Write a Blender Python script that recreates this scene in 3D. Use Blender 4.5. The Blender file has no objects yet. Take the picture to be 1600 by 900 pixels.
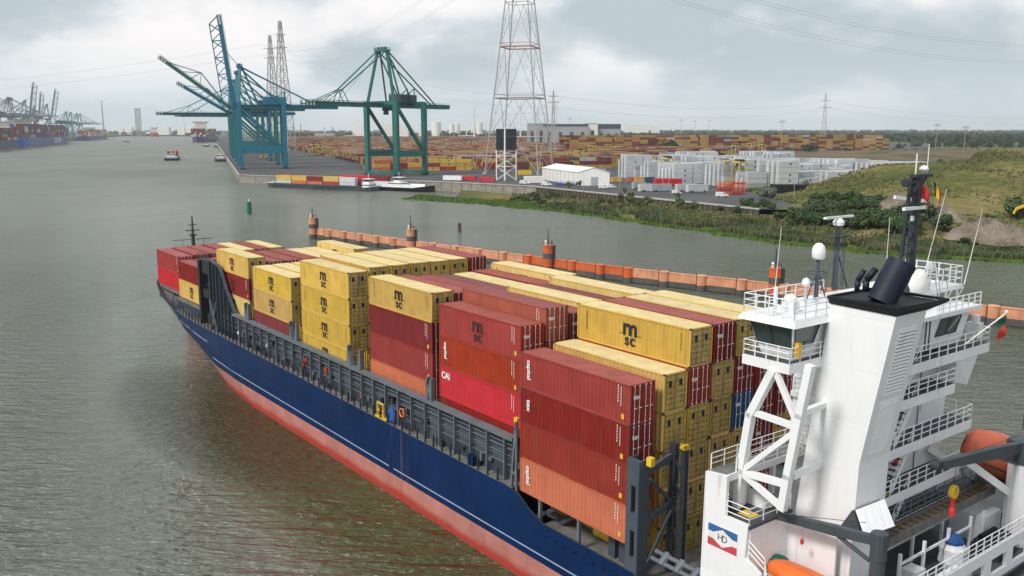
import bpy, math, random
from mathutils import Matrix, Vector
R3 = random.Random(7)
C = bpy.context.scene.collection
SC = bpy.context.scene
rad = math.radians

# ---------------------------------------------------------------- camera, sky, sun, exposure
CAM_H = 36.25
PITCH = 10.1262
cam_d = bpy.data.cameras.new("camera"); cam = bpy.data.objects.new("camera", cam_d); C.objects.link(cam)
cam.location = (0, 0, CAM_H); cam.rotation_euler = (rad(90 - PITCH), 0, 0)
cam_d.sensor_width = 36; cam_d.lens = 36 * 1382.98 / 1600; cam_d.clip_start = 0.5; cam_d.clip_end = 90000
SC.camera = cam
SUN_DIR = Vector((-0.68, -0.55, 0.92)).normalized()       # towards the sun
sun_el = math.asin(SUN_DIR.z); sun_az = math.atan2(SUN_DIR.x, SUN_DIR.y)
world = bpy.data.worlds.new("World"); SC.world = world; world.use_nodes = True
def build_world():
    nt = world.node_tree; n = nt.nodes; l = nt.links; n.clear()
    out = n.new('ShaderNodeOutputWorld'); bg = n.new('ShaderNodeBackground'); bg.inputs['Strength'].default_value = 0.104
    sky = n.new('ShaderNodeTexSky'); sky.sky_type = 'NISHITA'; sky.sun_disc = False
    sky.sun_elevation = sun_el; sky.sun_rotation = sun_az; sky.air_density = 1.2; sky.dust_density = 3.0
    tc = n.new('ShaderNodeTexCoord'); sep = n.new('ShaderNodeSeparateXYZ'); l.new(tc.outputs['Generated'], sep.inputs[0])
    zc = n.new('ShaderNodeMath'); zc.operation = 'MAXIMUM'; zc.inputs[1].default_value = 0.0; l.new(sep.outputs['Z'], zc.inputs[0])
    za = n.new('ShaderNodeMath'); za.operation = 'ADD'; za.inputs[1].default_value = 0.45; l.new(zc.outputs[0], za.inputs[0])
    dx = n.new('ShaderNodeMath'); dx.operation = 'DIVIDE'; l.new(sep.outputs['X'], dx.inputs[0]); l.new(za.outputs[0], dx.inputs[1])
    dy = n.new('ShaderNodeMath'); dy.operation = 'DIVIDE'; l.new(sep.outputs['Y'], dy.inputs[0]); l.new(za.outputs[0], dy.inputs[1])
    cb = n.new('ShaderNodeCombineXYZ'); l.new(dx.outputs[0], cb.inputs[0]); l.new(dy.outputs[0], cb.inputs[1])
    def noise(scale, detail, rough, off, dist=0.0):
        mp = n.new('ShaderNodeMapping'); mp.inputs['Location'].default_value = off; l.new(cb.outputs[0], mp.inputs[0])
        t = n.new('ShaderNodeTexNoise'); t.inputs['Scale'].default_value = scale; t.inputs['Detail'].default_value = detail
        t.inputs['Roughness'].default_value = rough; t.inputs['Distortion'].default_value = dist
        l.new(mp.outputs[0], t.inputs['Vector']); return t.outputs['Fac']
    def ramp(src, stops):
        r = n.new('ShaderNodeValToRGB'); e = r.color_ramp.elements
        while len(e) < len(stops): e.new(0.5)
        for k, (p, c) in enumerate(stops): e[k].position = p; e[k].color = (*c, 1)
        l.new(src, r.inputs[0]); return r.outputs['Color']
    n1 = noise(2.6, 6, 0.5, (1.5, 5.7, 0), 0.1); n2 = noise(0.9, 4, 0.5, (2.6, 0.4, 0), 0.2)
    mixn = n.new('ShaderNodeMath'); mixn.operation = 'MULTIPLY_ADD'; l.new(n1, mixn.inputs[0]); mixn.inputs[1].default_value = 0.60
    m2 = n.new('ShaderNodeMath'); m2.operation = 'MULTIPLY'; l.new(n2, m2.inputs[0]); m2.inputs[1].default_value = 0.38; l.new(m2.outputs[0], mixn.inputs[2])
    cl = ramp(mixn.outputs[0], [(0.44, (5.2, 6.0, 6.6)), (0.475, (6.2, 6.95, 7.45)), (0.495, (7.4, 7.85, 8.2)), (0.52, (9.0, 9.05, 9.2)), (0.56, (10.4, 10.1, 10.1))])
    mix = n.new('ShaderNodeMix'); mix.data_type = 'RGBA'; mix.inputs['Factor'].default_value = 0.90
    l.new(sky.outputs[0], mix.inputs['A']); l.new(cl, mix.inputs['B'])
    # hazy horizon band
    hz = n.new('ShaderNodeMapRange'); hz.inputs['From Min'].default_value = 0.0; hz.inputs['From Max'].default_value = 0.10
    hz.inputs['To Min'].default_value = 0.85; hz.inputs['To Max'].default_value = 0.0; hz.interpolation_type = 'SMOOTHSTEP'; l.new(zc.outputs[0], hz.inputs['Value'])
    mh = n.new('ShaderNodeMix'); mh.data_type = 'RGBA'; l.new(hz.outputs[0], mh.inputs['Factor']); l.new(mix.outputs['Result'], mh.inputs['A']); mh.inputs['B'].default_value = (6.3, 7.3, 7.9, 1)
    l.new(mh.outputs['Result'], bg.inputs['Color']); l.new(bg.outputs[0], out.inputs[0])
build_world()
sun_d = bpy.data.lights.new("sun", 'SUN'); sun = bpy.data.objects.new("sun", sun_d); C.objects.link(sun)
sun_d.energy = 2.9; sun_d.angle = rad(12); sun_d.color = (1.0, 0.95, 0.88)
sun.rotation_euler = SUN_DIR.to_track_quat('Z', 'Y').to_euler()
SC.cycles.volume_bounces = 1
vs = SC.view_settings; vs.view_transform = 'Standard'; vs.look = 'None'; vs.exposure = 0.0; vs.gamma = 1.0; vs.use_curve_mapping = False

# ---------------------------------------------------------------- frames
IDN = Matrix.Identity(4)
SHIP = Matrix(((-0.610038493, -0.792351695, 0.00564173766, 0), (0.792371766, -0.610021715, 0.00452676244, 0),
               (-0.000145205409, 0.00723185297, 0.999973839, CAM_H), (0, 0, 0, 1)))   # ship frame: x bow, y port, z up
def ray_at(px, py, z):
    """world point at height z seen at photograph pixel (1600 wide) - survey helper"""
    f = 1382.98; x = (px - 800) / f; y = (450 - py) / f; c, s = math.cos(rad(PITCH)), math.sin(rad(PITCH))
    d = Vector((x, c + y * s, -s + y * c)); k = (z - CAM_H) / d.z
    return Vector((d.x * k, d.y * k, z))

# ---------------------------------------------------------------- materials
def mat(name, col, rough=0.55, metal=0.0, var=0.12, scale=1.5, streak=0.0, rnd=0.0, bump=0.0, bscale=8.0, dirt=(0.16, 0.11, 0.08), spec=0.4, emit=None, plates=None, rust=0.0):
    m = bpy.data.materials.new(name); m.use_nodes = True; nt = m.node_tree; n = nt.nodes; l = nt.links
    b = n['Principled BSDF']; b.inputs['Roughness'].default_value = rough; b.inputs['Metallic'].default_value = metal
    b.inputs['Specular IOR Level'].default_value = spec
    tc = n.new('ShaderNodeTexCoord')
    def noise(sc, det, vec=(1, 1, 1)):
        mp = n.new('ShaderNodeMapping'); mp.inputs['Scale'].default_value = vec; l.new(tc.outputs['Object'], mp.inputs[0])
        t = n.new('ShaderNodeTexNoise'); t.inputs['Scale'].default_value = sc; t.inputs['Detail'].default_value = det; l.new(mp.outputs[0], t.inputs['Vector']); return t, mp
    t, mp = noise(scale, 5)
    mr = n.new('ShaderNodeMapRange'); mr.inputs['From Min'].default_value = 0.3; mr.inputs['From Max'].default_value = 0.7
    mr.inputs['To Min'].default_value = 1 - var; mr.inputs['To Max'].default_value = 1 + var; l.new(t.outputs['Fac'], mr.inputs['Value'])
    hsv = n.new('ShaderNodeHueSaturation'); hsv.inputs['Color'].default_value = (*col, 1); l.new(mr.outputs[0], hsv.inputs['Value'])
    if rnd:
        oi = n.new('ShaderNodeObjectInfo')
        r1 = n.new('ShaderNodeMapRange'); r1.inputs['To Min'].default_value = 1 - rnd; r1.inputs['To Max'].default_value = 1 + rnd; l.new(oi.outputs['Random'], r1.inputs['Value'])
        mu = n.new('ShaderNodeMath'); mu.operation = 'MULTIPLY'; l.new(mr.outputs[0], mu.inputs[0]); l.new(r1.outputs[0], mu.inputs[1]); l.new(mu.outputs[0], hsv.inputs['Value'])
        r2 = n.new('ShaderNodeMath'); r2.operation = 'MULTIPLY'; r2.inputs[1].default_value = 7.31; l.new(oi.outputs['Random'], r2.inputs[0])
        r3 = n.new('ShaderNodeMath'); r3.operation = 'FRACT'; l.new(r2.outputs[0], r3.inputs[0])
        r4 = n.new('ShaderNodeMapRange'); r4.inputs['To Min'].default_value = 0.5 - rnd * 0.045; r4.inputs['To Max'].default_value = 0.5 + rnd * 0.045; l.new(r3.outputs[0], r4.inputs['Value']); l.new(r4.outputs[0], hsv.inputs['Hue'])
        r5 = n.new('ShaderNodeMapRange'); r5.inputs['To Min'].default_value = 1 - rnd * 0.7; r5.inputs['To Max'].default_value = 1 + rnd * 0.3; l.new(r3.outputs[0], r5.inputs['Value']); l.new(r5.outputs[0], hsv.inputs['Saturation'])
    src = hsv.outputs[0]
    if streak:
        s, mp2 = noise(2.2, 6, (1.0, 1.0, 0.16))
        if rnd:
            om = n.new('ShaderNodeMath'); om.operation = 'MULTIPLY'; om.inputs[1].default_value = 50; l.new(oi.outputs['Random'], om.inputs[0])
            cx = n.new('ShaderNodeCombineXYZ'); l.new(om.outputs[0], cx.inputs[0]); l.new(om.outputs[0], cx.inputs[1]); l.new(cx.outputs[0], mp2.inputs['Location']); l.new(cx.outputs[0], mp.inputs['Location'])
        ms = n.new('ShaderNodeMapRange'); ms.inputs['From Min'].default_value = 0.50; ms.inputs['From Max'].default_value = 0.78; ms.inputs['To Max'].default_value = streak; l.new(s.outputs['Fac'], ms.inputs['Value'])
        mx = n.new('ShaderNodeMix'); mx.data_type = 'RGBA'; l.new(ms.outputs[0], mx.inputs['Factor']); l.new(src, mx.inputs['A']); mx.inputs['B'].default_value = (*dirt, 1); src = mx.outputs['Result']
    if rust:       # sparse rust runs
        s, _m = noise(1.1, 8, (1.6, 1.6, 0.07)); ms = n.new('ShaderNodeMapRange'); ms.inputs['From Min'].default_value = 0.63; ms.inputs['From Max'].default_value = 0.74; ms.inputs['To Max'].default_value = rust; l.new(s.outputs['Fac'], ms.inputs['Value'])
        mx = n.new('ShaderNodeMix'); mx.data_type = 'RGBA'; l.new(ms.outputs[0], mx.inputs['Factor']); l.new(src, mx.inputs['A']); mx.inputs['B'].default_value = (.28, .13, .06, 1); src = mx.outputs['Result']
    l.new(src, b.inputs['Base Color'])
    if plates:     # fine relief of welded plates, slightly dished between the frames
        sx, sz, st = plates; mpp = n.new('ShaderNodeSeparateXYZ'); l.new(tc.outputs['Object'], mpp.inputs[0]); ad = n.new('ShaderNodeMath'); ad.operation = 'ADD'; l.new(mpp.outputs['X'], ad.inputs[0]); l.new(mpp.outputs['Y'], ad.inputs[1])
        hs = []
        for src_, w_ in ((ad.outputs[0], sx), (mpp.outputs['Z'], sz)):
            q = n.new('ShaderNodeMath'); q.operation = 'MULTIPLY'; q.inputs[1].default_value = math.pi / w_; l.new(src_, q.inputs[0]); q2 = n.new('ShaderNodeMath'); q2.operation = 'SINE'; l.new(q.outputs[0], q2.inputs[0]); q3 = n.new('ShaderNodeMath'); q3.operation = 'ABSOLUTE'; l.new(q2.outputs[0], q3.inputs[0]); q4 = n.new('ShaderNodeMath'); q4.operation = 'POWER'; q4.inputs[1].default_value = .12; l.new(q3.outputs[0], q4.inputs[0]); hs.append(q4.outputs[0])
        mn = n.new('ShaderNodeMath'); mn.operation = 'MULTIPLY'; l.new(hs[0], mn.inputs[0]); l.new(hs[1], mn.inputs[1])
        t3, _ = noise(.35, 3); ad2 = n.new('ShaderNodeMath'); ad2.operation = 'MULTIPLY_ADD'; l.new(t3.outputs['Fac'], ad2.inputs[0]); ad2.inputs[1].default_value = 1.2; l.new(mn.outputs[0], ad2.inputs[2])
        bp = n.new('ShaderNodeBump'); bp.inputs['Strength'].default_value = st; bp.inputs['Distance'].default_value = .08; l.new(ad2.outputs[0], bp.inputs['Height']); l.new(bp.outputs[0], b.inputs['Normal'])
    if bump:
        t2, _ = noise(bscale, 4); bp = n.new('ShaderNodeBump'); bp.inputs['Strength'].default_value = bump; bp.inputs['Distance'].default_value = 0.05
        l.new(t2.outputs['Fac'], bp.inputs['Height']); l.new(bp.outputs[0], b.inputs['Normal'])
    if emit: b.inputs['Emission Color'].default_value = (*emit, 1); b.inputs['Emission Strength'].default_value = 1
    return m

M = {}
def mk(name, *a, **k): M[name] = mat(name, *a, **k)
mk('c_yellow', (0.62, 0.40, 0.078), 0.6, spec=.25, var=.10, scale=.6, streak=.28, rnd=.15)
mk('c_cream', (0.68, 0.51, 0.185), 0.65, spec=.2, var=.10, scale=.6, streak=.30, rnd=.07)
mk('c_brown', (0.31, 0.036, 0.024), 0.6, spec=.2, var=.12, scale=.6, streak=.25, rnd=.14)
mk('c_orange', (0.52, 0.155, 0.085), 0.65, spec=.2, var=.12, scale=.6, streak=.3, rnd=.08)
mk('c_dark', (0.215, 0.017, 0.016), 0.55, spec=.2, var=.10, scale=.6, streak=.22, rnd=.10)
mk('c_red', (0.56, 0.022, 0.030), 0.55, spec=.2, var=.08, scale=.6, streak=.18, rnd=.05)
mk('c_maroon', (0.23, 0.040, 0.042), 0.65, spec=.2, var=.12, scale=.6, streak=.3, rnd=.16)
mk('c_pink', (0.36, 0.095, 0.065), 0.7, spec=.2, var=.12, scale=.6, streak=.3, rnd=.08)
mk('c_purple', (0.20, 0.065, 0.075), 0.7, spec=.2, var=.12, scale=.6, streak=.3, rnd=.10)
mk('c_blue', (0.03, 0.09, 0.19), 0.55, spec=.2, var=.12, scale=.6, streak=.3, rnd=.1)
mk('c_white', (0.54, 0.56, 0.575), 0.5, var=.05, scale=.6, streak=.15, rnd=.07)
mk('c_grey', (0.36, 0.39, 0.43), 0.5, var=.05, scale=.6, streak=.15, rnd=.12)
mk('c_cyan', (0.10, 0.28, 0.33), 0.6, var=.1, scale=.6, streak=.2, rnd=.1)
mk('c_roof', (0.66, 0.535, 0.27), 0.8, var=.12, scale=.8, streak=.2, rnd=.06, spec=.2)
mk('c_roofred', (0.30, 0.085, 0.075), 0.8, var=.14, scale=.8, streak=.25, rnd=.12, spec=.2)
mk('print_black', (0.02, 0.02, 0.022), 0.6)
mk('print_dark', (0.05, 0.018, 0.018), 0.6)
mk('print_white', (0.78, 0.78, 0.76), 0.6)
mk('sticker', (0.75, 0.42, 0.05), 0.6)
mk('steel_rod', (0.42, 0.38, 0.33), 0.5, metal=.2)
mk('casting', (0.09, 0.05, 0.04), 0.7)
mk('hull_blue', (0.0015, 0.019, 0.080), 0.42, spec=.25, var=.22, scale=.22, streak=.30, dirt=(.012, .034, .115), plates=(8.0, 2.4, .5), rust=.25)
mk('white_paint', (0.82, 0.83, 0.84), 0.45, var=.04, scale=.4, streak=.18, dirt=(.60, .54, .46), plates=(2.6, 2.9, .25), rust=.4)
mk('funnel_white', (0.82, 0.83, 0.84), 0.4, var=.02, scale=.3, streak=.22, dirt=(.62, .60, .56), plates=(2.4, 3.2, .28), rust=.12)
mk('line_white', (0.30, 0.37, 0.52), 0.5)
mk('door_yellow_shaded', (0.50, 0.35, 0.085), 0.65, var=.2, scale=1.2, streak=.75, rnd=.12, spec=.2, dirt=(.16, .11, .04))  # shade of the aft door ends put into the yellow; the streaks are dirt
mk('gasket', (0.035, 0.03, 0.02), .8)
mk('deck_dark', (0.065, 0.07, 0.08), 0.75, var=.25, scale=.7, streak=.2, dirt=(.14, .1, .08))
mk('deck_grey', (0.15, 0.15, 0.15), 0.75, var=.3, scale=.8, streak=.5, dirt=(.25, .21, .17))
mk('ship_grey', (0.060, 0.078, 0.100), 0.55, var=.15, scale=.6, streak=.35, dirt=(.10, .09, .08))
mk('ship_grey_light', (0.130, 0.152, 0.175), 0.55, var=.15, scale=.6, streak=.3, dirt=(.16, .13, .1))
mk('ship_dark', (0.028, 0.036, 0.046), 0.6, var=.2, scale=.8, streak=.2)
mk('crane_grey', (0.055, 0.070, 0.080), 0.5, var=.1, scale=.6, streak=.15)
mk('black', (0.006, 0.006, 0.008), 0.6, var=.2)
mk('black_pipe', (0.008, 0.012, 0.030), 0.55, var=.3, scale=1.0)
mk('glass', (0.03, 0.05, 0.05), 0.08, var=.3, scale=1.0, spec=.8)
mk('orange', (0.78, 0.17, 0.03), 0.5, var=.08, scale=1.0, streak=.1)
mk('boat_orange', (0.60, 0.14, 0.07), 0.5, var=.12, scale=1.0, streak=.2)
mk('safety_yellow', (0.75, 0.48, 0.03), 0.5)
mk('sign_red', (0.58, 0.035, 0.03), 0.5)
mk('tarp_green', (0.01, 0.10, 0.065), 0.7, bump=.6, bscale=3, var=.3)
mk('bag_white', (0.70, 0.72, 0.75), 0.7, bump=.5, bscale=4)
mk('blue_cloth', (0.02, 0.08, 0.28), 0.8, var=.3)
mk('grating', (0.14, 0.13, 0.12), 0.8, var=.25, scale=2, streak=.5, dirt=(.2, .14, .1))
mk('radome', (0.82, 0.82, 0.80), 0.45, var=.03)
mk('rust', (0.14, 0.075, 0.045), 0.85, var=.3)

# ---------------------------------------------------------------- mesh builder
class MB:
    def __init__(s): s.v = []; s.f = []; s.m = []
    def poly(s, pts, mi=0):
        i = len(s.v); s.v += [tuple(p) for p in pts]; s.f.append(tuple(range(i, i + len(pts)))); s.m.append(mi)
    def hexa(s, p, mi=0):        # 8 points: bottom 4 ccw, top 4 ccw
        i = len(s.v); s.v += [tuple(q) for q in p]
        for q in ((3, 2, 1, 0), (4, 5, 6, 7), (0, 1, 5, 4), (1, 2, 6, 5), (2, 3, 7, 6), (3, 0, 4, 7)):
            s.f.append(tuple(i + k for k in q)); s.m.append(mi)
        return s
    def box(s, x0, x1, y0, y1, z0, z1, mi=0):
        if x0 > x1: x0, x1 = x1, x0
        if y0 > y1: y0, y1 = y1, y0
        if z0 > z1: z0, z1 = z1, z0
        return s.hexa([(x0, y0, z0), (x1, y0, z0), (x1, y1, z0), (x0, y1, z0), (x0, y0, z1), (x1, y0, z1), (x1, y1, z1), (x0, y1, z1)], mi)
    def bar(s, a, b, w, h=None, mi=0, up=(0, 0, 1)):      # rectangular beam from a to b
        a = Vector(a); b = Vector(b); d = b - a
        if d.length < 1e-6: return s
        h = h or w; d.normalize(); u = Vector(up)
        if abs(d.dot(u)) > .98: u = Vector((1, 0, 0))
        x = d.cross(u).normalized() * (w / 2); y = x.cross(d).normalized() * (h / 2)
        return s.hexa([a - x - y, a + x - y, b + x - y, b - x - y, a - x + y, a + x + y, b + x + y, b - x + y], mi)
    def tube(s, a, b, r0, r1=None, n=8, mi=0, cap=True):
        a = Vector(a); b = Vector(b); r1 = r0 if r1 is None else r1; d = (b - a)
        if d.length < 1e-6: return s
        d.normalize(); u = Vector((0, 0, 1)) if abs(d.z) < .95 else Vector((1, 0, 0))
        x = d.cross(u).normalized(); y = d.cross(x)
        i = len(s.v)
        for c, r in ((a, r0), (b, r1)):
            for k in range(n):
                t = 2 * math.pi * k / n; s.v.append(tuple(c + x * (r * math.cos(t)) + y * (r * math.sin(t))))
        for k in range(n):
            k2 = (k + 1) % n; s.f.append((i + k, i + k2, i + n + k2, i + n + k)); s.m.append(mi)
        if cap: s.f.append(tuple(i + k for k in range(n - 1, -1, -1))); s.m.append(mi); s.f.append(tuple(i + n + k for k in range(n))); s.m.append(mi)
        return s
    def path(s, pts, r, n=6, mi=0):
        for a, b in zip(pts, pts[1:]): s.tube(a, b, r, n=n, mi=mi)
        return s
    def lathe(s, c, prof, n=16, mi=0, sx=1, sy=1):      # prof: (r, z) list, about vertical axis at c
        i = len(s.v); c = Vector(c)
        for r, z in prof:
            for k in range(n):
                t = 2 * math.pi * k / n; s.v.append((c.x + r * math.cos(t) * sx, c.y + r * math.sin(t) * sy, c.z + z))
        for j in range(len(prof) - 1):
            for k in range(n):
                k2 = (k + 1) % n; a = i + j * n
                s.f.append((a + k, a + k2, a + n + k2, a + n + k)); s.m.append(mi)
        s.f.append(tuple(i + k for k in range(n - 1, -1, -1))); s.m.append(mi)
        s.f.append(tuple(i + (len(prof) - 1) * n + k for k in range(n))); s.m.append(mi)
        return s
    def prism(s, poly, axis, t0, t1, mi=0):      # poly 2D points extruded along axis
        def P3(p, t):
            return {'x': (t, p[0], p[1]), 'y': (p[0], t, p[1]), 'z': (p[0], p[1], t)}[axis]
        n = len(poly); i = len(s.v)
        s.v += [P3(p, t0) for p in poly] + [P3(p, t1) for p in poly]
        s.f.append(tuple(range(i + n - 1, i - 1, -1))); s.m.append(mi); s.f.append(tuple(range(i + n, i + 2 * n))); s.m.append(mi)
        for k in range(n):
            k2 = (k + 1) % n; s.f.append((i + k, i + k2, i + n + k2, i + n + k)); s.m.append(mi)
        return s
    def rail(s, pts, h=1.05, sp=1.5, r=.028, rows=3, mi=0, stan=.035):
        for a, b in zip(pts, pts[1:]):
            a = Vector(a); b = Vector(b); L = (b - a).length; n = max(1, round(L / sp))
            for k in range(n + 1):
                p = a.lerp(b, k / n); s.tube(p, p + Vector((0, 0, h)), stan, n=4, mi=mi, cap=False)
            for q in range(rows):
                z = Vector((0, 0, h * (q + 1) / rows)); s.tube(a + z, b + z, r, n=4, mi=mi, cap=False)
        return s
    def mesh(s, name, mats, base=(0, 0, 0), smooth=False):
        me = bpy.data.meshes.new(name); bx, by, bz = base
        me.from_pydata([(x - bx, y - by, z - bz) for x, y, z in s.v], [], s.f)
        for mm in mats: me.materials.append(M[mm] if isinstance(mm, str) else mm)
        me.polygons.foreach_set('material_index', s.m)
        if smooth: me.polygons.foreach_set('use_smooth', [True] * len(s.f))
        me.update(); return me

def props(o, label=None, cat=None, group=None, kind=None):
    if label: o['label'] = label
    if cat: o['category'] = cat
    if group: o['group'] = group
    if kind: o['kind'] = kind
    return o
class Thing:
    """an Empty at the thing's base; parts are built in the same frame as the base"""
    def __init__(s, name, label, cat, base=(0, 0, 0), frame=IDN, group=None):
        o = bpy.data.objects.new(name, None); C.objects.link(o); o.empty_display_size = 0.2
        o.matrix_world = frame @ Matrix.Translation(base); s.o = o; s.base = tuple(base); s.frame = frame
        props(o, label, cat, group)
    def part(s, name, mb, mats, parent=None, smooth=False, label=None, kind=None):
        if not isinstance(mats, (list, tuple)): mats = [mats]
        o = bpy.data.objects.new(name, mb.mesh(name, mats, s.base, smooth)); C.objects.link(o); o.parent = parent or s.o
        props(o, label, kind=kind); return o
def solo(name, mb, mats, label, cat, base=(0, 0, 0), frame=IDN, group=None, smooth=False, kind=None):
    if not isinstance(mats, (list, tuple)): mats = [mats]
    o = bpy.data.objects.new(name, mb.mesh(name, mats, base, smooth)); C.objects.link(o); o.matrix_world = frame @ Matrix.Translation(base)
    return props(o, label, cat, group, kind)
def structure(name, mb, mats, base=(0, 0, 0), frame=IDN, smooth=False):
    if not isinstance(mats, (list, tuple)): mats = [mats]
    o = bpy.data.objects.new(name, mb.mesh(name, mats, base, smooth)); C.objects.link(o); o.matrix_world = frame @ Matrix.Translation(base)
    o['kind'] = 'structure'; return o
def copy_tree(o, parent=None):
    c = o.copy(); C.objects.link(c)
    if parent: c.parent = parent
    for ch in o.children: copy_tree(ch, c)
    return c
_txt = {}
def text_polys(s, size, bold=.0):
    key = (s, size, bold)
    if key not in _txt:
        cu = bpy.data.curves.new('t', 'FONT'); cu.body = s; cu.size = size; cu.offset = bold; cu.align_x = 'CENTER'; cu.align_y = 'CENTER'; cu.resolution_u = 3
        o = bpy.data.objects.new('t', cu); me = bpy.data.meshes.new_from_object(o)
        _txt[key] = ([tuple(v.co) for v in me.vertices], [tuple(p.vertices) for p in me.polygons])
        bpy.data.objects.remove(o); bpy.data.curves.remove(cu); bpy.data.meshes.remove(me)
    return _txt[key]
def put_text(mb, s, size, org, ex, ey, bold=0.0, mi=0, sx=1.0):
    v, f = text_polys(s, size, bold); i = len(mb.v); org = Vector(org); ex = Vector(ex); ey = Vector(ey)
    mb.v += [tuple(org + ex * (p[0] * sx) + ey * p[1]) for p in v]
    mb.f += [tuple(i + k for k in q) for q in f]; mb.m += [mi] * len(f)

# ================================================================ container ship (ship frame)
def sp(px, py, ax, val):
    """point of the ship-frame plane (axis ax = val) seen at a photograph pixel"""
    f = 1382.98; x = (px - 800) / f; y = (450 - py) / f; c, s = math.cos(rad(PITCH)), math.sin(rad(PITCH))
    d = SHIP.to_3x3().transposed() @ Vector((x, c + y * s, -s + y * c)); return d * (val / d[ax])
ship = Thing('container_ship', 'blue and red hulled container ship with white funnel, loaded with stacked containers', 'container ship', (90, -56, -36), SHIP)
SY = -56.0
def lerp_tab(tab, x):
    if x <= tab[0][0]: return tab[0][1]
    for (a, va), (b, vb) in zip(tab, tab[1:]):
        if x <= b: t = (x - a) / (b - a); return va + (vb - va) * t
    return tab[-1][1]
SHEER = [(22, -28.6), (30, -29.6), (36, -30.26), (50.3, -30.26), (52.2, -29.6), (53.6, -28.75), (56, -28.6), (137, -28.35), (143, -27.7), (150, -26.6), (160, -25.9), (182, -24.9)]
HBT = {0: [(22, 12.5), (30, 13.6), (40, 14), (112, 14), (122, 13.2), (132, 11.2), (142, 8.6), (152, 5.6), (162, 2.6), (170, 0.25), (182, .05)],      # at the water
       1: [(22, 13.2), (30, 13.8), (40, 14), (117, 14), (127, 13.4), (137, 11.8), (147, 9.4), (157, 6.4), (167, 3.0), (175, 0.3), (182, .06)],
       2: [(22, 13.8), (32, 14), (122, 14), (133, 13.7), (143, 12.7), (152, 10.6), (161, 7.4), (170, 3.6), (177, 0.5), (182, .08)],
       3: [(22, 13.9), (32, 14), (142, 14), (151, 13.6), (159, 12.0), (167, 8.9), (174, 5.2), (180, 1.5), (182, .25)]}
def hull_sec(x):
    zs = lerp_tab(SHEER, x); L = [(-38.5, 0), (-35.95, 0), (-33.6, 1), (min(-31.2, zs - .8), 2), (zs, 3)]
    return [(z, lerp_tab(HBT[k], x)) for z, k in L]
XS = [22, 24, 27, 30, 34, 38, 42, 46, 50.3, 51.2, 52.2, 53, 53.6, 54.6, 56, 62, 70, 78, 86, 94, 102, 110, 116, 122, 126, 130, 134, 138, 142, 146, 150, 153, 156, 159, 162, 165, 168, 171, 174, 176, 178, 180, 181, 182]
def hull():
    mb = MB(); prev = None
    for x in XS:
        sec = hull_sec(x); cur = [[Vector((x, SY + s * b, z)) for z, b in sec] for s in (1, -1)]
        if prev:
            for q in (0, 1):
                for k in range(4):
                    a, b, c, d = prev[q][k], cur[q][k], cur[q][k + 1], prev[q][k + 1]
                    mb.poly([a, b, c, d] if q else [a, d, c, b], 1 if k < 2 else 0)
        prev = cur
    s = hull_sec(22)
    for k in range(4):
        (z0, b0), (z1, b1) = s[k], s[k + 1]; mb.poly([(22, SY + b0, z0), (22, SY - b0, z0), (22, SY - b1, z1), (22, SY + b1, z1)], 1 if k < 2 else 0)
    return mb
boot = mat('boot_red', (0.46, 0.185, 0.155), 0.6, var=.16, scale=.35, streak=.65, dirt=(.30, .10, .085), plates=(8.0, 2.4, .4), rust=.5)
def boot_nodes():        # weed and wet band above the waterline: redder, worn edge
    nt = boot.node_tree; n = nt.nodes; l = nt.links; b = n['Principled BSDF']; src = b.inputs['Base Color'].links[0].from_socket
    tc = n.new('ShaderNodeTexCoord'); sep = n.new('ShaderNodeSeparateXYZ'); l.new(tc.outputs['Object'], sep.inputs[0])
    t = n.new('ShaderNodeTexNoise'); t.inputs['Scale'].default_value = .25; t.inputs['Detail'].default_value = 6; l.new(tc.outputs['Object'], t.inputs['Vector'])
    ad = n.new('ShaderNodeMath'); ad.operation = 'MULTIPLY_ADD'; l.new(t.outputs['Fac'], ad.inputs[0]); ad.inputs[1].default_value = -1.0; l.new(sep.outputs['Z'], ad.inputs[2])
    mr = n.new('ShaderNodeMapRange'); mr.inputs['From Min'].default_value = .10; mr.inputs['From Max'].default_value = .75; mr.inputs['To Min'].default_value = 1; mr.inputs['To Max'].default_value = 0; l.new(ad.outputs[0], mr.inputs['Value'])
    mx = n.new('ShaderNodeMix'); mx.data_type = 'RGBA'; l.new(mr.outputs[0], mx.inputs['Factor']); l.new(src, mx.inputs['A']); mx.inputs['B'].default_value = (0.38, 0.045, 0.032, 1); l.new(mx.outputs['Result'], b.inputs['Base Color'])
boot_nodes()
hull_o = ship.part('hull', hull(), ['hull_blue', boot], smooth=False)
# rubbing strips along the port side
def strip(x0, x1, z0, z1, lvl=2, r=.05):
    mb = MB(); n = max(2, int((x1 - x0) / 4)); pts = []
    for k in range(n + 1):
        x = x0 + (x1 - x0) * k / n; z = z0 + (z1 - z0) * k / n; s = hull_sec(x)
        for (za, ba), (zb, bb) in zip(s, s[1:]):
            if za <= z <= zb: b = ba + (bb - ba) * (z - za) / (zb - za); break
        pts.append((x, SY + b + .03, z))
    return mb.path(pts, r, 5)
for a in ((74.5, 126.5, -32.95, -32.55), (44, 73.5, -32.95, -32.95), (128, 146, -30.4, -29.5)):
    ship.part('rubbing_strip', strip(*a), 'line_white', hull_o)
mb = MB()
for k in range(9): mb.box(41 + k * 1.1, 41.25 + k * 1.1, -42.0, -41.9, -31.2, -31.1)
ship.part('fairlead', mb, 'black', hull_o, kind='stuff')
mb = MB()                                                        # decks, one sheet per stretch
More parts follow.
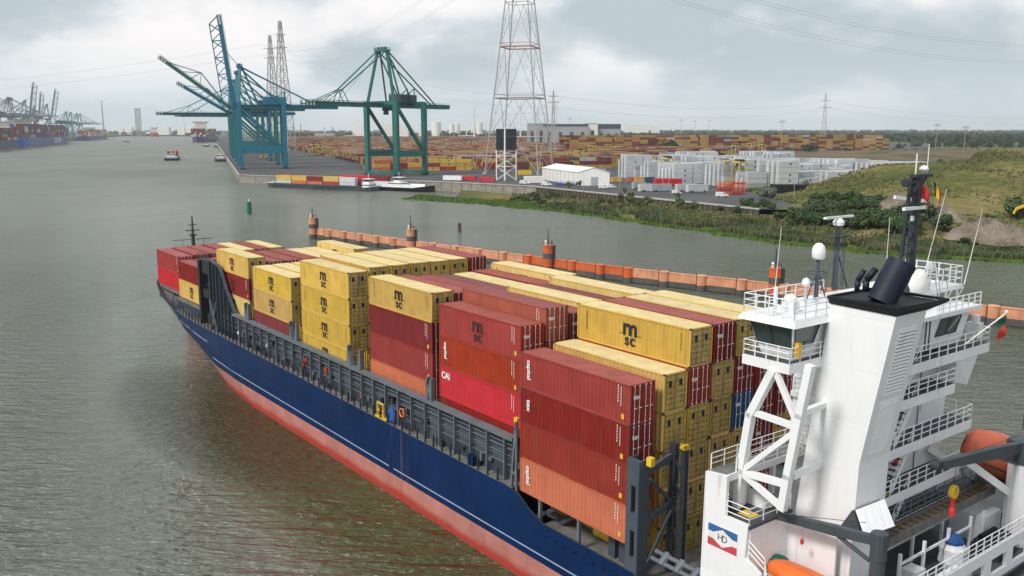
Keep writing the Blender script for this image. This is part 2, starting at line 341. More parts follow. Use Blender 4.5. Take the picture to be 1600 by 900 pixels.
def deck_sheet(mb, xs, dz, inset=.12):
    prev = None
    for x in xs:
        z = lerp_tab(SHEER, x) + dz; b = max(.05, lerp_tab(HBT[3], x) - inset); cur = ((x, SY + b, z), (x, SY - b, z))
        if prev: mb.poly([prev[0], prev[1], cur[1], cur[0]])
        prev = cur
deck_sheet(mb, [x for x in XS if x <= 51.2], -.8); deck_sheet(mb, [x for x in XS if 54.6 <= x <= 142], -.05, .02); deck_sheet(mb, [x for x in XS if 142 <= x], -.72)
ship.part('deck', mb, 'deck_grey')
mb = MB(); prev = None                                           # bulwark: cap and inner face
for x in XS:
    if x < 34: continue
    if 56 < x < 140: prev = None; continue
    z = lerp_tab(SHEER, x); b = lerp_tab(HBT[3], x); t = .14
    cur = [[(x, SY + s * b, z + .003), (x, SY + s * max(.02, b - t), z + .003), (x, SY + s * max(.02, b - t), z - .75)] for s in (1, -1)]
    if prev:
        for q in (0, 1):
            for k in (0, 1): mb.poly([prev[q][k], prev[q][k + 1], cur[q][k + 1], cur[q][k]], 0)
    prev = cur
ship.part('bulwark', mb, 'ship_dark')
for k in range(60):                                              # railing stanchions along the port edge
    x = 56.5 + k * 1.42; z = lerp_tab(SHEER, x)
    ship.part('stanchion', MB().box(x - .07, x + .07, -42.24, -42.10, z - .05, z + 1.05), 'ship_dark')
mb = MB()
for k in range(12): x = 141.5 + k * 1.4; mb.box(x - .04, x + .04, SY + lerp_tab(HBT[3], x) - .25, SY + lerp_tab(HBT[3], x) - .15, lerp_tab(SHEER, x) - .6, lerp_tab(SHEER, x) + .8)
ship.part('bow_railing', mb, 'ship_grey')

mk('tower_dark', (0.016, 0.021, 0.029), 0.6, var=.2, scale=.6, streak=.2)
mk('wall_dark', (0.035, 0.048, 0.066), 0.55, var=.2, scale=.6, streak=.35, dirt=(.10, .09, .08))
# coaming wall with ribs, pipes, top flange
CZ = -24.78
mb = MB(); mb.box(55.2, 123.6, -43.20, -43.12, -28.9, CZ - .02)
wall = ship.part('hatch_coaming', mb, 'ship_grey')
mb = MB(); mb.box(55.0, 118.5, -43.24, -42.52, CZ, CZ + .14); mb.box(55.0, 118.5, -42.58, -42.52, CZ - .16, CZ - .003)
ship.part('coaming_flange', mb, 'ship_grey_light', wall)
mb = MB(); pts = [(118.3, -43.0, CZ), (119.6, -43.0, -23.6), (121.0, -43.0, -22.2), (122.1, -43.0, -20.9), (123.2, -43.0, -19.4), (124.4, -43.0, -18.7), (126.8, -43.0, -18.5)]
for a, b in zip(pts, pts[1:]): mb.hexa([(a[0], -43.24, a[2]), (a[0], -42.8, a[2]), (b[0], -42.8, b[2]), (b[0], -43.24, b[2]), (a[0], -43.24, a[2] + .2), (a[0], -42.8, a[2] + .2), (b[0], -42.8, b[2] + .2), (b[0], -43.24, b[2] + .2)])
ship.part('curved_flange', mb, 'ship_grey', wall)
mb = MB()
for a, b in zip(pts, pts[1:]): mb.hexa([(a[0], -43.2, CZ - 4.4), (b[0], -43.2, CZ - 4.4), (b[0], -43.07, CZ - 4.4), (a[0], -43.07, CZ - 4.4), (a[0], -43.2, a[2]), (b[0], -43.2, b[2]), (b[0], -43.07, b[2]), (a[0], -43.07, a[2])])
ship.part('end_plate', mb, 'tower_dark', wall)
xr = 56.2; ribs = []
CURVE = [(p_[0], p_[2]) for p_ in pts]
while xr < 127:
    w = .07
    ship.part('rib', MB().box(xr - w, xr + w, -43.11, -42.58, -28.6, (CZ - .01) if xr < 118 else lerp_tab(CURVE, xr) - .12), 'ship_grey_light' if xr < 118 else 'ship_grey', wall); ribs.append(xr); xr += 2.5 if xr < 117 else 1.45
for a_, b_ in zip(ribs, ribs[1:]):
    if b_ < 118: 
        for z0_, z1_ in ((-29.2, -27.6), (-27.5, -26.2), (-26.1, -24.9)): ship.part('panel', MB().box(a_ + .16, b_ - .16, -43.115, -43.07, max(z0_, -28.6), z1_), R3.choice(['ship_grey', 'wall_dark', 'wall_dark']), wall)
mb = MB()
for z, r in ((-25.5, .05), (-25.9, .07), (-26.5, .05), (-26.75, .04), (-27.3, .05)): mb.tube((55.5, -42.95, z), (123, -42.95, z), r, n=5)
ship.part('pipes', mb, 'ship_grey_light', wall)
rr = random.Random(3)
for k in range(44):
    x = 57 + rr.random() * 62; z = -26.6 - rr.random() * 1.7; w = .18 + rr.random() * .3
    ship.part('deck_fitting', MB().box(x, x + w, -42.98, -42.75, z, z + .25 + rr.random() * .5), ['ship_dark', 'ship_grey_light', 'black', 'ship_dark', 'ship_grey_light', 'black', 'ship_dark', 'ship_grey_light', 'sign_red', 'ship_dark', 'white_paint'][k % 11], wall)
for k in range(10):
    x = 60 + k * 5.9; mb = MB()
    for j in range(3): mb.tube((x + j * .42, -42.75, -28.6), (x + j * .42, -42.75, -27.95), .17, n=8)
    ship.part('vent_heads', mb, 'ship_dark', wall)
# yellow ladder box, blue tarp and lifebuoy beside the walkway (real things of their own)
solo('lifebuoy', MB().path([(73.2 + .42 * math.cos(t * math.pi / 6), -42.8, -27.2 + .42 * math.sin(t * math.pi / 6)) for t in range(13)], .09, 6), 'orange', 'orange ring lifebuoy hanging on the grey wall of the port walkway', 'lifebuoy', (73.2, -42.8, -27.2), SHIP)
t = Thing('pilot_ladder_reel', 'yellow metal pilot ladder frame standing at the port deck edge', 'ladder frame', (76.5, -42.4, -29.2), SHIP)
mb = MB()
for x in (76.1, 77.3): mb.box(x - .07, x + .07, -42.45, -42.3, -28.6, -27.0)
for z in (-28.5, -27.8, -27.05): mb.box(76.1, 77.3, -42.44, -42.31, z - .07, z + .07)
t.part('frame', mb, 'safety_yellow'); t.part('foot_plate', MB().box(75.2, 77.5, -42.9, -42.1, -28.52, -28.42), 'safety_yellow')
mb = MB()
rt = random.Random(5)
mb.lathe((75.0, -42.7, -28.6), [(.9, 0), (1.0, .35), (.75, .8), (.5, 1.3), (.15, 1.5)], n=11, sy=.45)
solo('tarpaulin_bundle', mb, 'blue_cloth', 'crumpled blue tarpaulin bundle tied up on the port walkway', 'tarpaulin', (75, -42.75, -29.2), SHIP, smooth=True)
solo('deck_crate', MB().box(60.2, 61.0, -42.5, -42.2, -28.6, -27.8).box(60.15, 61.05, -42.55, -42.15, -27.8, -27.72), 'hull_blue', 'small blue crate at the port deck edge', 'crate', (60.6, -42.35, -28.6), SHIP)

# guide brackets at the gaps between the bays
def bracket(x, s):
    mb = MB(); mb.prism([(x - .75 * (s < 0), CZ + .16), (x + .75 * (s > 0), CZ + .16), (x + .25 * s, CZ + 2.3), (x - .05 * s, CZ + 2.3)], 'y', -43.1, -42.7)
    ship.part('guide_bracket', mb, 'ship_grey_light', wall)
for xa, xb in ((68.5, 67.6), (84.4, 81.5), (99.6, 97.5), (114.1, 112.8)): bracket(xa, -1 if xa > xb else 1); bracket(xb, 1)
for x0, x1 in ((81.4, 84.6), (97.4, 99.7), (112.6, 114.2)):
    mb = MB(); mb.box(x0, x1, -46, -43.3, CZ - .2, CZ - .05)
    mb.rail([(x0 + .4, -43.2, CZ + .16), (x1 - .4, -43.2, CZ + .16)], h=1.1, sp=.8); o = ship.part('lashing_walkway', mb, 'rust', wall)
    mb = MB()
    for q in range(4): mb.tube((x0 + .5 + q * .4, -43.9, CZ), (x0 + .5 + q * .4, -43.9, CZ + 1.6 + .3 * (q % 2)), .05, n=5)
    ship.part('lashing_bars', mb, 'safety_yellow', wall)

# forward lashing tower between the seventh and eighth hold
mb = MB()
mb.box(127.2, 128.0, -44.1, -42.7, -28.6, -18.4); mb.box(131.7, 132.5, -44.1, -42.7, -28.6, -18.7); mb.box(128.3, 131.3, -44.0, -43.0, -20.6, -18.6); mb.box(128.3, 131.3, -44.0, -43.0, -24.2, -23.0)
mb.box(128.3, 131.3, -44.0, -43.6, -29.2, -27.9); mb.bar((128.3, -43.6, -20.8), (131.3, -43.6, -22.8), .25); mb.box(127.1, 127.5, -49, -44.1, -29.2, -18.8); mb.box(132.2, 132.6, -49, -44.1, -29.2, -19.0)
tw = ship.part('lashing_tower', mb, 'tower_dark')
mb = MB(); mb.rail([(127.3, -42.8, -18.4), (132.5, -42.8, -18.6)], h=1.0, sp=1.0); ship.part('railing', mb, 'ship_dark', tw)
mb = MB().bar((124.5, -42.55, -29.2), (127.2, -42.55, -24), .25); mb.bar((124.5, -42.55, -24), (127.2, -42.55, -29), .18); ship.part('brace', mb, 'ship_grey_light', tw)

# aft lashing frame: outboard post with slots, inboard post, ties and diagonals
mb = MB()
for a, b in ((-31.2, -29.2), (-27.2, -25.9), (-23.9, -22.0)): mb.box(40.05, 41.3, -42.35, -42.05, a, b)
for a, b in ((-29.2, -27.2), (-25.9, -23.9)): mb.box(40.05, 40.45, -42.35, -42.05, a, b); mb.box(40.85, 41.3, -42.35, -42.05, a, b)
mb.box(40.05, 40.25, -43.0, -42.36, -31.2, -22.0); mb.box(41.15, 41.3, -43.0, -42.36, -31.2, -22.0); mb.box(40.05, 40.2, -42.06, -41.95, -31.2, -22.0)
lf = ship.part('lashing_frame', mb, 'ship_grey')
mb = MB(); mb.box(39.9, 40.45, -45.75, -45.35, -31.2, -21.4); mb.box(39.0, 39.4, -45.75, -45.4, -31.2, -21.6); [mb.bar((39.2, -45.55, z_), (40.1, -45.55, z_ + 1.3), .14) for z_ in (-30.5, -28.8, -27.1, -25.4, -23.7)]; mb.rail([(38.9, -45.3, -25.9), (40.2, -45.3, -25.9)], h=1, sp=.6); mb.rail([(39.0, -43.2, -22.0), (39.0, -45.3, -21.6)], h=.9, sp=.7); ship.part('inboard_post', mb, 'ship_dark', lf)
for a, b, w in (((40.2, -43, -22.9), (40.2, -45.3, -22.3), .6), ((40.2, -43, -26.4), (40.2, -45.3, -25.9), .6), ((40.2, -43, -30), (40.2, -45.3, -29.6), .6), ((40.0, -43, -23.4), (40.0, -45.3, -25.7), .3), ((40.0, -43, -29.6), (40.0, -45.3, -26.3), .3)):
    ship.part('tie_beam', MB().bar(a, b, w * .5, w * .75), 'ship_grey', lf)
ship.part('yellow_cap', MB().box(39.0, 39.5, -45.8, -45.35, -21.6, -21.25), 'safety_yellow', lf)
ship.part('yellow_cap', MB().box(39.5, 39.95, -42.9, -42.5, -22.3, -21.7), 'safety_yellow', lf)
mb = MB()
for y, z in ((-43.2, -29.2), (-43.6, -28.8)): mb.tube((39.8, y, z), (34.3, y, z), .16, n=8)
for x in (38.8, 37.4, 36, 34.9): mb.tube((x, -43.0, -29.3), (x, -43.8, -28.7), .28, n=8)
ship.part('pipe_run', mb, 'ship_grey_light')
mb = MB()
for x in (54.9, 54.1): mb.bar((x, -42.35, -29.3), (54.2, -42.35, -22.9), .18, .2)
mb.bar((54.8, -42.35, -27.4), (54.1, -42.35, -27.4), .2)
ship.part('edge_frame', mb, 'ship_grey_light')
ship.part('yellow_cap', MB().box(53.95, 54.35, -42.5, -42.2, -22.9, -22.6), 'safety_yellow')
for x in (51.2, 46.6): ship.part('support_post', MB().box(x - .12, x + .12, -42.6, -42.36, -31.1, -28.56), 'ship_grey_light')
mb = MB(); mb.bar((53, -43.2, -31), (49.5, -43.2, -28.8), .3); mb.bar((50.8, -44.2, -31), (47.9, -44.2, -29), .3); ship.part('deck_brace', mb, 'ship_grey')
mb = MB(); mb.tube((47.5, -45.2, -30.6), (44.6, -45.2, -30.6), .45, n=10); ship.part('winch_drum', mb, 'safety_yellow')
mb = MB()
for x in (44.2, 43.1, 42.2): mb.box(x - .35, x + .35, -44, -43.6, -31, -29.4)
ship.part('deck_locker', mb, 'ship_grey')
# hatch covers under the stacks
HC = {1: (41.3, 53.7, -45.3, -31.16), 2: (55.0, 67.3, -43.3, -27.0), 3: (68.7, 81.1, -43.3, -26.35), 4: (84.8, 97.2, -43.3, -26.35), 5: (100, 112.4, -43.3, -26.05), 6: (114.5, 126.9, -43.3, -25.4), 7: (132.8, 145.2, -43.4, -26.4), 8: (147.4, 159.8, -44.4, -26.1)}
for k, (x0, x1, y, z) in HC.items(): ship.part('hatch_cover', MB().box(x0, x1, y, -68.6 if k < 7 else -63.5, z - .5, z), 'deck_grey')
for x in (147.6, 151.5, 155.4, 159.4): ship.part('support_post', MB().box(x - .15, x + .15, -44.9, -44.6, -28.6, -26.6), 'ship_grey')
mb = MB(); mb.rail([(133, -42.6, -29.0), (147, -43.0, -28.2)], h=1.9, sp=.9, rows=4, r=.04, stan=.06); ship.part('railing', mb, 'ship_grey')
mb = MB(); mb.box(130, 146, -46, -43.6, -29.05, -26.9); ship.part('deck_house', mb, 'ship_dark')
ship.part('mooring_winch', MB().tube((148, -45.6, -27), (152, -46.2, -26.6), .5, n=10), 'safety_yellow')
# foremast
mb = MB(); mb.tube((178.4, -57, -25.6), (178.4, -57, -20.5), .45, .35, n=8); mb.tube((178.4, -57, -20.5), (178.4, -57, -16.4), .28, .12, n=8)
fm = ship.part('foremast', mb, 'ship_dark')
mb = MB(); mb.tube((178.4, -60.8, -21.1), (178.4, -53.2, -21.1), .07, n=5)
for y in (-60.8, -53.2, -59, -55): mb.tube((178.4, y, -21.1), (178.4, y, -23.4 if abs(y + 57) < 3.6 else -21.0), .04, n=4)
mb.tube((178.4, -58.4, -19.3), (178.4, -55.6, -19.3), .10, n=5); mb.tube((178.4, -57.8, -18.2), (178.4, -56.2, -18.2), .10, n=5); mb.box(178, 178.8, -57.6, -56.4, -20.4, -20.1)
ship.part('yard', mb, 'ship_dark', fm)

# ================================================================ containers on board
L40, CW, CH = 12.192, 2.438, 2.896
def corr(mb, face, x0, x1, z0, z1, depth, period, mi=0, y=0.0):
    """trapezoid corrugation between x0..x1; face: 'p' port wall, 's' starboard wall, 't' roof (z0..z1 are then y's)"""
    n = max(2, int(round((x1 - x0) / period))); p = (x1 - x0) / n; pr = []
    for k in range(n):
        a = x0 + k * p; pr += [(a, 0), (a + p * .26, 0), (a + p * .5, -depth), (a + p * .76, -depth)]
    pr.append((x1, 0)); i = len(mb.v)
    for x, d in pr:
        if face == 'p': mb.v += [(x, y + d, z0), (x, y + d, z1)]
        elif face == 's': mb.v += [(x, y - d, z0), (x, y - d, z1)]
        else: mb.v += [(x, z0, y + d), (x, z1, y + d)]
    for k in range(len(pr) - 1):
        a = i + 2 * k; q = (a, a + 1, a + 3, a + 2)
        mb.f.append(q[::-1] if face in 's' else q); mb.m.append(mi)
        if face == 't': mb.f[-1] = q
_cm = {}
def cont_meshes(col, port):      # shared meshes: body, frame, two doors, locking rods
    key = (col, port)
    if key in _cm: return _cm[key]
    H = CH; mc = 'c_' + col; b = MB()
    if port: corr(b, 'p', .16, L40 - .16, .14, H - .10, .085, .42, y=-.012)
    else: b.poly([(.16, -.02, .14), (.16, -.02, H - .1), (L40 - .16, -.02, H - .1), (L40 - .16, -.02, .14)])
    b.poly([(.16, -CW + .02, .14), (L40 - .16, -CW + .02, .14), (L40 - .16, -CW + .02, H - .1), (.16, -CW + .02, H - .1)])
    rf = MB(); corr(rf, 't', .12, L40 - .12, -CW + .06, -.06, .022, .62, y=H - .012)
    b.poly([(L40 - .03, -CW, .14), (L40 - .03, 0, .14), (L40 - .03, 0, H - .1), (L40 - .03, -CW, H - .1)])
    b.poly([(0.1, -CW, .03), (0.1, 0, .03), (L40, 0, .03), (L40, -CW, .03)])
    f = MB()
    for y0, y1 in ((-.075, 0), (-CW, -CW + .075)): f.box(.12, L40 - .12, y0, y1, H - .1, H); f.box(.12, L40 - .12, y0, y1, 0.01, .14)
    for x0, x1 in ((0, .13), (L40 - .13, L40)):
        for y0, y1 in ((-.13, 0), (-CW, -CW + .13)): f.box(x0, x1, y0, y1, .12, H - .12)
    for x0, x1 in ((0, .12), (L40 - .12, L40)): f.box(x0, x1, -CW + .13, -.13, H - .12, H - .002); f.box(x0, x1, -CW + .13, -.13, .01, .16)
    for x0, x1 in ((-.004, .175), (L40 - .175, L40 + .004)):
        for y0, y1 in ((-.165, .004), (-CW - .004, -CW + .165)): f.box(x0, x1, y0, y1, -.002, .12, 1); f.box(x0, x1, y0, y1, H - .12, H + .004, 1)
    def leaf(y0, y1):
        d = MB(); d.box(.07, .09, y0, y1, .17, H - .13); n = 6; hh = (H - .42) / n
        for k in range(n): d.box(-.005, .045, y0 + .1, y1 - .1, .22 + k * hh + .07, .22 + (k + 1) * hh - .07)
        d.box(.03, .0699, y0, y0 + .06, .17, H - .13); d.box(.03, .0699, y1 - .06, y1, .17, H - .13)
        if col in ('yellow', 'cream'): d.box(-.02, -.0055, y1 - .62, y1 - .3, H - 1.0, H - .55, 1)
        d.box(.064, .0695, y0 - .045, y0, .14, H - .1, 2); d.box(.064, .0695, y1, y1 + .045, .14, H - .1, 2); d.box(.02, .0695, y0, y1, .12, .168, 2)
        return d.mesh('door', ['door_yellow_shaded' if col in ('yellow', 'cream') else mc, 'print_black', 'gasket'])
    def rods(y0, y1):
        d = MB(); w = y1 - y0
        for q in (.28, .72):
            y = y0 + w * q; d.tube((0.0, y, .1), (0.0, y, H - .08), .02, n=4, cap=False)
            d.box(-.03, .02, y - .22, y + .04, 1.15, 1.2); d.box(-.02, .03, y - .05, y + .05, H - .18, H - .06); d.box(-.02, .03, y - .05, y + .05, .06, .18)
        return d.mesh('locking_rods', ['steel_rod' if col in ('yellow', 'cream') else 'print_white'])
    ym = -CW / 2
    _cm[key] = dict(roof=rf.mesh('roof', ['c_roof' if col in ('yellow', 'cream') else 'c_roofred' if col in ('brown', 'dark', 'maroon', 'pink') else mc]), body=b.mesh('body', [mc]), frame=f.mesh('frame', [mc, 'casting']), doorp=leaf(ym + .01, -.135), doors=leaf(-CW + .135, ym - .01), rodp=rods(ym, -.13), rods=rods(-CW + .13, ym))
    return _cm[key]
_decal = {}
def decal_mesh(kind):
    if kind in _decal: return _decal[kind]
    mb = MB(); EX, EZ = (-1, 0, 0), (0, 0, 1); mats = ['print_black']
    if kind in ('msc', 'msc_dark'):
        put_text(mb, 'm', 1.85, (L40 * .50, .012, CH * .645), EX, EZ, .055, sx=1.15); put_text(mb, 'sc', 1.3, (L40 * .50, .012, CH * .31), EX, EZ, .032, sx=1.1)
        for s in (-1, 1): mb.box(L40 * .5 + s * .95 - .28, L40 * .5 + s * .95 + .28, .008, .012, CH * .475 - .02, CH * .475 + .02)
        if kind == 'msc_dark': mats = ['print_dark']
    elif kind == 'end_marks':
        mats = ['print_white', 'sticker']; q = random.Random(2)
        for k in range(9): mb.box(.85, .93, .008, .012, CH - .35 - k * .16, CH - .26 - k * .16)
        for k in range(6): mb.box(1.15, 1.22, .008, .012, CH - .3 - k * .22, CH - .16 - k * .22)
        mb.box(.55, .85, .008, .012, .35, .72, 1)
    elif kind == 'end_marks_dark':
        for k in range(8): mb.box(.85, .92, .008, .012, CH - .5 - k * .17, CH - .42 - k * .17); mb.box(L40 - 1.2, L40 - 1.1, .008, .012, CH - .5 - k * .2, CH - .38 - k * .2)
    else:
        mats = ['print_white']; s = kind; sz = {'capital': .62, 'tex': .72, 'CAI': .8}.get(s, .5)
        if s == 'CAI': put_text(mb, s, .85, (L40 - 1.05, .012, CH - .8), EX, EZ, .03)
        else: put_text(mb, s, sz, (L40 - 1.05, .012, CH * .55), (0, 0, -1), (-1, 0, 0), .02)
    _decal[kind] = mb.mesh('logo' if kind[:3] == 'msc' else 'lettering', mats); return _decal[kind]
def door_text():
    if 'dt' not in _decal:
        mb = MB(); put_text(mb, 'tex', .5, (-.012, -.62, CH - .9), (0, -1, 0), (0, 0, 1), .02)
        for k in range(0): mb.box(-.012, -.008, -CW + .4, -CW + .95, CH - .5 - k * .33, CH - .42 - k * .33)
        _decal['dt'] = mb.mesh('lettering', ['print_white'])
    return _decal['dt']
ORD = ['first', 'second', 'third', 'fourth', 'fifth', 'sixth', 'seventh', 'eighth']
BAYN = {1: 'bay beside the funnel', 2: 'second bay from the funnel', 3: 'third bay from the funnel', 4: 'fourth bay from the funnel', 5: 'fifth bay from the funnel', 6: 'bay behind the lashing tower', 7: 'bay ahead of the lashing tower', 8: 'bay nearest the bow'}
ROWN = ['outboard row', 'second row in', 'third row in', 'fourth row in', 'fifth row in', 'sixth row in', 'seventh row in']
TIERN = ['top tier', 'second tier down', 'third tier down', 'fourth tier down', 'fifth tier down', 'sixth tier down']
COLN = dict(yellow='yellow', cream='pale yellow', brown='red-brown', orange='faded orange-brown', dark='dark red', red='bright red', maroon='maroon', pink='pinkish brown', purple='purple-grey', blue='dark blue', white='white', grey='grey', cyan='blue-green')
def ship_container(x_bow, y_port, z_top, col, bay, row, tier, decals=(), doors=True):
    base = (x_bow - L40, y_port, z_top - CH)
    extra = ' with logo' if 'msc' in decals else ''
    o = bpy.data.objects.new('shipping_container', None); C.objects.link(o); o.empty_display_size = .2
    o.matrix_world = SHIP @ Matrix.Translation(base)
    props(o, f'{COLN[col]} container{extra}, {TIERN[tier]}, {ROWN[row]}, {BAYN[bay]}', 'shipping container', 'containers stacked on the ship')
    ms = cont_meshes(col, row <= 2 or tier == 0)
    def p(name, me, par=o):
        q = bpy.data.objects.new(name, me); C.objects.link(q); q.parent = par; return q
    p('body', ms['body']); p('frame', ms['frame']); p('roof', ms['roof'])
    if doors:
        d = p('door', ms['doorp']); p('locking_rods', ms['rodp'], d); d = p('door', ms['doors']); p('locking_rods', ms['rods'], d)
        if col not in ('yellow', 'cream') and bay <= 2: p('lettering', door_text(), d)
    for k in decals:
        q_ = p('logo' if k[:3] == 'msc' else 'marking' if k[:3] == 'end' else 'lettering', decal_mesh(k))
        if k[:3] == 'end': q_['kind'] = 'stuff'
    return o
Y, CR, B, O, D, RD, MA, PK, PU, BL = 'yellow cream brown orange dark red maroon pink purple blue'.split()
BAY = {1: (53.59, -42.26), 2: (67.25, -43.42), 3: (81.0, -43.64), 4: (97.06, -43.27), 5: (112.27, -43.35), 6: (126.81, -43.7), 7: (145.08, -43.7), 8: (159.64, -44.57)}
YM = [('msc', 'end_marks_dark')]
# per bay: per row (z_top, [colours from the top down])
STOW = {
 1: [(-16.96, [B, D, B, O]), (-16.72, [Y] * 5), (-13.76, [Y, B, Y, Y, Y, Y]), (-13.76, [D, Y, Y, Y, B, Y]), (-13.74, [Y, D, BL, Y, D, D]), (-13.70, [CR, D, D, D, B, D]), (-16.5, [D, D, Y])],
 2: [(-15.37, [B, B, RD, D]), (-14.18, [PK, B]), (-14.95, [MA, B]), (-14.52, [CR, Y]), (-14.76, [PU, Y]), (-14.1, [CR, Y]), (-16.8, [Y])],
 3: [(-14.63, [Y, D, B, O]), (-14.92, [MA, B]), (-15.15, [MA, B]), (-15.38, [PU, B]), (-15.32, [CR, Y]), (-15.2, [MA, B]), (-14.5, [CR, Y])],
 4: [(-14.75, [Y, Y, Y, Y]), (-14.40, [Y, Y]), (-14.40, [Y, Y]), (-14.38, [Y, Y]), (-14.40, [Y, Y]), (-14.38, [Y, Y]), (-14.36, [D, D])],
 5: [(-17.33, [Y, Y, MA]), (-17.3, [Y, Y]), (-17.28, [Y, Y]), (-17.3, [Y, Y]), (-17.3, [Y]), (-17.3, [Y])],
 6: [(-16.58, [Y, D, CR]), (-17.36, [MA, D]), (-17.34, [MA, D]), (-17.32, [D, D]), (-17.4, [CR, Y]), (-17.4, [CR, Y]), (-16.52, [CR, Y])],
 7: [(-20.42, [D, Y]), (-20.4, [MA, D]), (-20.4, [MA, D]), (-20.4, [D, D]), (-20.4, [Y])],
 8: [(-20.19, [B, RD]), (-20.05, [MA, D]), (-20.0, [MA, D]), (-19.9, [D, D]), (-19.85, [Y, Y]), (-19.85, [MA, D]), (-19.8, [Y, Y])]}
DEC = {(1, 0, 0): ['capital', 'end_marks'], (1, 0, 1): ['tex', 'end_marks'], (1, 0, 2): ['end_marks'], (1, 0, 3): ['capital', 'end_marks'],
       (2, 0, 0): ['msc_dark', 'end_marks'], (2, 0, 1): ['capital', 'end_marks'], (2, 0, 2): ['CAI', 'end_marks'], (2, 1, 0): ['end_marks'], (3, 0, 1): ['end_marks'], (3, 0, 2): ['end_marks'],
       (6, 0, 1): ['msc_dark', 'end_marks'], (8, 0, 0): ['end_marks'], (7, 0, 0): ['end_marks']}
for bay, rows in STOW.items():
    xb, y0 = BAY[bay]
    for r, (zt, cols) in enumerate(rows):
        y = y0 - 2.632 * r - (.70 if bay == 1 and r >= 1 else 0)
        for t, c in enumerate(cols):
            dec = DEC.get((bay, r, t))
            if dec is None: dec = ['msc', 'end_marks_dark'] if c in (Y, CR) and (r == 0 or (r == 2 and bay == 1) or (bay, r) in ((6, 6), (3, 6))) else []
            jx = 0.0 if r == 0 else (R3.random() - .5) * .12
            ship_container(xb + jx, y, zt - t * (CH + .012), c, bay, r, t, dec, doors=True)

# ================================================================ stern superstructure (parts of the ship)
WP = 'white_paint'
def V3(*a): return Vector(a)
def slab_rail(parent, pts, h=1.05, sp=1.35): 
    ship.part('railing', MB().rail(pts, h=h, sp=sp, r=.034, stan=.052), WP, parent)

# --- port side house with the company flag panel
yP = -42.04
mb = MB()
poly = [(34.5, -31), (34.45, -20.85), (32.75, -20.65), (32.75, -23.25), (31.0, -23.25), (31.15, -25.4), (30.0, -26.0), (29.6, -27.2), (24.0, -27.2), (24.0, -29.6), (30, -30)]
mb.prism(poly[:1] + poly[1:], 'y', -42.30, yP)
side = ship.part('side_house', mb, WP)
mb = MB(); mb.box(34.3, 34.5, -46.5, -42.3, -31, -20.9); mb.box(31.0, 31.15, -46.2, -42.3, -29, -23.4); ship.part('wall', mb, WP, side)
ship.part('platform', MB().box(30.9, 34.3, -46.4, -42.05, -23.5, -23.3), 'deck_dark', side)
ship.part('gallery', MB().box(33.0, 34.45, -54, -42.31, -21.0, -20.8), 'deck_grey', side)
ship.part('gallery_edge', MB().box(32.9, 33.0, -54, -42.31, -21.15, -20.7), WP, side)
slab_rail(side, [(34.4, -42.5, -20.8), (34.4, -54, -20.8)]); slab_rail(side, [(33.0, -43.2, -20.8), (33.0, -53, -20.8)])
slab_rail(side, [(32.7, -42.12, -23.25), (31.0, -42.12, -23.25), (31.0, -46.2, -23.25)]); slab_rail(side, [(32.7, -42.2, -22.1), (32.7, -42.2, -21.9)], h=.1)
mb = MB()
for z in (-22.7, -22.1, -21.6): mb.tube((33, -42.2, z), (34.4, -42.2, z), .03, n=4)
for y in (-44.5, -47.5): mb.box(33.2, 33.5, y - .15, y + .15, -23.3, -21.0)
ship.part('brace', mb, WP, side)
ship.part('mat', MB().box(31.6, 32.6, -43.9, -43.1, -23.29, -23.24), 'safety_yellow', side)
ship.part('locker', MB().box(33.5, 34.2, -43.4, -42.5, -23.3, -22.4), 'deck_dark', side)
ship.part('locker', MB().box(31.9, 33.4, -45.6, -44.9, -23.3, -22.5), WP, side)
# company flag: blue over white over red panels with the letters in a diamond
fy = -42.03
flag = ship.part('flag_panel', MB().box(31.73, 34.0, fy, fy + .012, -25.5, -24.07), 'print_white', side)
xa, xb, zt, zb, xm, zm = 34.0, 31.73, -24.07, -25.5, 32.86, -24.78
mats_b, mats_r = mat('flag_blue', (.04, .13, .34), .5), mat('flag_red', (.55, .06, .10), .5)
y1 = fy + .016; mb = MB()
mb.poly([(xa, y1, zt), (xa, y1, zt - .50), (xm + .75, y1, zt - .50), (xm, y1, zt - .14), (xm - .75, y1, zt - .50), (xb, y1, zt - .50), (xb, y1, zt)][::-1]); ship.part('blue_band', mb, mats_b, flag)
mb = MB(); mb.poly([(xa, y1, zb), (xa, y1, zb + .50), (xm + .75, y1, zb + .50), (xm, y1, zb + .12), (xm - .75, y1, zb + .50), (xb, y1, zb + .50), (xb, y1, zb)]); ship.part('red_band', mb, mats_r, flag)
mb = MB(); put_text(mb, 'H', .62, (xm + .17, y1 + .004, zm), (-1, 0, 0), (0, 0, 1), .0); put_text(mb, 'D', .62, (xm - .17, y1 + .006, zm - .03), (-1, 0, 0), (0, 0, 1), .0); ship.part('lettering', mb, 'print_black', flag)
# recess with winch behind the panel
ship.part('wall', MB().box(27.6, 31, -46.3, -46.15, -29.2, -24), WP, side)
mb = MB(); mb.tube((30.3, -44.8, -27.3), (30.3, -43.4, -27.3), .55, n=14); mb.tube((30.3, -44.9, -27.3), (30.3, -44.8, -27.3), .75, n=14); mb.tube((30.3, -43.4, -27.3), (30.3, -43.3, -27.3), .75, n=14); mb.box(29.9, 30.7, -44.7, -43.5, -28.6, -27.8)
ship.part('rope_winch', mb, 'ship_grey_light', side)
slab_rail(side, [(31.0, -42.2, -25.3), (29.8, -42.2, -26.0), (29.6, -42.2, -27.2)]); slab_rail(side, [(29.6, -42.2, -27.2), (24.2, -42.2, -27.2)], h=.9)
ship.part('poop_deck', MB().box(23.2, 34.2, -69.4, -42.3, -28.75, -28.6), 'deck_dark')

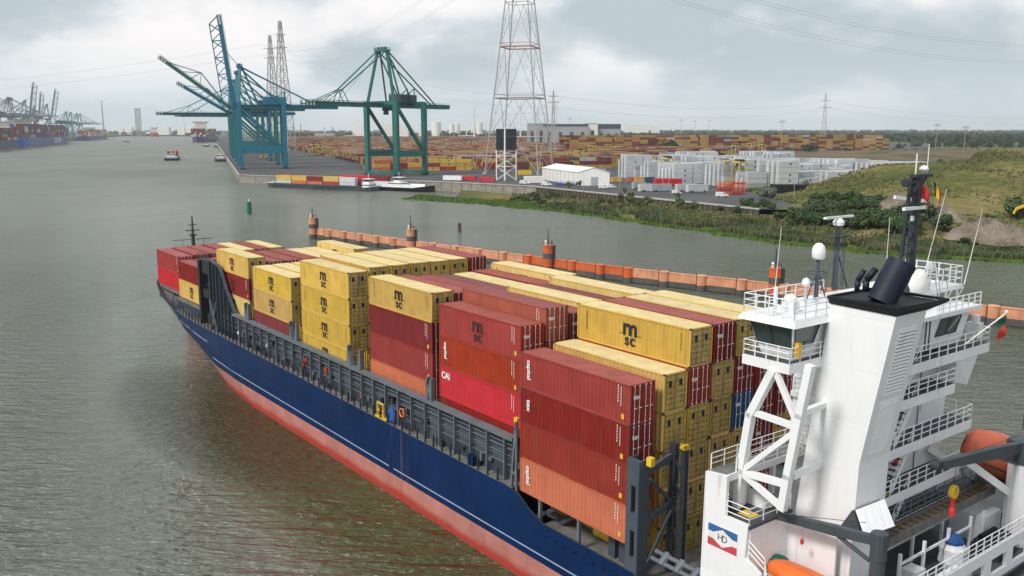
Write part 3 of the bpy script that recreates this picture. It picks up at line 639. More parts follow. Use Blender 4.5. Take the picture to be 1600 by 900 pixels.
# --- wing support truss
def tp(px, py, y=-43.6): return sp(px, py, 1, y)
def chain(pts, w):
    mb = MB(); pts = [Vector(p) for p in pts]
    for i, (a, b) in enumerate(zip(pts, pts[1:])): d = (b - a).normalized() * (w * .3); mb.bar(a - (d if i else d * 0), b + d, w, w, up=(0, 1, 0))
    return mb
tr = ship.part('wing_truss', chain([tp(1152, 792), tp(1158, 735), tp(1173, 648), tp(1208, 580)], .48), WP)
ship.part('leg', chain([tp(1222, 797), tp(1231, 745), tp(1250, 650), tp(1266, 574)], .46), WP, tr)
for a, b, w in ((tp(1175, 643), tp(1247, 668), .34), (tp(1159, 737), tp(1230, 757), .38), (tp(1243, 674), tp(1164, 732), .32), (tp(1163, 742), tp(1220, 792), .32), (tp(1213, 582), tp(1243, 655), .30)):
    ship.part('brace', chain([a, b], w), WP, tr)
for z in (-16.2, -20.0): ship.part('brace', MB().bar((29.4, -43.9, z), (29.6, -51.8, z + .2), .35), WP, tr)

# --- port bridge wing
mb = MB(); mb.box(29.8, 33.2, -52.0, -43.5, -13.8, -13.2); wing = ship.part('bridge_wing', mb, WP)
ship.part('wing_deck', MB().box(29.9, 33.1, -51.9, -43.6, -13.19, -13.15), 'deck_dark', wing)
slab_rail(wing, [(33.15, -47.2, -13.2), (33.15, -43.55, -13.2), (29.85, -43.55, -13.2), (29.85, -47.6, -13.2)], h=.95, sp=.9)
cb = [(32.35, -44.3, -13.15), (30.2, -44.3, -13.15), (30.2, -48.2, -13.15), (32.35, -48.2, -13.15)]
ct = [(33.1, -43.8, -11.0), (29.95, -43.8, -11.0), (29.95, -48.2, -11.0), (33.1, -48.2, -11.0)]
mb = MB(); mb.hexa([cb[1], cb[0], cb[3], cb[2], ct[1], ct[0], ct[3], ct[2]]); cab = ship.part('wing_cabin', mb, WP, wing)
def quad_pane(p00, p10, p11, p01, out, name='window', m='glass', parent=cab, fr=.05):
    """pane with frame proud of a wall; corners given counter-clockwise seen from outside"""
    o = Vector(out).normalized(); P = [Vector(q) for q in (p00, p10, p11, p01)]; mb = MB()
    for a, b in zip(P, P[1:] + P[:1]): mb.bar(a + o * .03, b + o * .03, fr, fr)
    w = ship.part(name, mb, 'ship_dark', parent)
    mb = MB(); mb.hexa([P[0] - o * .01, P[1] - o * .01, P[1] + o * .02, P[0] + o * .02, P[3] - o * .01, P[2] - o * .01, P[2] + o * .02, P[3] + o * .02]); ship.part('pane', mb, m, parent)
def lerp3(a, b, t): return tuple(a[i] + (b[i] - a[i]) * t for i in range(3))
def face_pt(b0, b1, t0, t1, u, v): return lerp3(lerp3(b0, b1, u), lerp3(t0, t1, u), v)
for u0, u1 in ((.03, .48), (.50, .97)):      # port side windows
    q = [face_pt(cb[0], cb[1], ct[0], ct[1], u, v) for u, v in ((u0, .34), (u1, .34), (u1, .96), (u0, .96))]; quad_pane(*q, (0, 1, -.3), parent=wing)
q = [face_pt(cb[1], cb[2], ct[1], ct[2], u, v) for u, v in ((.05, .36), (.48, .36), (.62, .94), (.05, .94))]; quad_pane(*q, (-1, 0, -.1), parent=wing)
mb = MB(); mb.hexa([(29.5, -48.6, -11.0), (33.6, -48.6, -11.0), (33.6, -43.35, -11.0), (29.5, -43.35, -11.0), (29.7, -48.6, -10.62), (33.4, -48.6, -10.62), (33.4, -43.6, -10.62), (29.7, -43.6, -10.62)])
ship.part('wing_roof', mb, WP, wing)
ship.part('monkey_deck', MB().box(29.9, 34.0, -60.5, -48.61, -10.9, -10.55), WP)
slab_rail(wing, [(33.4, -52, -10.6), (33.4, -43.7, -10.6), (29.8, -43.7, -10.6), (29.8, -49, -10.6)], h=1.15, sp=1.0)
mb = MB(); mb.tube((31.6, -44.3, -10.6), (31.6, -44.3, -8.9), .13, n=8); ship.part('post', mb, WP, wing)
mb = MB(); mb.box(31.2, 32.0, -46.2, -45.5, -10.6, -10.0); mb.lathe((31.6, -45.8, -10.0), [(.35, 0), (.4, .3), (.2, .5)], n=10); ship.part('searchlight', mb, WP, wing)
mb = MB(); mb.lathe((32.4, -48.5, -10.6), [(.06, 0), (.06, 1.2), (.22, 1.25), (.26, 1.45), (.2, 1.65), (.05, 1.75)], n=12); ship.part('small_radome', mb, 'radome', wing, smooth=True)
mb = MB(); mb.tube((30.6, -43.7, -11.8), (30.6, -43.55, -11.8), .3, n=10); ship.part('wing_lamp', MB().box(29.75, 30.0, -44.5, -44.2, -12.9, -12.0), 'sticker', wing)
# wheelhouse centre block, house front block
mb = MB(); mb.box(30.3, 34.0, -60.5, -48.3, -13.19, -10.91); mb.box(29.8, 34.2, -60.5, -52.0, -28.6, -13.21)
house = ship.part('deck_house', mb, WP)
for z in (-17.3, -20.4, -23.4, -26.4): ship.part('deck_band', MB().box(28.5, 34.2, -51.99, -50.2, z, z + .35), WP, house); slab_rail(house, [(34.1, -50.3, z + .35), (28.6, -50.3, z + .35), (28.6, -51.9, z + .35)])

# --- funnel
fy0, fy1 = -46.8, -50.15
F = dict(ft=(29.5, -9.85), at=(25.35, -9.95), k=(26.9, -19.2), ab=(27.05, -28.6), fb=(31.55, -28.6))
mb = MB(); poly = [F['fb'], F['ft'], F['at'], F['k'], F['ab']]
mb.prism(poly, 'y', fy1, fy0); fun = ship.part('funnel', mb, 'funnel_white')
mb = MB(); mb.hexa([(25.3, -50.2, -9.96), (29.55, -50.2, -9.86), (29.55, -46.74, -9.86), (25.3, -46.74, -9.96), (24.9, -51.7, -9.6), (29.65, -51.5, -9.52), (29.65, -46.7, -9.52), (25.1, -46.7, -9.6)])
ship.part('black_top', mb, 'black', fun)
mb = MB(); P_ = [(24.9, -51.7), (29.65, -51.5), (29.65, -46.7), (25.1, -46.7)]
for (xa_, ya_), (xb_, yb_) in zip(P_, P_[1:] + P_[:1]): mb.bar((xa_, ya_, -9.47), (xb_, yb_, -9.47), .1, .16)
ship.part('top_rim', mb, 'black', fun)
mb = MB(); a = V3(27.2, -48.3, -9.6); b = a + V3(-.55, -1.05, 2.35); mb.tube(a, b, .66, .68, n=24); b2 = b + (b - a).normalized() * .02; mb.tube(b2, b2 + (b - a).normalized() * .01, .6, n=24)
mb2 = MB(); mb2.tube(a, b, .80, .84, n=24, cap=False); mb2.tube(a, b, .74, .77, n=24, cap=False)
ship.part('exhaust_pipe', mb2, 'black_pipe', fun, smooth=True)
for x, y, dx, h, r in ((28.7, -48.2, .25, .95, .16), (28.2, -48.3, .35, 1.1, .2)):
    mb = MB(); mb.tube((x, y, -9.1), (x, y, -9.1 + h * .6), r, n=10); mb.tube((x, y, -9.1 + h * .6), (x - dx, y - dx, -9.1 + h + .3), r, n=10); ship.part('vent_pipe', mb, 'black_pipe', fun, smooth=True)
def aft_x(z):
    (xa, za), (xk, zk) = F['at'], F['k']
    return xa + (xk - xa) * (za - z) / (za - zk) if z > zk else xk
for zt, zb in ((-10.9, -14.9), (-15.4, -18.7)):      # louvres on the aft face
    mb = MB(); e = .05
    def ap(y, z, d=0): return (aft_x(z) - d, y, z)
    for ya, za_, yb, zb_ in ((-47.55, zt, -49.45, zt), (-47.55, zb, -49.45, zb), (-47.55, zt, -47.55, zb), (-49.45, zt, -49.45, zb)): mb.bar(ap(ya, za_, .03), ap(yb, zb_, .03), .09, .09)
    lv = ship.part('louvre', mb, WP, fun)
    n = 18; mb = MB(); mb.hexa([ap(-49.42, zb, .005), ap(-47.58, zb, .005), ap(-47.58, zb, .01), ap(-49.42, zb, .01), ap(-49.42, zt, .005), ap(-47.58, zt, .005), ap(-47.58, zt, .01), ap(-49.42, zt, .01)]); ship.part('back', mb, 'ship_grey', lv)
    for k in range(n):
        z = zt - .1 - (zt - zb - .2) * k / (n - 1); mb = MB(); x = aft_x(z)
        mb.hexa([(x - .10, -49.4, z - .07), (x - .10, -47.6, z - .07), (x - .012, -47.6, z + .05), (x - .012, -49.4, z + .05), (x - .10, -49.4, z - .045), (x - .10, -47.6, z - .045), (x - .012, -47.6, z + .075), (x - .012, -49.4, z + .075)])
        ship.part('slat', mb, WP, lv)
mb = MB(); mb.bar((26.97, fy0, -21.2), (27.0, fy1, -21.2), .05, .04); ship.part('seam', mb, WP, fun)
# slanted vent boxes at the funnel foot
TL, TR, BL2, BR = sp(1336, 797, 0, 26.75), sp(1380, 780, 0, 26.75), sp(1350, 838, 0, 25.3), sp(1396, 822, 0, 25.3)
for k in range(4):
    u0, u1 = (k + .05) / 4, (k + .93) / 4; q = [BL2.lerp(BR, u0), BL2.lerp(BR, u1), TL.lerp(TR, u1), TL.lerp(TR, u0)]; d_ = V3(-.12, 0, .06); ship.part('vent_panel', MB().hexa(q + [p + d_ for p in q]), WP, fun)
mb = MB(); mb.hexa([BL2 + V3(.15, 0, -.1), BR + V3(.15, 0, -.1), BR + V3(1.6, 0, -.1), BL2 + V3(1.6, 0, -.1), TL + V3(.1, 0, -.1), TR + V3(.1, 0, -.1), TR + V3(.2, 0, -.1), TL + V3(.2, 0, -.1)]); ship.part('vent_core', mb, 'ship_dark', fun)

# --- starboard galleries, aft edge near x = 28
XA = 28.0
def gallery(z, y1, y0=-50.5, th=.66):
    g = ship.part('gallery', MB().box(XA, 30.4, y1, y0, z - th, z - .01), WP)
    ship.part('deck_sheet', MB().box(XA + .08, 30.35, y1 + .08, y0, z - .009, z + .02), 'deck_dark', g)
    slab_rail(g, [(XA + .06, y0, z), (XA + .06, y1 + .06, z), (30.3, y1 + .06, z)], h=1.1, sp=1.2)
    return g
lv = [(-14.5, -64.8), (-16.75, -60.2), (-19.9, -63.2), (-23.1, -62.0), (-26.2, -61.5)]
gs = [gallery(*a) for a in lv]
mb = MB(); mb.box(29.7, 34.2, -62.5, -50.5, -28.6, -14.9); aw = ship.part('aft_wall', mb, WP)
for z in (-16.6, -19.7, -22.8, -26.0):
    ship.part('door', MB().box(29.60, 29.69, -59.9, -59.0, z - 2.35, z - .35), WP, aw, label='white steel door')
    ship.part('porthole', MB().tube((29.69, -57.8, z - 1.1), (29.62, -57.8, z - 1.1), .22, n=12), 'glass', aw)
# wing end panel hanging under the starboard wing
ship.part('wing_panel', MB().hexa([(28.3, -62.6, -17.3), (28.5, -61.0, -16.9), (30.3, -61.0, -16.9), (30.3, -62.6, -17.3), (28.1, -63.6, -14.86), (28.1, -60.4, -14.86), (30.3, -60.4, -14.86), (30.3, -63.6, -14.86)]), WP)
# stairs between galleries
for (za, _), (zb, _) in zip(lv[1:], lv[:-1]):
    st = ship.part('stair', MB().bar((28.3, -53.3, za), (28.3, -55.6, zb - .05), .07, .28).bar((29.05, -53.3, za), (29.05, -55.6, zb - .05), .07, .28), WP)
    mb = MB(); mb.rail([(28.25, -53.3, za), (28.25, -55.6, zb)], h=.95, sp=.9, r=.03, rows=2); ship.part('handrail', mb, WP, st)
    for k in range(9):
        t = (k + .5) / 9; ship.part('step', MB().box(28.38, 29.02, -53.3 - 2.3 * t - .14, -53.3 - 2.3 * t + .14, za + (zb - za) * t - .03, za + (zb - za) * t + .03), 'deck_dark', st)
for (z, y1) in lv:       # fittings on each gallery
    ship.part('fire_box', MB().box(29.5, 29.69, -56.3, -55.8, z + .9, z + 1.5), 'sign_red' if z < -20 else 'ship_grey_light', aw); ship.part('step_plate', MB().box(28.2, 28.9, -52.9, -52.1, z + .021, z + .05), 'sticker', aw)
    ship.part('wall_pipe', MB().tube((29.62, -55.2, z + .1), (29.62, -55.2, z + 2.0), .05, n=5).tube((29.62, -58.6, z + .1), (29.62, -58.6, z + 2.0), .04, n=5), 'ship_grey_light', aw)
# starboard wheelhouse end with windows and roofs
mb = MB(); mb.hexa([(28.6, -61.6, -14.0), (33.5, -61.6, -14.0), (33.5, -53.0, -14.0), (28.6, -53.0, -14.0), (28.2, -61.8, -11.75), (33.6, -61.8, -11.75), (33.6, -53.0, -11.75), (28.2, -53.0, -11.75)])
wh = ship.part('wheelhouse', mb, WP)
for y0, y1 in ((-57.6, -58.9), (-59.1, -60.4)):
    quad_pane((28.46, y0, -13.2), (28.46, y1, -13.2), (28.25, y1 - .25, -12.0), (28.25, y0 - .25, -12.0), (-1, 0, 0), parent=wh)
ship.part('roof', MB().box(27.8, 33.8, -62.6, -54.2, -11.74, -11.45), WP, wh)
ship.part('compass_deck', MB().box(29.5, 33.9, -63.2, -57.5, -10.6, -10.3), WP, wh)
mb = MB()
for y in (-57.9, -59.6, -61.2, -62.8):
    for x in (29.7, 33.6): mb.box(x - .06, x + .06, y - .06, y + .06, -11.45, -10.6)
    mb.tube((29.7, y, -11.4), (29.7, y - .9, -10.6), .05, n=5)
ship.part('deck_posts', mb, WP, wh)
slab_rail(wh, [(29.6, -57.6, -10.3), (29.6, -63.1, -10.3), (33.8, -63.1, -10.3)], h=1.3, sp=.9)
slab_rail(wh, [(27.9, -56.5, -11.45), (27.9, -62.5, -11.45)], h=.9, sp=.9)
mb = MB(); mb.box(29, 33.8, -57.4, -52, -10.9, -10.5); ship.part('deck_box', mb, WP, wh)
mb = MB(); mb.lathe((30.2, -57.6, -10.3), [(.85, 0), (.9, .5), (.85, 1.1), (.6, 1.45), (.15, 1.55)], n=20); ship.part('large_radome', mb, 'radome', wh, smooth=True)
mb = MB(); mb.lathe((30.5, -60.4, -10.3), [(.07, 0), (.07, 1.1), (.3, 1.15), (.34, 1.4), (.22, 1.62), (.05, 1.7)], n=12); ship.part('small_radome', mb, 'radome', wh, smooth=True)
mb = MB(); mb.lathe((29.9, -55.6, -11.4), [(.55, 0), (.35, .6), (.05, 1.1)], n=4); ship.part('daymark', mb, 'ship_dark', wh)
mb = MB(); mb.box(28.0, 28.9, -63.6, -62.9, -13.98, -12.9); mb.lathe((28.4, -63.2, -12.9), [(.3, 0), (.3, .5), (.1, .6)], n=8); ship.part('wing_console', mb, WP, wh)
ship.part('ladder', MB().box(28.05, 28.12, -56.2, -56.12, -14, -11.5).box(28.05, 28.12, -55.72, -55.64, -14, -11.5), 'ship_grey', wh)

# --- masts
mb = MB(); mx, my = 30.2, -57.0
mb.tube((mx, my, -11.0), (mx, my, -2.6), .34, .26, n=8); mb.tube((mx + .2, my - .55, -11), (mx, my - .45, -2.6), .13, n=6); mb.tube((mx + .6, my + .5, -11), (mx + .2, my + .4, -2.6), .13, n=6)
for k in range(12): z = -10.4 + k * .65; mb.tube((mx + .15, my - .5, z), (mx + .4, my + .45, z), .05, n=4)
mast = ship.part('main_mast', mb, 'ship_dark')
mb = MB(); mb.box(mx - .25, mx + .25, my - 1.5, my + .5, -2.65, -2.45); mb.tube((mx, my + .2, -3.0), (mx, my + 1.4, -3.0), .09, n=6); mb.tube((mx, my + 1.35, -3.0), (mx, my + 1.55, -3.0), .28, n=10); mb.bar((mx, my - 1.2, -2.6), (mx, my - .2, -3.6), .1)
ship.part('yard', mb, 'ship_dark', mast)
mb = MB(); mb.tube((mx, my - 1.15, -2.45), (mx, my - 1.15, -.5), .03, n=5); mb.tube((mx, my + .3, -2.45), (mx, my + .3, -1.1), .05, n=5); ship.part('antenna', mb, 'print_white', mast)
mb = MB(); mb.lathe((mx, my - .75, -2.45), [(.1, 0), (.1, .2), (.28, .24), (.3, .36), (.2, .5), (.04, .56)], n=12); ship.part('radome', mb, 'radome', mast, smooth=True)
for k, z in enumerate((-3.6, -4.2, -4.9, -5.5, -6.6, -7.6, -8.3)):
    mb = MB(); mb.tube((mx - .1, my + .45, z), (mx - .1, my + .45, z + .32), .13, n=8); ship.part('signal_lamp', mb, 'print_white' if k in (3,) else 'ship_dark', mast)
ship.part('radar_scanner', MB().box(mx - .35, mx - .15, my - .9, my + 1.9, -4.75, -4.55), 'print_white', mast)
mb = MB(); mb.tube((34.6, -55.2, -10.6), (34.6, -55.2, -6.1), .2, .15, n=8)
for s in (-1, 1): mb.tube((34.6, -55.2 + s * 1.6, -10.6), (34.6, -55.2, -7.8), .06, n=5)
mb.tube((34.3, -55.7, -10.6), (34.3, -55.7, -6.4), .03, n=4); mb.tube((34.3, -55.45, -10.6), (34.3, -55.45, -6.4), .03, n=4)
rm = ship.part('radar_mast', mb, 'ship_grey')
mb = MB(); mb.lathe((34.6, -55.2, -6.1), [(.35, 0), (.4, .25), (.2, .5)], n=10); mb.box(34.5, 34.7, -56.9, -53.5, -5.6, -5.45); ship.part('radar_scanner', mb, 'print_white', rm)
ship.part('platform', MB().box(34.2, 35.0, -56.2, -54.2, -6.9, -6.82), 'ship_dark', rm)
mb = MB(); mb.tube((33.0, -50.6, -10.6), (33.0, -50.6, -7.9), .16, .12, n=8); mb.tube((33, -51.7, -10.6), (33, -50.6, -8.6), .05, n=5); mb.tube((33, -49.5, -10.6), (33, -50.6, -8.6), .05, n=5)
for s in range(12): a, b = s * math.pi / 6, (s + 1) * math.pi / 6; mb.tube((33 + .7 * math.cos(a), -50.6 + .7 * math.sin(a), -8.8), (33 + .7 * math.cos(b), -50.6 + .7 * math.sin(b), -8.8), .04, n=4)
sm = ship.part('satellite_mast', mb, 'ship_grey')
mb = MB(); mb.lathe((33.0, -50.6, -7.9), [(.3, 0), (.42, .12), (.44, .55), (.36, .85), (.2, 1.02), (.04, 1.07)], n=20); ship.part('radome', mb, 'radome', sm, smooth=True)
for a, b in (((31.9, -44.5, -10.6), (31.7, -44.6, -5.3)), ((29.6, -57.8, -9.0), (29.0, -58.6, -3.4)), ((29.3, -62.9, -10.3), (28.9, -63.7, -5.0)), ((30.2, -54.0, -10), (30.4, -54.3, -5.2))):
    ship.part('whip_antenna', MB().tube(a, b, .035, .012, n=5), 'print_white')
mb = MB()
for a, b in (((mx, my - 1.4, -2.6), (29.0, -60, -10.3)), ((mx, my - .6, -2.6), (28.2, -57.5, -11.4)), ((mx, my + .2, -2.8), (29.5, -54.6, -10.4)), ((mx, my, -3), (33.5, -58, -10.4)), ((mx, my - 1.2, -2.6), (28.5, -58.4, -11.4))): mb.tube(a, b, .018, n=4, cap=False)
ship.part('stays', mb, 'ship_grey', mast)
# flags: things of their own, hanging from the halyards
def flag(name, label, pts, cols, n=6):
    """pts: hoist top, hoist bottom, fly vector; cloth waves out of plane"""
    top, bot, fly = [Vector(q) for q in pts]; mb = MB(); nc = len(cols); side = fly.cross(top - bot).normalized()
    def P(u, v): q = top.lerp(bot, v) + fly * u + Vector((0, 0, -.35 * u * u)) + side * (.09 * math.sin(u * 9 + v * 3)); return q
    N = n * nc
    for i in range(N):
        for j in range(4):
            mb.poly([P(i / N, j / 4), P((i + 1) / N, j / 4), P((i + 1) / N, (j + 1) / 4), P(i / N, (j + 1) / 4)], i // n)
    solo(name, mb, cols, label, 'flag', tuple(bot), SHIP, smooth=True)
flag('flag', 'plain red flag flying from the mast halyard', ((mx - .1, my - .35, -3.05), (mx - .1, my - .42, -3.95), (-.3, -.62, -.3)), ['sign_red'])
mk('flag_yellow', (.7, .5, .04), .7)
flag('flag', 'black, yellow and red striped flag flying right of the plain red one', ((mx - .3, my - 1.55, -2.95), (mx - .3, my - 1.75, -3.85), (-.3, -.5, -.45)), ['black', 'flag_yellow', 'sign_red'])
mk('flag_green', (.01, .13, .07), .7)
st = ship.part('flag_staff', MB().tube((27.8, -60.6, -14.0), (27.0, -64.6, -12.15), .05, n=6).lathe((27.0, -64.6, -12.2), [(.05, 0), (.14, .1), (.05, .25)], n=8), 'print_white')
flag('flag', 'limp green and red flag on the slanting white staff of the bridge wing', ((27.0, -64.55, -12.25), (27.2, -63.9, -12.6), (-.05, -.1, -1.2)), ['flag_green', 'sign_red'], 4)

# --- stern deck: cranes, gangway, frames, bulwark
def deck_crane(name, base, tip, zb, rp, label, white=False):
    k_ = 1.35 if white else 1.0
    c = ship.part(name, MB().tube((base[0], base[1], zb), (base[0], base[1], base[2] - 1.1), rp, n=14), WP if white else 'crane_grey', label=label)
    ship.part('slew_head', MB().tube((base[0], base[1], base[2] - 1.1), (base[0], base[1], base[2] + .5), rp * 1.12, n=14).box(base[0] - rp, base[0] + rp, base[1] - rp * .8, base[1] + rp * .8, base[2] - .3, base[2] + .45), 'crane_grey', c)
    a, b = Vector(base), Vector(tip); d = (b - a).normalized(); side = d.cross(Vector((0, 0, 1))).normalized(); up = side.cross(d)
    mb = MB(); m = a.lerp(b, .35)
    for p, q, h0, h1 in ((a, m, .5 * k_, .6 * k_), (m, b, .6 * k_, .36 * k_)):
        mb.hexa([p - side * .22 - up * h0 / 2, p + side * .22 - up * h0 / 2, q + side * .2 - up * h1 / 2, q - side * .2 - up * h1 / 2, p - side * .22 + up * h0 / 2, p + side * .22 + up * h0 / 2, q + side * .2 + up * h1 / 2, q - side * .2 + up * h1 / 2])
    ship.part('boom', mb, 'crane_grey', c)
    ship.part('luffing_cylinder', MB().tube(a + Vector((0, 0, -1.3)) + d * .5, a.lerp(b, .34) - up * .3, .13, n=8), 'crane_grey', c)
    ship.part('sheave', MB().tube(b - side * .28, b + side * .28, .32, n=12), 'ship_dark', c)
    mb = MB(); mb.tube(b, a.lerp(b, .1) + up * .9, .02, n=4); ship.part('cable', mb, 'ship_dark', c); return c
cr = deck_crane('provision_crane', (24.3, -45.0, -22.5), (31.9, -45.0, -23.5), -28.6, .42, 'dark grey deck crane on the port quarter')
mb = MB(); mb.tube((29.2, -45, -22.7), (29.2, -45, -24.2), .015, n=4); mb.lathe((29.2, -45, -24.6), [(.05, 0), (.12, .1), (.12, .3), (.04, .4)], n=8); ship.part('hook_block', mb, 'sign_red', cr)
cr2 = deck_crane('provision_crane', (25.0, -64.8, -21.4), (25.0, -52.3, -19.9), -28.6, .9, 'dark grey deck crane with white pedestal on the starboard quarter', True)
ship.part('ladder_cage', MB().rail([(24.9, -65.2, -20.0), (24.9, -64.0, -20.0)], h=1.2, sp=.4), 'ship_dark', cr2)
mb = MB(); mb.tube((25, -54.9, -20), (25, -54.9, -21.9), .015, n=4); ship.part('cable', mb, 'ship_dark', cr2)
mb = MB(); mb.tube((24.85, -54.9, -22.3), (25.15, -54.9, -22.3), .42, n=12); mb.box(24.85, 25.15, -55.1, -54.7, -22.5, -21.9); hk = ship.part('hook_block', mb, 'safety_yellow', cr2)
mb = MB(); mb.tube((25, -54.9, -22.6), (25, -54.9, -23.3), .14, n=8); mb.lathe((25, -54.9, -24.0), [(.02, 0), (.2, .12), (.2, .5), (.1, .72)], n=8); ship.part('hook', mb, 'sign_red', cr2)
# stowed gangway across the deck
g0, g1 = (27.6, -50.6, -25.1), (27.6, -66.0, -25.1)
gw = ship.part('gangway', MB().box(26.7, 27.6, -65, -50.4, -25.35, -25.1).box(26.65, 26.75, -65, -50.4, -25.5, -24.9).box(27.6, 27.7, -65, -50.4, -25.5, -24.9), 'grating')
mb = MB(); mb.rail([(27.7, -50.4, -24.9), (27.7, -65, -24.9)], h=1.1, sp=.9, r=.03); mb.rail([(28.5, -50.4, -25.1), (28.5, -65, -25.1)], h=1.2, sp=1.3, r=.035); ship.part('railing', mb, 'ship_grey_light', gw)
for k in range(18): ship.part('tread', MB().box(26.78, 27.58, -50.9 - k * .8, -50.6 - k * .8, -25.09, -25.04), 'rust', gw)
ship.part('walkway', MB().box(27.75, 29.4, -66, -50.4, -25.45, -25.2), 'deck_dark', gw)
ship.part('platform', MB().box(25.2, 28.6, -67.4, -65.1, -25.1, -24.8), 'grating', gw)
for x, y in ((26.2, -51.2), (26.2, -54.2), (26.2, -57.4), (26.2, -60.5), (26.1, -62.2), (27.9, -52), (27.9, -56), (27.9, -60)):
    ship.part('post', MB().box(x - .09, x + .09, y - .09, y + .09, -28.6, -25.5 if x > 27 else -25.9), WP)
ship.part('frame_rail', MB().box(26.14, 26.26, -60.5, -51.2, -26.7, -26.55), WP)
mb = MB(); mb.box(23.3, 23.5, -69.5, -44, -27.0, -26.2); mb.box(23.3, 23.5, -69.5, -44, -28.6, -28.1)
for k in range(9): y = -44 - k * 3.1; mb.box(23.305, 23.495, y - .95, y, -28.09, -27.01)
bw = ship.part('stern_bulwark', mb, WP)
slab_rail(bw, [(23.4, -44, -26.2), (23.4, -69.4, -26.2)], h=1.0, sp=1.0)
mb = MB(); mb.prism([(34, -29.2), (34, -26.6), (24, -26.3), (24, -29.2)], 'y', -69.95, -69.8); ship.part('starboard_bulwark', mb, WP)
ship.part('deck_locker', MB().box(25.6, 26.6, -53.4, -52.2, -28.6, -27.3), WP); ship.part('deck_bench', MB().box(24.2, 25.4, -56.8, -54.0, -28.6, -28.0).box(24.2, 24.4, -56.8, -54.0, -28.0, -27.4), WP)
mb = MB(); mb.box(24.2, 26.0, -63.2, -60.6, -28.6, -27.5); ship.part('mooring_winch', mb, 'ship_dark')
mb = MB()
for q in range(4): mb.tube((24.4 + q * .4, -63, -27.3), (24.4 + q * .4, -60.8, -27.3), .2, n=8)
ship.part('winch_pipes', mb, 'black')
# boats and gear resting on the deck: things of their own
def boat(mb, c, L, Wd, Hh, ax, tilt=0.0, closed=True):
    c = Vector(c); f = Vector(ax).normalized(); f = (f + Vector((0, 0, tilt))).normalized(); s = f.cross(Vector((0, 0, 1))).normalized(); u = s.cross(f); n = 12; rings = []
    for k in range(n + 1):
        t = -1 + 2 * k / n; w = (1 - abs(t) ** 3.2) ** .6 if abs(t) < 1 else 0; w = max(w, .03); ring = []
        for j in range(12):
            a = 2 * math.pi * j / 12; ca, sa = math.cos(a), math.sin(a); r = Hh * (.55 if sa > 0 else .5)
            ring.append(c + f * (t * L / 2) + s * (ca * Wd / 2 * w) + u * ((abs(sa) ** .8 * (1 if sa > 0 else -1)) * r * (.35 + .65 * w)))
        rings.append(ring)
    i = len(mb.v)
    for r in rings: mb.v += [tuple(p) for p in r]
    for k in range(n):
        for j in range(12): j2 = (j + 1) % 12; mb.f.append((i + k * 12 + j, i + (k + 1) * 12 + j, i + (k + 1) * 12 + j2, i + k * 12 + j2)); mb.m.append(0)
    return f, s, u
t = Thing('rescue_boat', 'bright orange rescue boat under the port deck crane', 'boat', (28.6, -44.1, -27), SHIP)
mb = MB(); boat(mb, (28.0, -44.3, -26.6), 6.4, 2.3, 1.5, (1, -.06, 0)); t.part('hull', mb, 'orange', smooth=True)
t.part('canopy_ridge', MB().tube((29.8, -44.3, -25.78), (26.2, -44.1, -25.7), .06, n=6), 'boat_orange'); t.part('fender', MB().tube((30.6, -43.5, -26.7), (25.6, -43.2, -26.7), .12, n=8), 'bag_white')
t.part('cradle', MB().box(29.6, 29.8, -45.2, -43.4, -28.6, -27.2).box(26.6, 26.8, -45.2, -43.4, -28.6, -27.2), WP)
mb = MB(); mb.lathe((30.7, -44.9, -28.6), [(.85, 0), (.9, 1.0), (.95, 1.9), (.6, 2.5), (.1, 2.75)], n=13); solo('covered_drum', mb, 'tarp_green', 'dark green tarpaulin covered drum beside the orange boat', 'covered drum', (30.7, -44.9, -28.6), SHIP, smooth=True)
t = Thing('lifeboat', 'orange-red enclosed lifeboat on its slanting launching rails behind the white crane pedestal', 'lifeboat', (26, -63.5, -25), SHIP)
mb = MB(); boat(mb, (26.6, -67.2, -23.6), 9.5, 3.3, 3.1, (-.45, -1, 0), -.42); t.part('hull', mb, 'boat_orange', smooth=True)
for k in range(4):
    p = Vector((25.3, -64.4 - k * 1.15, -21.7 - k * .72)); t.part('window', MB().bar(p, p + Vector((-.15, -.42, -.28)), .1, .22), 'print_white')
t.part('rubbing_band', MB().bar((26.9, -63.2, -22.9), (24.2, -69.0, -25.6), .12, .12), 'ship_dark')
mb = MB(); mb.bar((27.2, -60.2, -21.8), (24.6, -66.0, -26.2), .3, .5); mb.bar((29.5, -60.2, -21.8), (27.9, -67.5, -26.2), .3, .5)
ship.part('launching_rail', mb, WP)
mb = MB(); mb.box(26.2, 28.6, -65.2, -62.6, -28.6, -26.6); ship.part('rail_base', mb, WP)
t = Thing('bulk_bag', 'crumpled white bulk bag with blue lining standing on the stern deck', 'bag', (26.0, -57.6, -28.6), SHIP)
mb = MB(); mb.lathe((26.0, -57.8, -28.6), [(.75, 0), (.92, .35), (.85, .9), (.9, 1.3), (.7, 1.6)], n=9); t.part('bag', mb, 'bag_white')
mb = MB(); mb.lathe((26.05, -57.85, -27.05), [(.62, 0), (.7, .25), (.4, .6), (.1, .7)], n=8); t.part('lining', mb, 'blue_cloth')

# ================================================================ the port and the land (world frame)
GZ = 5.5
def gat(px, py, z=GZ): return ray_at(px, py, z)
RG = random.Random(11)
def smooth(a, b, x): t = max(0, min(1, (x - a) / (b - a))); return t * t * (3 - 2 * t)
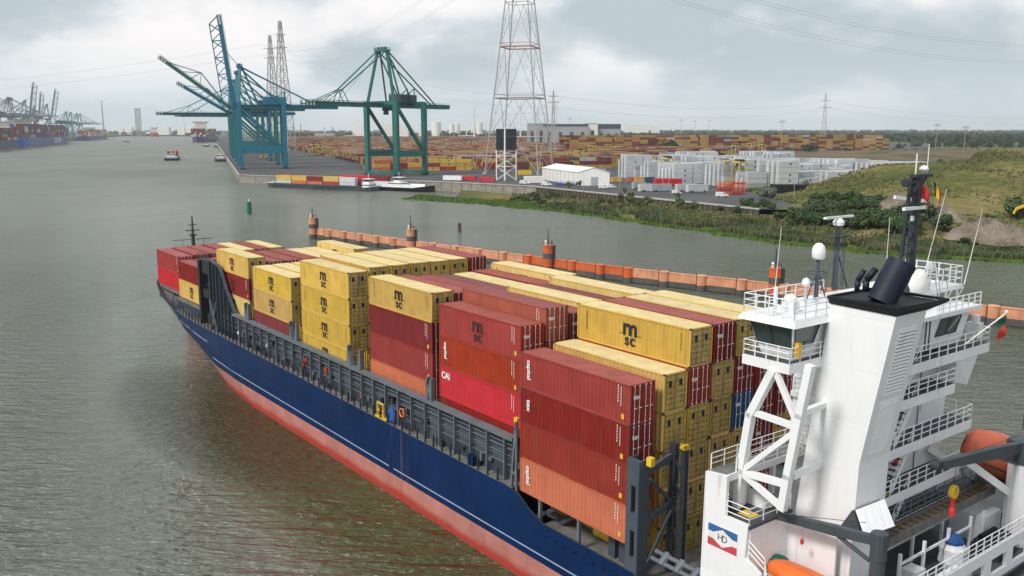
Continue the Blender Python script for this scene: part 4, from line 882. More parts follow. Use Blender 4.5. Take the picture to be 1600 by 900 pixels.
# --- ground materials
def ground_mat(name, cols, s1, s2, rough=.95, bump=.4):
    m = bpy.data.materials.new(name); m.use_nodes = True; nt = m.node_tree; n = nt.nodes; l = nt.links; b = n['Principled BSDF']; b.inputs['Roughness'].default_value = rough; b.inputs['Specular IOR Level'].default_value = .15
    tc = n.new('ShaderNodeTexCoord'); a = n.new('ShaderNodeTexNoise'); a.inputs['Scale'].default_value = s1; a.inputs['Detail'].default_value = 6; c = n.new('ShaderNodeTexNoise'); c.inputs['Scale'].default_value = s2; c.inputs['Detail'].default_value = 5
    l.new(tc.outputs['Object'], a.inputs['Vector']); l.new(tc.outputs['Object'], c.inputs['Vector'])
    mx = n.new('ShaderNodeMix'); mx.data_type = 'FLOAT'; mx.inputs['Factor'].default_value = .38; l.new(a.outputs['Fac'], mx.inputs['A']); l.new(c.outputs['Fac'], mx.inputs['B'])
    r = n.new('ShaderNodeValToRGB'); e = r.color_ramp.elements
    while len(e) < len(cols): e.new(.5)
    for k, (p, col) in enumerate(cols): e[k].position = p; e[k].color = (*col, 1)
    l.new(mx.outputs['Result'], r.inputs[0]); l.new(r.outputs[0], b.inputs['Base Color'])
    bp = n.new('ShaderNodeBump'); bp.inputs['Strength'].default_value = bump; bp.inputs['Distance'].default_value = .5; l.new(c.outputs['Fac'], bp.inputs['Height']); l.new(bp.outputs[0], b.inputs['Normal'])
    M[name] = m
ground_mat('farmland', [(.36, (.030, .055, .020)), (.46, (.06, .085, .03)), (.52, (.10, .12, .045)), (.58, (.19, .17, .085)), (.64, (.06, .09, .03))], .0022, .02)
ground_mat('asphalt', [(.35, (.060, .062, .066)), (.5, (.085, .088, .092)), (.65, (.115, .115, .115))], .03, .5, .85, .1)
ground_mat('grass', [(.34, (.045, .062, .017)), (.44, (.082, .095, .026)), (.50, (.125, .122, .038)), (.56, (.185, .15, .06)), (.66, (.25, .19, .095))], .022, .33)
ground_mat('mud_grass', [(.35, (.045, .085, .018)), (.5, (.085, .125, .028)), (.62, (.17, .16, .06))], .05, .6)
ground_mat('heath', [(.38, (.06, .07, .03)), (.5, (.12, .10, .055)), (.6, (.19, .12, .075))], .02, .2)
ground_mat('sand', [(.35, (.13, .105, .08)), (.5, (.21, .175, .14)), (.65, (.28, .24, .195))], .12, 1.4, .95, .8)
mk('concrete', (.27, .255, .22), .85, var=.2, scale=.25, streak=.6, dirt=(.10, .09, .06))
mk('concrete_light', (.42, .40, .36), .85, var=.15, scale=.3, streak=.3, dirt=(.2, .18, .14))
mk('sheet_pile', (.09, .08, .06), .85, var=.3, scale=.4, streak=.5, dirt=(.05, .06, .03))
mk('crane_teal', (.012, .155, .235), .5, var=.15, scale=.15, streak=.15, dirt=(.03, .1, .13))
mk('crane_green', (.022, .150, .130), .5, var=.15, scale=.15, streak=.25, dirt=(.05, .12, .1))
mk('crane_far', (.16, .20, .22), .6); mk('crane_pale', (.10, .23, .27), .6)
mk('pylon_grey', (.40, .385, .385), .6); mk('pylon_red', (.42, .24, .20), .6)
mk('panel_black', (.02, .023, .026), .6, var=.3, scale=.3)
mk('leaf_dark', (.042, .076, .022), .8, var=.35, scale=.6, rnd=.2); mk('leaf_mid', (.085, .125, .032), .8, var=.35, scale=.6, rnd=.2); mk('leaf_pale', (.16, .18, .13), .8, var=.25, scale=.6, rnd=.15)
mk('reed', (.070, .098, .038), .85, var=.5, scale=.08); mk('reed_dry', (.13, .125, .055), .85, var=.4, scale=.1); mk('shore_grass', (.085, .15, .022), .8, var=.35, scale=.12)
mk('far_tree', (.05, .08, .045), .9, var=.4, scale=.02)
mk('wall_grey', (.33, .35, .37), .7, var=.06, scale=.1); mk('roof_dark', (.055, .075, .095), .7, var=.1, scale=.1)
mk('tank_white', (.75, .75, .73), .6); mk('barrier_orange', (.62, .125, .03), .55, var=.18, scale=.4, streak=.45); mk('barrier_salmon', (.66, .30, .165), .65, var=.2, scale=.4, streak=.55); mk('barrier_dark', (.085, .085, .085), .8, var=.25, scale=.5, streak=.4)
mk('tyre', (.02, .02, .02), .8); mk('straddle_yellow', (.52, .40, .07), .6, rnd=.1); mk('trunk', (.07, .055, .04), .9); mk('buoy_green', (.01, .14, .06), .5)

# --- land sheets
def sheet(name, pts, z, m):
    mb = MB(); mb.poly([(x, y, z) for x, y in pts]); o = structure(name, mb, m)
    bm = __import__('bmesh').new(); bm.from_mesh(o.data); __import__('bmesh').ops.triangulate(bm, faces=bm.faces[:]); bm.to_mesh(o.data); bm.free(); return o
RB = [(-189, 617), (-627, 1909), (-1180, 3550), (-1900, 5250)]
sheet('ground', [(-2300, 5300), (-16000, 6500), (-16000, 16000), (16000, 16000), (16000, 250), (700, 250), (160, 330), (98, 350), (13.4, 490.6), (-42, 534)] + RB, GZ - .06, 'farmland')
sheet('river_bank', [(-441, 129), (-945, 1542), (-1352, 2682), (-2109, 4694), (-2299, 5299), (-16000, 6490), (-16000, 129)], GZ - .06, 'farmland')
sheet('terminal_yard', [(-188.8, 616), (-42, 534.4), (13.4, 491), (98, 350.5), (112, 362), (150, 432), (260, 500), (520, 700), (900, 2100), (1000, 3450), (-1100, 3350), (-680, 2080)], GZ, 'asphalt')
sheet('far_quay', [(-441, 135), (-944, 1542), (-1351, 2682), (-1600, 3350), (-2400, 3300), (-2100, 1500), (-1500, 135)], GZ, 'asphalt')
for q, (a, b) in enumerate((((380, 1300), (1500, 1750)), ((500, 2600), (2600, 3400)), ((1100, 2050), (2300, 2500)))):      # pale fields
    o = sheet('field', [(a[0], a[1]), (b[0], a[1] * 1.03), (b[0] * 1.05, b[1] * .9), (a[0] * 1.15, b[1] * .93)], GZ - .01 + .003 * q, 'grass')
# --- quay walls
def quay(name, label, pts, zt, zb, m, step, cope=True, mc='concrete_light'):
    t = Thing(name, label, 'quay wall', (pts[0][0], pts[0][1], 0)); L = 0
    for (x0, y0), (x1, y1) in zip(pts, pts[1:]):
        d = Vector((x1 - x0, y1 - y0, 0)); L = d.length; d.normalize(); nrm = Vector((d.y, -d.x, 0)); n = max(1, int(L / step))
        for k in range(n):
            a = Vector((x0, y0, 0)) + d * (L * k / n + .12); b = Vector((x0, y0, 0)) + d * (L * (k + 1) / n - .12); off = nrm * (.25 + .1 * (k % 2)); bk = -nrm * .6
            mb = MB(); mb.hexa([(a + off) + Vector((0, 0, zb)), (b + off) + Vector((0, 0, zb)), (b + bk) + Vector((0, 0, zb)), (a + bk) + Vector((0, 0, zb)), (a + off) + Vector((0, 0, zt)), (b + off) + Vector((0, 0, zt)), (b + bk) + Vector((0, 0, zt)), (a + bk) + Vector((0, 0, zt))]); t.part('panel', mb, m)
        if cope:
            a = Vector((x0, y0, zt + .22)) + nrm * .1; b = Vector((x1, y1, zt + .22)) + nrm * .1; t.part('cope', MB().bar(a, b, 1.1, .55), mc)
            k = 8
            while k < L - 5 and k < 420: p = Vector((x0, y0, zt + .5)) + d * k - nrm * .8; t.part('bollard', MB().tube(p, p + Vector((0, 0, .5)), .25, .35, n=8), 'ship_dark'); k += 24
    return t
quay('quay_wall', 'long concrete quay wall running away along the river under the blue cranes', [(-627, 1909), (-189, 617)], GZ - .05, -2, 'concrete', 13)
quay('quay_wall', 'stained concrete quay wall facing the camera behind the moored barges', [(-189, 617), (-42, 534), (13.4, 490.6)], GZ - .05, -2, 'concrete', 7.5)
t = Thing('retaining_wall', 'dark sheet pile wall with pale coping behind the overgrown bank', 'wall', (13.4, 490.6, 0)); a = Vector((13.4, 490.6, 0)); b = Vector((98, 350, 0)); d = (b - a); L = d.length; d.normalize(); nr = Vector((d.y, -d.x, 0))
n = int(L / 1.6)
for k in range(n):
    p = a + d * (L * (k + .5) / n) + nr * (.35 if k % 2 else .05); t.part('sheet_pile', MB().bar(p - d * .72 + Vector((0, 0, 2.3)), p + d * .72 + Vector((0, 0, 2.3)), .3, 5.6), 'sheet_pile')
t.part('cope', MB().bar(a + Vector((0, 0, 5.45)), b + Vector((0, 0, 5.45)), 1.4, .6), 'concrete_light')
quay('quay_wall', 'far concrete quay wall along the left bank behind the big ships', [(-944, 1542), (-1351, 2682), (-1600, 3400)][::-1], GZ - .05, -2, 'concrete', 60, False)
# --- lattice helper
def lattice(mb, corners0, corners1, levels, r, rb, belts=True, kstyle=False):
    """square tapering lattice between two corner rings; levels: fractions"""
    def ring(f): return [Vector(a).lerp(Vector(b), f) for a, b in zip(corners0, corners1)]
    rs = [ring(f) for f in levels]
    for a, b in zip(rs, rs[1:]):
        for k in range(4):
            k2 = (k + 1) % 4; mb.tube(a[k], b[k], r, n=4, cap=False)
            if kstyle:
                m = (b[k] + b[k2]) / 2; mb.tube(a[k], m, rb, n=4, cap=False); mb.tube(a[k2], m, rb, n=4, cap=False)
                for f in (.3, .6): p = a[k].lerp(m, f); q = a[k].lerp(b[k], f); mb.tube(p, q, rb * .6, n=3, cap=False); p2 = a[k2].lerp(m, f); q2 = a[k2].lerp(b[k2], f); mb.tube(p2, q2, rb * .6, n=3, cap=False); mb.tube(p, a[k].lerp(b[k], f + .28), rb * .5, n=3, cap=False); mb.tube(p2, a[k2].lerp(b[k2], f + .28), rb * .5, n=3, cap=False)
            else: mb.tube(a[k], b[k2], rb, n=3, cap=False); mb.tube(a[k2], b[k], rb, n=3, cap=False)
            if belts: mb.tube(b[k], b[k2], rb * 1.2, n=4, cap=False)
def square(cx, cy, z, r, ang): return [(cx + r * math.cos(ang + k * math.pi / 2), cy + r * math.sin(ang + k * math.pi / 2), z) for k in range(4)]
# --- great river pylon
pc = (5.6, 644); ang = rad(26.8)
t = Thing('river_pylon', 'very tall grey lattice pylon rising out of the top of the picture behind the quay', 'pylon', (pc[0], pc[1], GZ))
H = 186.0; r0, r1 = 28.0, 2.2
def rr_(z): return r0 + (r1 - r0) * z / H
zs = [0, 26, 53, 88, 118, 145, 168, 186]
mb = MB(); lattice(mb, square(*pc, GZ, r0, ang), square(*pc, GZ + H, r1, ang), [z / H for z in zs], .42, .20, True, True); t.part('lattice', mb, 'pylon_grey')
for z in (53, 88):
    mb = MB(); q = square(*pc, GZ + z, rr_(z), ang)
    for k in range(4): mb.tube(q[k], q[(k + 1) % 4], .5, n=4); mb.tube(Vector(q[k]) + Vector((0, 0, 2.5)), Vector(q[(k + 1) % 4]) + Vector((0, 0, 2.5)), .2, n=4)
    t.part('belt', mb, 'pylon_red' if z == 88 else 'pylon_grey')
for k, q in enumerate(square(*pc, GZ, r0, ang)): t.part('footing', MB().tube(q, Vector(q) + Vector((0, 0, 1.2)), 1.6, n=8), 'concrete_light')
for z, w in ((150, 34), (170, 26)): t.part('cross_arm', MB().bar((pc[0] - w * .8, pc[1] + w * .5, GZ + z), (pc[0] + w * .8, pc[1] - w * .5, GZ + z), 1.2, 1.6), 'pylon_grey')
# panel tower in front of it
c = gat(791, 281); t = Thing('panel_tower', 'black panelled box on a white lattice frame with a central mast at the pylon foot', 'tower', tuple(c))
mb = MB(); lattice(mb, square(c.x, c.y, GZ, 8.6, ang + .35), square(c.x, c.y, GZ + 18.5, 8.6, ang + .35), [0, .45, .8, 1], .28, .16); t.part('frame', mb, 'print_white')
q = square(c.x, c.y, 0, 8.6, ang + .35); q = [Vector(p) for p in q]
for k in range(4):
    a, b = q[k], q[(k + 1) % 4]
    for i in range(3):
        for j in range(3):
            p0 = a.lerp(b, (i + .02) / 3); p1 = a.lerp(b, (i + .98) / 3); z0 = GZ + 18 + j * 4.5; mb = MB(); mb.bar(p0 + Vector((0, 0, z0 + 2.2)), p1 + Vector((0, 0, z0 + 2.2)), .3, 4.35); t.part('panel', mb, 'panel_black')
t.part('mast', MB().tube((c.x - .8, c.y - 9, GZ), (c.x - .8, c.y - 9, GZ + 33), .55, .45, n=8), 'print_white')
p = gat(812, 240, 20); t.part('gangway', MB().bar((c.x + 6, c.y, GZ + 17), (c.x + 20, c.y + 14, GZ + 13.5), 1.4, .8), 'pylon_grey')
# far pylons
def pylon(label, x, y, h, r, arms, m='pylon_grey', rb=.16, group=None):
    t = Thing('pylon', label, 'pylon', (x, y, GZ)); mb = MB(); k = max(5, int(h / 16)); lattice(mb, square(x, y, GZ, r, .5), square(x, y, GZ + h, r * .12, .5), [i / k for i in range(k + 1)], rb * 2, rb, True); t.part('lattice', mb, m)
    for z, w in arms: t.part('cross_arm', MB().bar((x - w, y, GZ + z), (x + w, y, GZ + z), .8, 1.0), m)
    return t
pylon('tall lattice pylon behind the blue cranes, right one of the pair', -339, 1340, 187, 17, ((150, 10), (168, 8)), rb=.35)
pylon('tall lattice pylon behind the blue cranes, forked left one of the pair', -405, 1530, 186, 16, ((150, 12), (165, 12)), rb=.35)
pylon('slender grey lattice pylon standing far off in the fields at right', 558, 1609, 95, 7, ((82, 9), (70, 11)), rb=.2)
pylon('thin lattice pylon just right of the great river pylon', 44, 960, 72, 4, ((60, 6), (66, 5)), rb=.12)
def light_mast(px, py_base, py_top, z0=GZ, m='pylon_red'):
    b = gat(px, py_base); h = (b.y) * (py_base - py_top) / 1383
    mb = MB(); mb.tube((b.x, b.y, GZ), (b.x, b.y, GZ + h), .45, .25, n=5); mb.box(b.x - 4, b.x + 4, b.y - .6, b.y + .6, GZ + h - .5, GZ + h + .4); mb.box(b.x - 3, b.x + 3, b.y - .5, b.y + .5, GZ + h + 1.2, GZ + h + 1.8)
    solo('floodlight_mast', mb, m, 'thin floodlight mast with a lamp crown rising over the container yard', 'light mast', tuple(b), group='floodlight masts over the yard')
for px, pb, pt in ((1063, 226, 189), (890, 228, 187), (1085, 222, 191), (1220, 238, 192), (1461, 240, 197), (1505, 245, 201), (1107, 222, 190)): light_mast(px, pb, pt)
# --- overhead wires
def wire(pts, r=.09, n=14):
    """catenaries through support points"""
    mb = MB()
    for a, b, sag in pts:
        a, b = Vector(a), Vector(b); pr = a
        for k in range(1, n + 1): f = k / n; p = a.lerp(b, f) - Vector((0, 0, sag * 4 * f * (1 - f))); mb.tube(pr, p, r, n=3, cap=False); pr = p
    return mb
wl = []
for k, (dz, dy) in enumerate(((0, 0), (0, 9), (-16, 4), (-16, 14))):
    wl.append(((6, 644 + dy, 178 + dz), (920, 1180 + dy * 3, 172 + dz), 52))
    wl.append(((6, 644 + dy, 178 + dz), (-420 + dy, 1535, 178 + dz), 40)); wl.append(((-420 + dy, 1535, 178 + dz), (-2600, 2300 + dy, 150 + dz), 55))
wl2 = []
for dz in (0, -12):
    wl2.append(((44, 960, 72 + dz), (558, 1609, 87 + dz), 14)); wl2.append(((558, 1609, 87 + dz), (1500, 2000, 90 + dz), 30)); wl2.append(((44, 960, 72 + dz), (-339, 1340, 165 + dz), 20))
tw_ = Thing('power_line', 'thin high voltage wires crossing the sky between the tall river pylons', 'power line', (6, 644, 178))
for a in wl: tw_.part('wire', wire([a], .10), 'pylon_grey')
tw2 = Thing('power_line', 'low power wires strung to the slender pylon in the fields', 'power line', (558, 1609, 87))
for a in wl2: tw2.part('wire', wire([a], .13), 'pylon_grey')

# ================================================================ ship-to-shore cranes
def frame_at(x, y, dx, dy, z=GZ, s=1.0):
    a = math.atan2(dy, dx); return Matrix.Translation((x, y, z)) @ Matrix.Rotation(a, 4, 'Z') @ Matrix.Scale(s, 4)
def sts(label, x, y, d, m, G=30, Wd=24, Hg=48, Lb=66, ang=0, Br=30, Ha=32, s=1.0, leg=2.2, detail=True, group=None, name='gantry_crane', cab='roof_dark'):
    """local: +x over the water, y along the rail"""
    t = Thing(name, label, 'gantry crane', (0, 0, 0), frame_at(x, y, d[0], d[1], GZ, s), group); w = Wd / 2
    for px, nm in ((0, 'leg'), (-G, 'leg')):
        for sy in (-1, 1): t.part(nm, MB().bar((px, sy * w, 2.5), (px, sy * w, Hg + 2.5), leg, leg * .8), m)
    for px in (0, -G): t.part('sill_beam', MB().bar((px, -w - 2, 2.2), (px, w + 2, 2.2), 1.8, 2.4), m); t.part('portal_beam', MB().bar((px, -w, Hg + 1.5), (px, w, Hg + 1.5), 1.8, 2.6), m)
    for sy in (-1, 1):
        t.part('portal_beam', MB().bar((0, sy * w, 15), (-G, sy * w, 15), leg * .8, leg * 1.3), m)
        t.part('brace', MB().bar((-1, sy * w, Hg - 1), (-G + 1, sy * w, 16), leg * .55, leg * .55), m)
        for px in (0, -G):
            mb = MB(); 
            for q in (-1.5, -.5, .5, 1.5): mb.tube((px - .5, sy * w + q * 1.6, .55), (px + .5, sy * w + q * 1.6, .55), .55, n=8)
            mb.box(px - .6, px + .6, sy * w - 3.4, sy * w + 3.4, .9, 1.9); t.part('bogie', mb, 'ship_dark')
    def girder(p, q, nm, par=None):
        p, q = Vector(p), Vector(q); dd = (q - p).normalized(); up = dd.cross(Vector((0, 1, 0))); up = -up if up.z < 0 or (abs(dd.z) > .9 and up.x > 0) else up; mb = MB()
        for sy in (-2.2, 2.2): mb.bar(p + Vector((0, sy, 0)), q + Vector((0, sy, 0)), 1.0, 2.2 + leg * .25, up=tuple(up))
        L = (q - p).length; n = max(3, int(L / 6))
        for k in range(n + 1):
            c_ = p + dd * (L * k / n); mb.bar(c_ + Vector((0, -2.2, 0)), c_ + Vector((0, 2.2, 0)), .5, .5)
            if k < n: c2 = p + dd * (L * (k + 1) / n); mb.bar(c_ + Vector((0, -2.2 if k % 2 else 2.2, 0)), c2 + Vector((0, 2.2 if k % 2 else -2.2, 0)), .35)
        if detail:
            for sy in (-3.1, 3.1): mb.tube(p + Vector((0, sy, 0)) + up * 2.2, q + Vector((0, sy, 0)) + up * 2.2, .10, n=4); mb.bar(p + Vector((0, sy, 0)) + up, q + Vector((0, sy, 0)) + up, .9, .15, up=tuple(up))
        return t.part(nm, mb, m, par), up
    girder((3, 0, Hg), (-G - Br, 0, Hg), 'back_girder')
    a = rad(ang); hx, hz = 3.2, Hg; dirb = Vector((math.cos(a), 0, math.sin(a))); tip = Vector((hx, 0, hz)) + dirb * Lb
    bo, up = girder((hx, 0, hz), tip, 'boom')
    mb = MB()
    for k in range(3): c_ = tip - dirb * (1 + k * 2.6); mb.bar(c_ + Vector((0, -2.8, 0)), c_ + Vector((0, 2.8, 0)), 1.1, 2.4)
    t.part('boom_tip', mb, 'print_white', bo)
    apx = Vector((-2.5, 0, Hg + Ha)); mb = MB()
    for sy in (-1, 1): mb.bar((0, sy * w * .9, Hg + 2), apx + Vector((0, sy * 4.2, 0)), leg * .5, leg * .45); 
    t.part('apex_frame', mb, m)
    mb = MB()
    for sy in (-1, 1): mb.bar((-G * .45, sy * w * .5, Hg + 2), apx + Vector((-1.5, sy * 3.6, 0)), .9, .9)
    mb.box(apx.x - 2.2, apx.x + 2.2, -5.6, 5.6, apx.z - .9, apx.z + .3); mb.rail([(apx.x - 2.2, -5.6, apx.z + .3), (apx.x + 2.2, -5.6, apx.z + .3), (apx.x + 2.2, 5.6, apx.z + .3), (apx.x - 2.2, 5.6, apx.z + .3)], h=1.4, sp=2, r=.08, stan=.1); [mb.tube((apx.x, y_ - .3, apx.z + 1.2), (apx.x, y_ + .3, apx.z + 1.2), 1.1, n=10) for y_ in (-3, 0, 3)]; t.part('apex_platform', mb, m)
    mid = Vector((hx, 0, hz)) + dirb * Lb * .52 + up * 1.2
    if ang < 50:
        lift = mid + up * (9 if ang else 8); out = Vector((hx, 0, hz)) + dirb * Lb * .88 + up * 1
        for sy in (-2.2, 2.2):
            o_ = Vector((0, sy, 0)); t.part('forestay', MB().bar(lift + o_, out + o_, .45, .45), m); t.part('forestay', MB().bar(lift + o_, (apx if ang < 5 else Vector((hx, 0, hz)) + dirb * Lb * .12 + up * 1) + o_ * 1.9, .7, .7), m)
            mb = MB(); mb.bar(lift + o_, mid + o_ - dirb * 5, .4); mb.bar(lift + o_, mid + o_ + dirb * 4, .4); mb.bar(lift + o_, mid + o_ + dirb * 13, .35); t.part('strut', mb, m)
        t.part('cross_tie', MB().bar(lift + Vector((0, -2.2, 0)), lift + Vector((0, 2.2, 0)), .4), m)
        if ang < 5:
            for sy in (-1.6,): t.part('hoist_rope', MB().bar(apx + Vector((0, sy, 0)), mid + Vector((0, sy, 0)), .16, .16), m)
    else:
        trs = MB(); n = int(Lb / 6); dep = 8.0
        for sy in (-2.2, 2.2):
            o_ = Vector((0, sy, 0)); P0 = [Vector((hx, 0, hz)) + dirb * (Lb * k / n) + o_ for k in range(n + 1)]; P1 = [p + up * -dep if False else p - Vector((math.sin(a), 0, -math.cos(a))) * -dep for p in P0]
            for k in range(n - 1): trs.bar(P0[k], P1[k + 1] if k % 2 else P1[k], .45); trs.bar(P1[k], P1[k + 1], .7); trs.bar(P0[k + 1], P1[k], .4)
            trs.bar(P1[n - 1], P0[n], .5)
        t.part('truss', trs, m, bo)
        for sy in (-1.6, 1.6): t.part('forestay', MB().tube(apx + Vector((0, sy, 0)), Vector((hx, sy, hz)) + dirb * Lb * .62, .14, n=4), m)
    for sy in (-2, 2):
        t.part('backstay', MB().bar(apx + Vector((0, sy * 2.2, 0)), (-G - Br * .62, sy, Hg + 1.4), .7, .7), m)
        t.part('backstay', MB().bar(apx + Vector((-1, sy * 2.0, -2)), (-G + 2, sy * 3.0, Hg + 2.5), .7, .7), m); t.part('strut', MB().bar((-G - 2, sy * 1.6, Hg + 2), Vector((-G - 2, sy * 1.6, Hg + 12)), .5, .5).bar((-G + 12, sy * 1.6, Hg + 2), Vector((-G - 2, sy * 1.6, Hg + 12)), .5, .5), m)
    mb = MB(); mb.box(-G - 3, -G + 15, -4.6, 4.6, Hg + 1.6, Hg + 7.5); hs = t.part('machinery_house', mb, cab); t.part('roof_rail', MB().rail([(-G - 3, -4.6, Hg + 7.5), (-G + 15, -4.6, Hg + 7.5), (-G + 15, 4.6, Hg + 7.5)], h=1.1, sp=3, r=.06, stan=.07), m, hs)
    mb = MB(); mb.box(-9, -4, -2.6, 2.6, Hg - 3.4, Hg - 1.2); mb.box(-6, -3.5, -1.2, 1.2, Hg - 6.2, Hg - 3.4); t.part('trolley_cab', mb, 'ship_dark')
    mb = MB(); n = 9
    for k in range(n): z0, z1 = 3 + (Hg - 5) * k / n, 3 + (Hg - 5) * (k + 1) / n; sx = 1 if k % 2 else -1; mb.bar((-G - 1.9 - sx * 1.2, -w - 1.6, z0), (-G - 1.9 + sx * 1.2, -w - 1.6, z1), .12, .9)
    t.part('stair', mb, m)
    return t
GREEN_D = (-.6, -.8)
g = sts('dark green gantry crane with lowered boom standing alone behind the barges', -88, 606, GREEN_D, 'crane_green', G=27.4, Wd=27.6, Hg=47.0, Lb=63, ang=0, Br=40, Ha=36, leg=3.3)
WD = (-.947, -.32)
blues = [('nearest blue gantry crane, its lattice boom raised almost upright', -217, 716, 83.5, 70, 49, 44), ('dark blue-green gantry crane with boom raised at a slant, second along the quay', -245, 800, 37, 72, 49, 26), ('blue gantry crane behind, with its shorter boom half raised', -278, 900, 31, 56, 47, 26), ('blue-green gantry crane farther along with its boom lowered over the river', -312, 1000, 0, 74, 48, 26), ('farthest blue gantry crane on the right quay, mostly hidden by the others', -352, 1120, 0, 60, 48, 26)]
for k, (lb, x, y, ang_, L_, hg, br) in enumerate(blues): sts(lb, x, y, WD, 'crane_teal' if k in (0, 2) else 'crane_green' if k in (1, 3) else 'crane_teal', G=34, Wd=22, Hg=hg, Lb=L_, ang=ang_, Br=br, Ha=31, leg=4.0 if k == 0 else 3.0, cab='crane_teal' if k == 0 else 'roof_dark')
LD = (.942, .336)
def left_at(px, off):      # point on the left quay line at pixel column px
    k = (px - 800) / 1383; ax, ay, dx, dy = -950 - off * .942, 1530 - off * .336, -.336, .942; t_ = (k * ay - ax) / (dx - k * dy); return ax + dx * t_, ay + dy * t_
for i, (px, ang_) in enumerate(((1, 0), (12, 0), (32, 0), (36, 0), (57, 80), (71, 82), (90, 78))):
    x, y = left_at(px, 6); sts('grey gantry crane with raised boom beyond the blue container ship' if ang_ else 'grey gantry crane with lowered boom above the big ships on the left bank', x, y, LD, 'crane_far', Hg=50, Lb=70, ang=ang_, s=1.25 if i != 5 else 1.1, detail=False, group='grey cranes on the left bank' + (' with raised booms' if ang_ else ''))
for i, px in enumerate((118, 125, 134, 139)):
    x, y = left_at(px, 6); sts('pale teal gantry crane in the far group near the wind turbine', x, y, LD, 'crane_pale', Hg=46, Lb=62, ang=0, s=1.15, detail=False, group='pale teal cranes on the left bank')

# ================================================================ container yard
def yard_mesh(col, logo):
    H = 2.84; mb = MB(); mb.box(0, 12.19, -2.44, 0, 0, H)
    for y in (.02, -2.46): mb.box(.0, 12.19, y - .03, y + .03, H - .22, H - .004); 
    for x in (.06, 12.13):
        mb.box(x - .09, x + .09, -2.48, -2.36, .1, H - .2); mb.box(x - .09, x + .09, -.08, .04, .1, H - .2)
    for y in (-.6, -1.22, -1.9): mb.box(-.05, -.005, y - .04, y + .04, .1, H - .1, 1)
    if logo: mb.box(6.6, 7.5, -2.50, -2.455, 1.1, 2.1, 2)
    return mb.mesh('shipping_container', ['c_' + col, 'steel_rod', 'print_black'])
YC = {}
def ymesh(c, lg):
    if (c, lg) not in YC: YC[(c, lg)] = yard_mesh(c, lg)
    return YC[(c, lg)]
e1 = Vector((.947, .32, 0)); e2 = Vector((-.32, .947, 0)); ROT = Matrix.Rotation(math.atan2(.32, .947), 4, 'Z')
cols_b = ['yellow'] * 10 + ['cream'] * 1 + ['brown'] * 7 + ['dark'] * 5 + ['maroon'] * 4 + ['orange'] + ['blue'] * 1 + ['grey'] * 1
near, bulk = [], []
O = Vector((-104, 672, GZ))
def yard_block(i0, j0, ni, nj, hts, fn):
    pass
def inside(p, poly):
    x, y = p; c = False; n = len(poly)
    for k in range(n):
        (x0, y0), (x1, y1) = poly[k], poly[(k + 1) % n]
        if (y0 > y) != (y1 > y) and x < (x1 - x0) * (y - y0) / (y1 - y0) + x0: c = not c
    return c
poly_b = [(-104, 668), (60, 715), (100, 770), (190, 1000), (330, 1180), (470, 1480), (640, 2060), (760, 3400), (-830, 3300), (-470, 1750), (-190, 935)]
ej = 0.0; row = 0
while ej < 2700:
    blk = row // 12
    if row % 12 == 11: ej += 15
    step = 3.3 if ej < 700 else 3.6 if ej < 1200 else 9.0
    for i in range(-16, 110):
        off = i * 12.7 + (i // 6) * 9; p = O + e1 * off + e2 * ej
        if not inside((p.x, p.y), poly_b): continue
        if abs(p.x / p.y * 1383 + 800) > 1750: continue
        rr2 = random.Random(blk * 131 + i * 7); h = rr2.choice([2, 3, 3, 3, 2, 3]) if row % 12 else 3
        if R3.random() < .12: h = max(1, h - 1)
        if ej > 200 and R3.random() < .06: continue
        for k in range(h):
            if k < h - (2 if ej < 1200 else 1) and ej > 60: continue
            c = R3.choice(cols_b) if R3.random() < .38 else random.Random((row // 3) * 977 + (i // 3) * 13 + k).choice(cols_b); (near if ej < 75 else bulk).append((p + Vector((0, 0, k * 2.92)), c))
    row += 1; ej += step
# tall stacks far right
for j in range(10):
    for i in range(40):
        p = Vector((118, 1120, GZ)) + e1 * (i * 12.6 + (i // 5) * 5) + e2 * (j * 3.0 + (j // 4) * 8 + 120)
        hh = RG.choice([7, 8, 8, 8]) if (i // 5 + j // 4) % 4 else 7
        for k in range(hh):
            if j % 4 and k < hh - 1: continue
            bulk.append((p + Vector((0, 0, k * 2.92)), RG.choice(cols_b) if RG.random() < .7 else 'yellow'))
near.sort(key=lambda q: q[0].length)
poly_w = [(64, 566), (88, 520), (112, 486), (138, 446), (170, 448), (215, 482), (258, 570), (285, 650), (230, 720), (92, 700), (76, 620)]
wn, ws = [], []
for j in range(40):
    for i in range(30):
        p = Vector((60, 440, GZ)) + e1 * (i * 12.9 + (i // 4) * 5) + e2 * (j * 4.4 + (j // 5) * 10)
        if not inside((p.x, p.y), poly_w): continue
        rr2 = random.Random((i // 2) * 17 + (j // 5) * 31); h = rr2.choice([4, 5, 4, 5, 3]) if p.x / p.y < .30 else rr2.choice([3, 4, 3])
        if R3.random() < .3: h = max(1, h - 1)
        if R3.random() < .04: continue
        for k in range(h): wn.append((p + Vector((0, 0, k * 2.92)), 'white' if R3.random() < .82 else R3.choice(['grey', 'white', 'grey'])))
wn.sort(key=lambda q: q[0].length)
NB, NW = 92, 82
NUMW = 'first second third fourth fifth sixth seventh eighth ninth tenth eleventh twelfth thirteenth fourteenth fifteenth sixteenth seventeenth eighteenth nineteenth twentieth'.split()
def nth(k):
    if k < 20: return NUMW[k]
    tens, u = divmod(k + 1, 10); w = ['twenty', 'thirty', 'forty', 'fifty', 'sixty', 'seventy', 'eighty', 'ninety'][tens - 2]
    return (w + '-' + NUMW[u - 1]) if u else {'twenty': 'twentieth'}.get(w, w[:-1] + 'ieth')
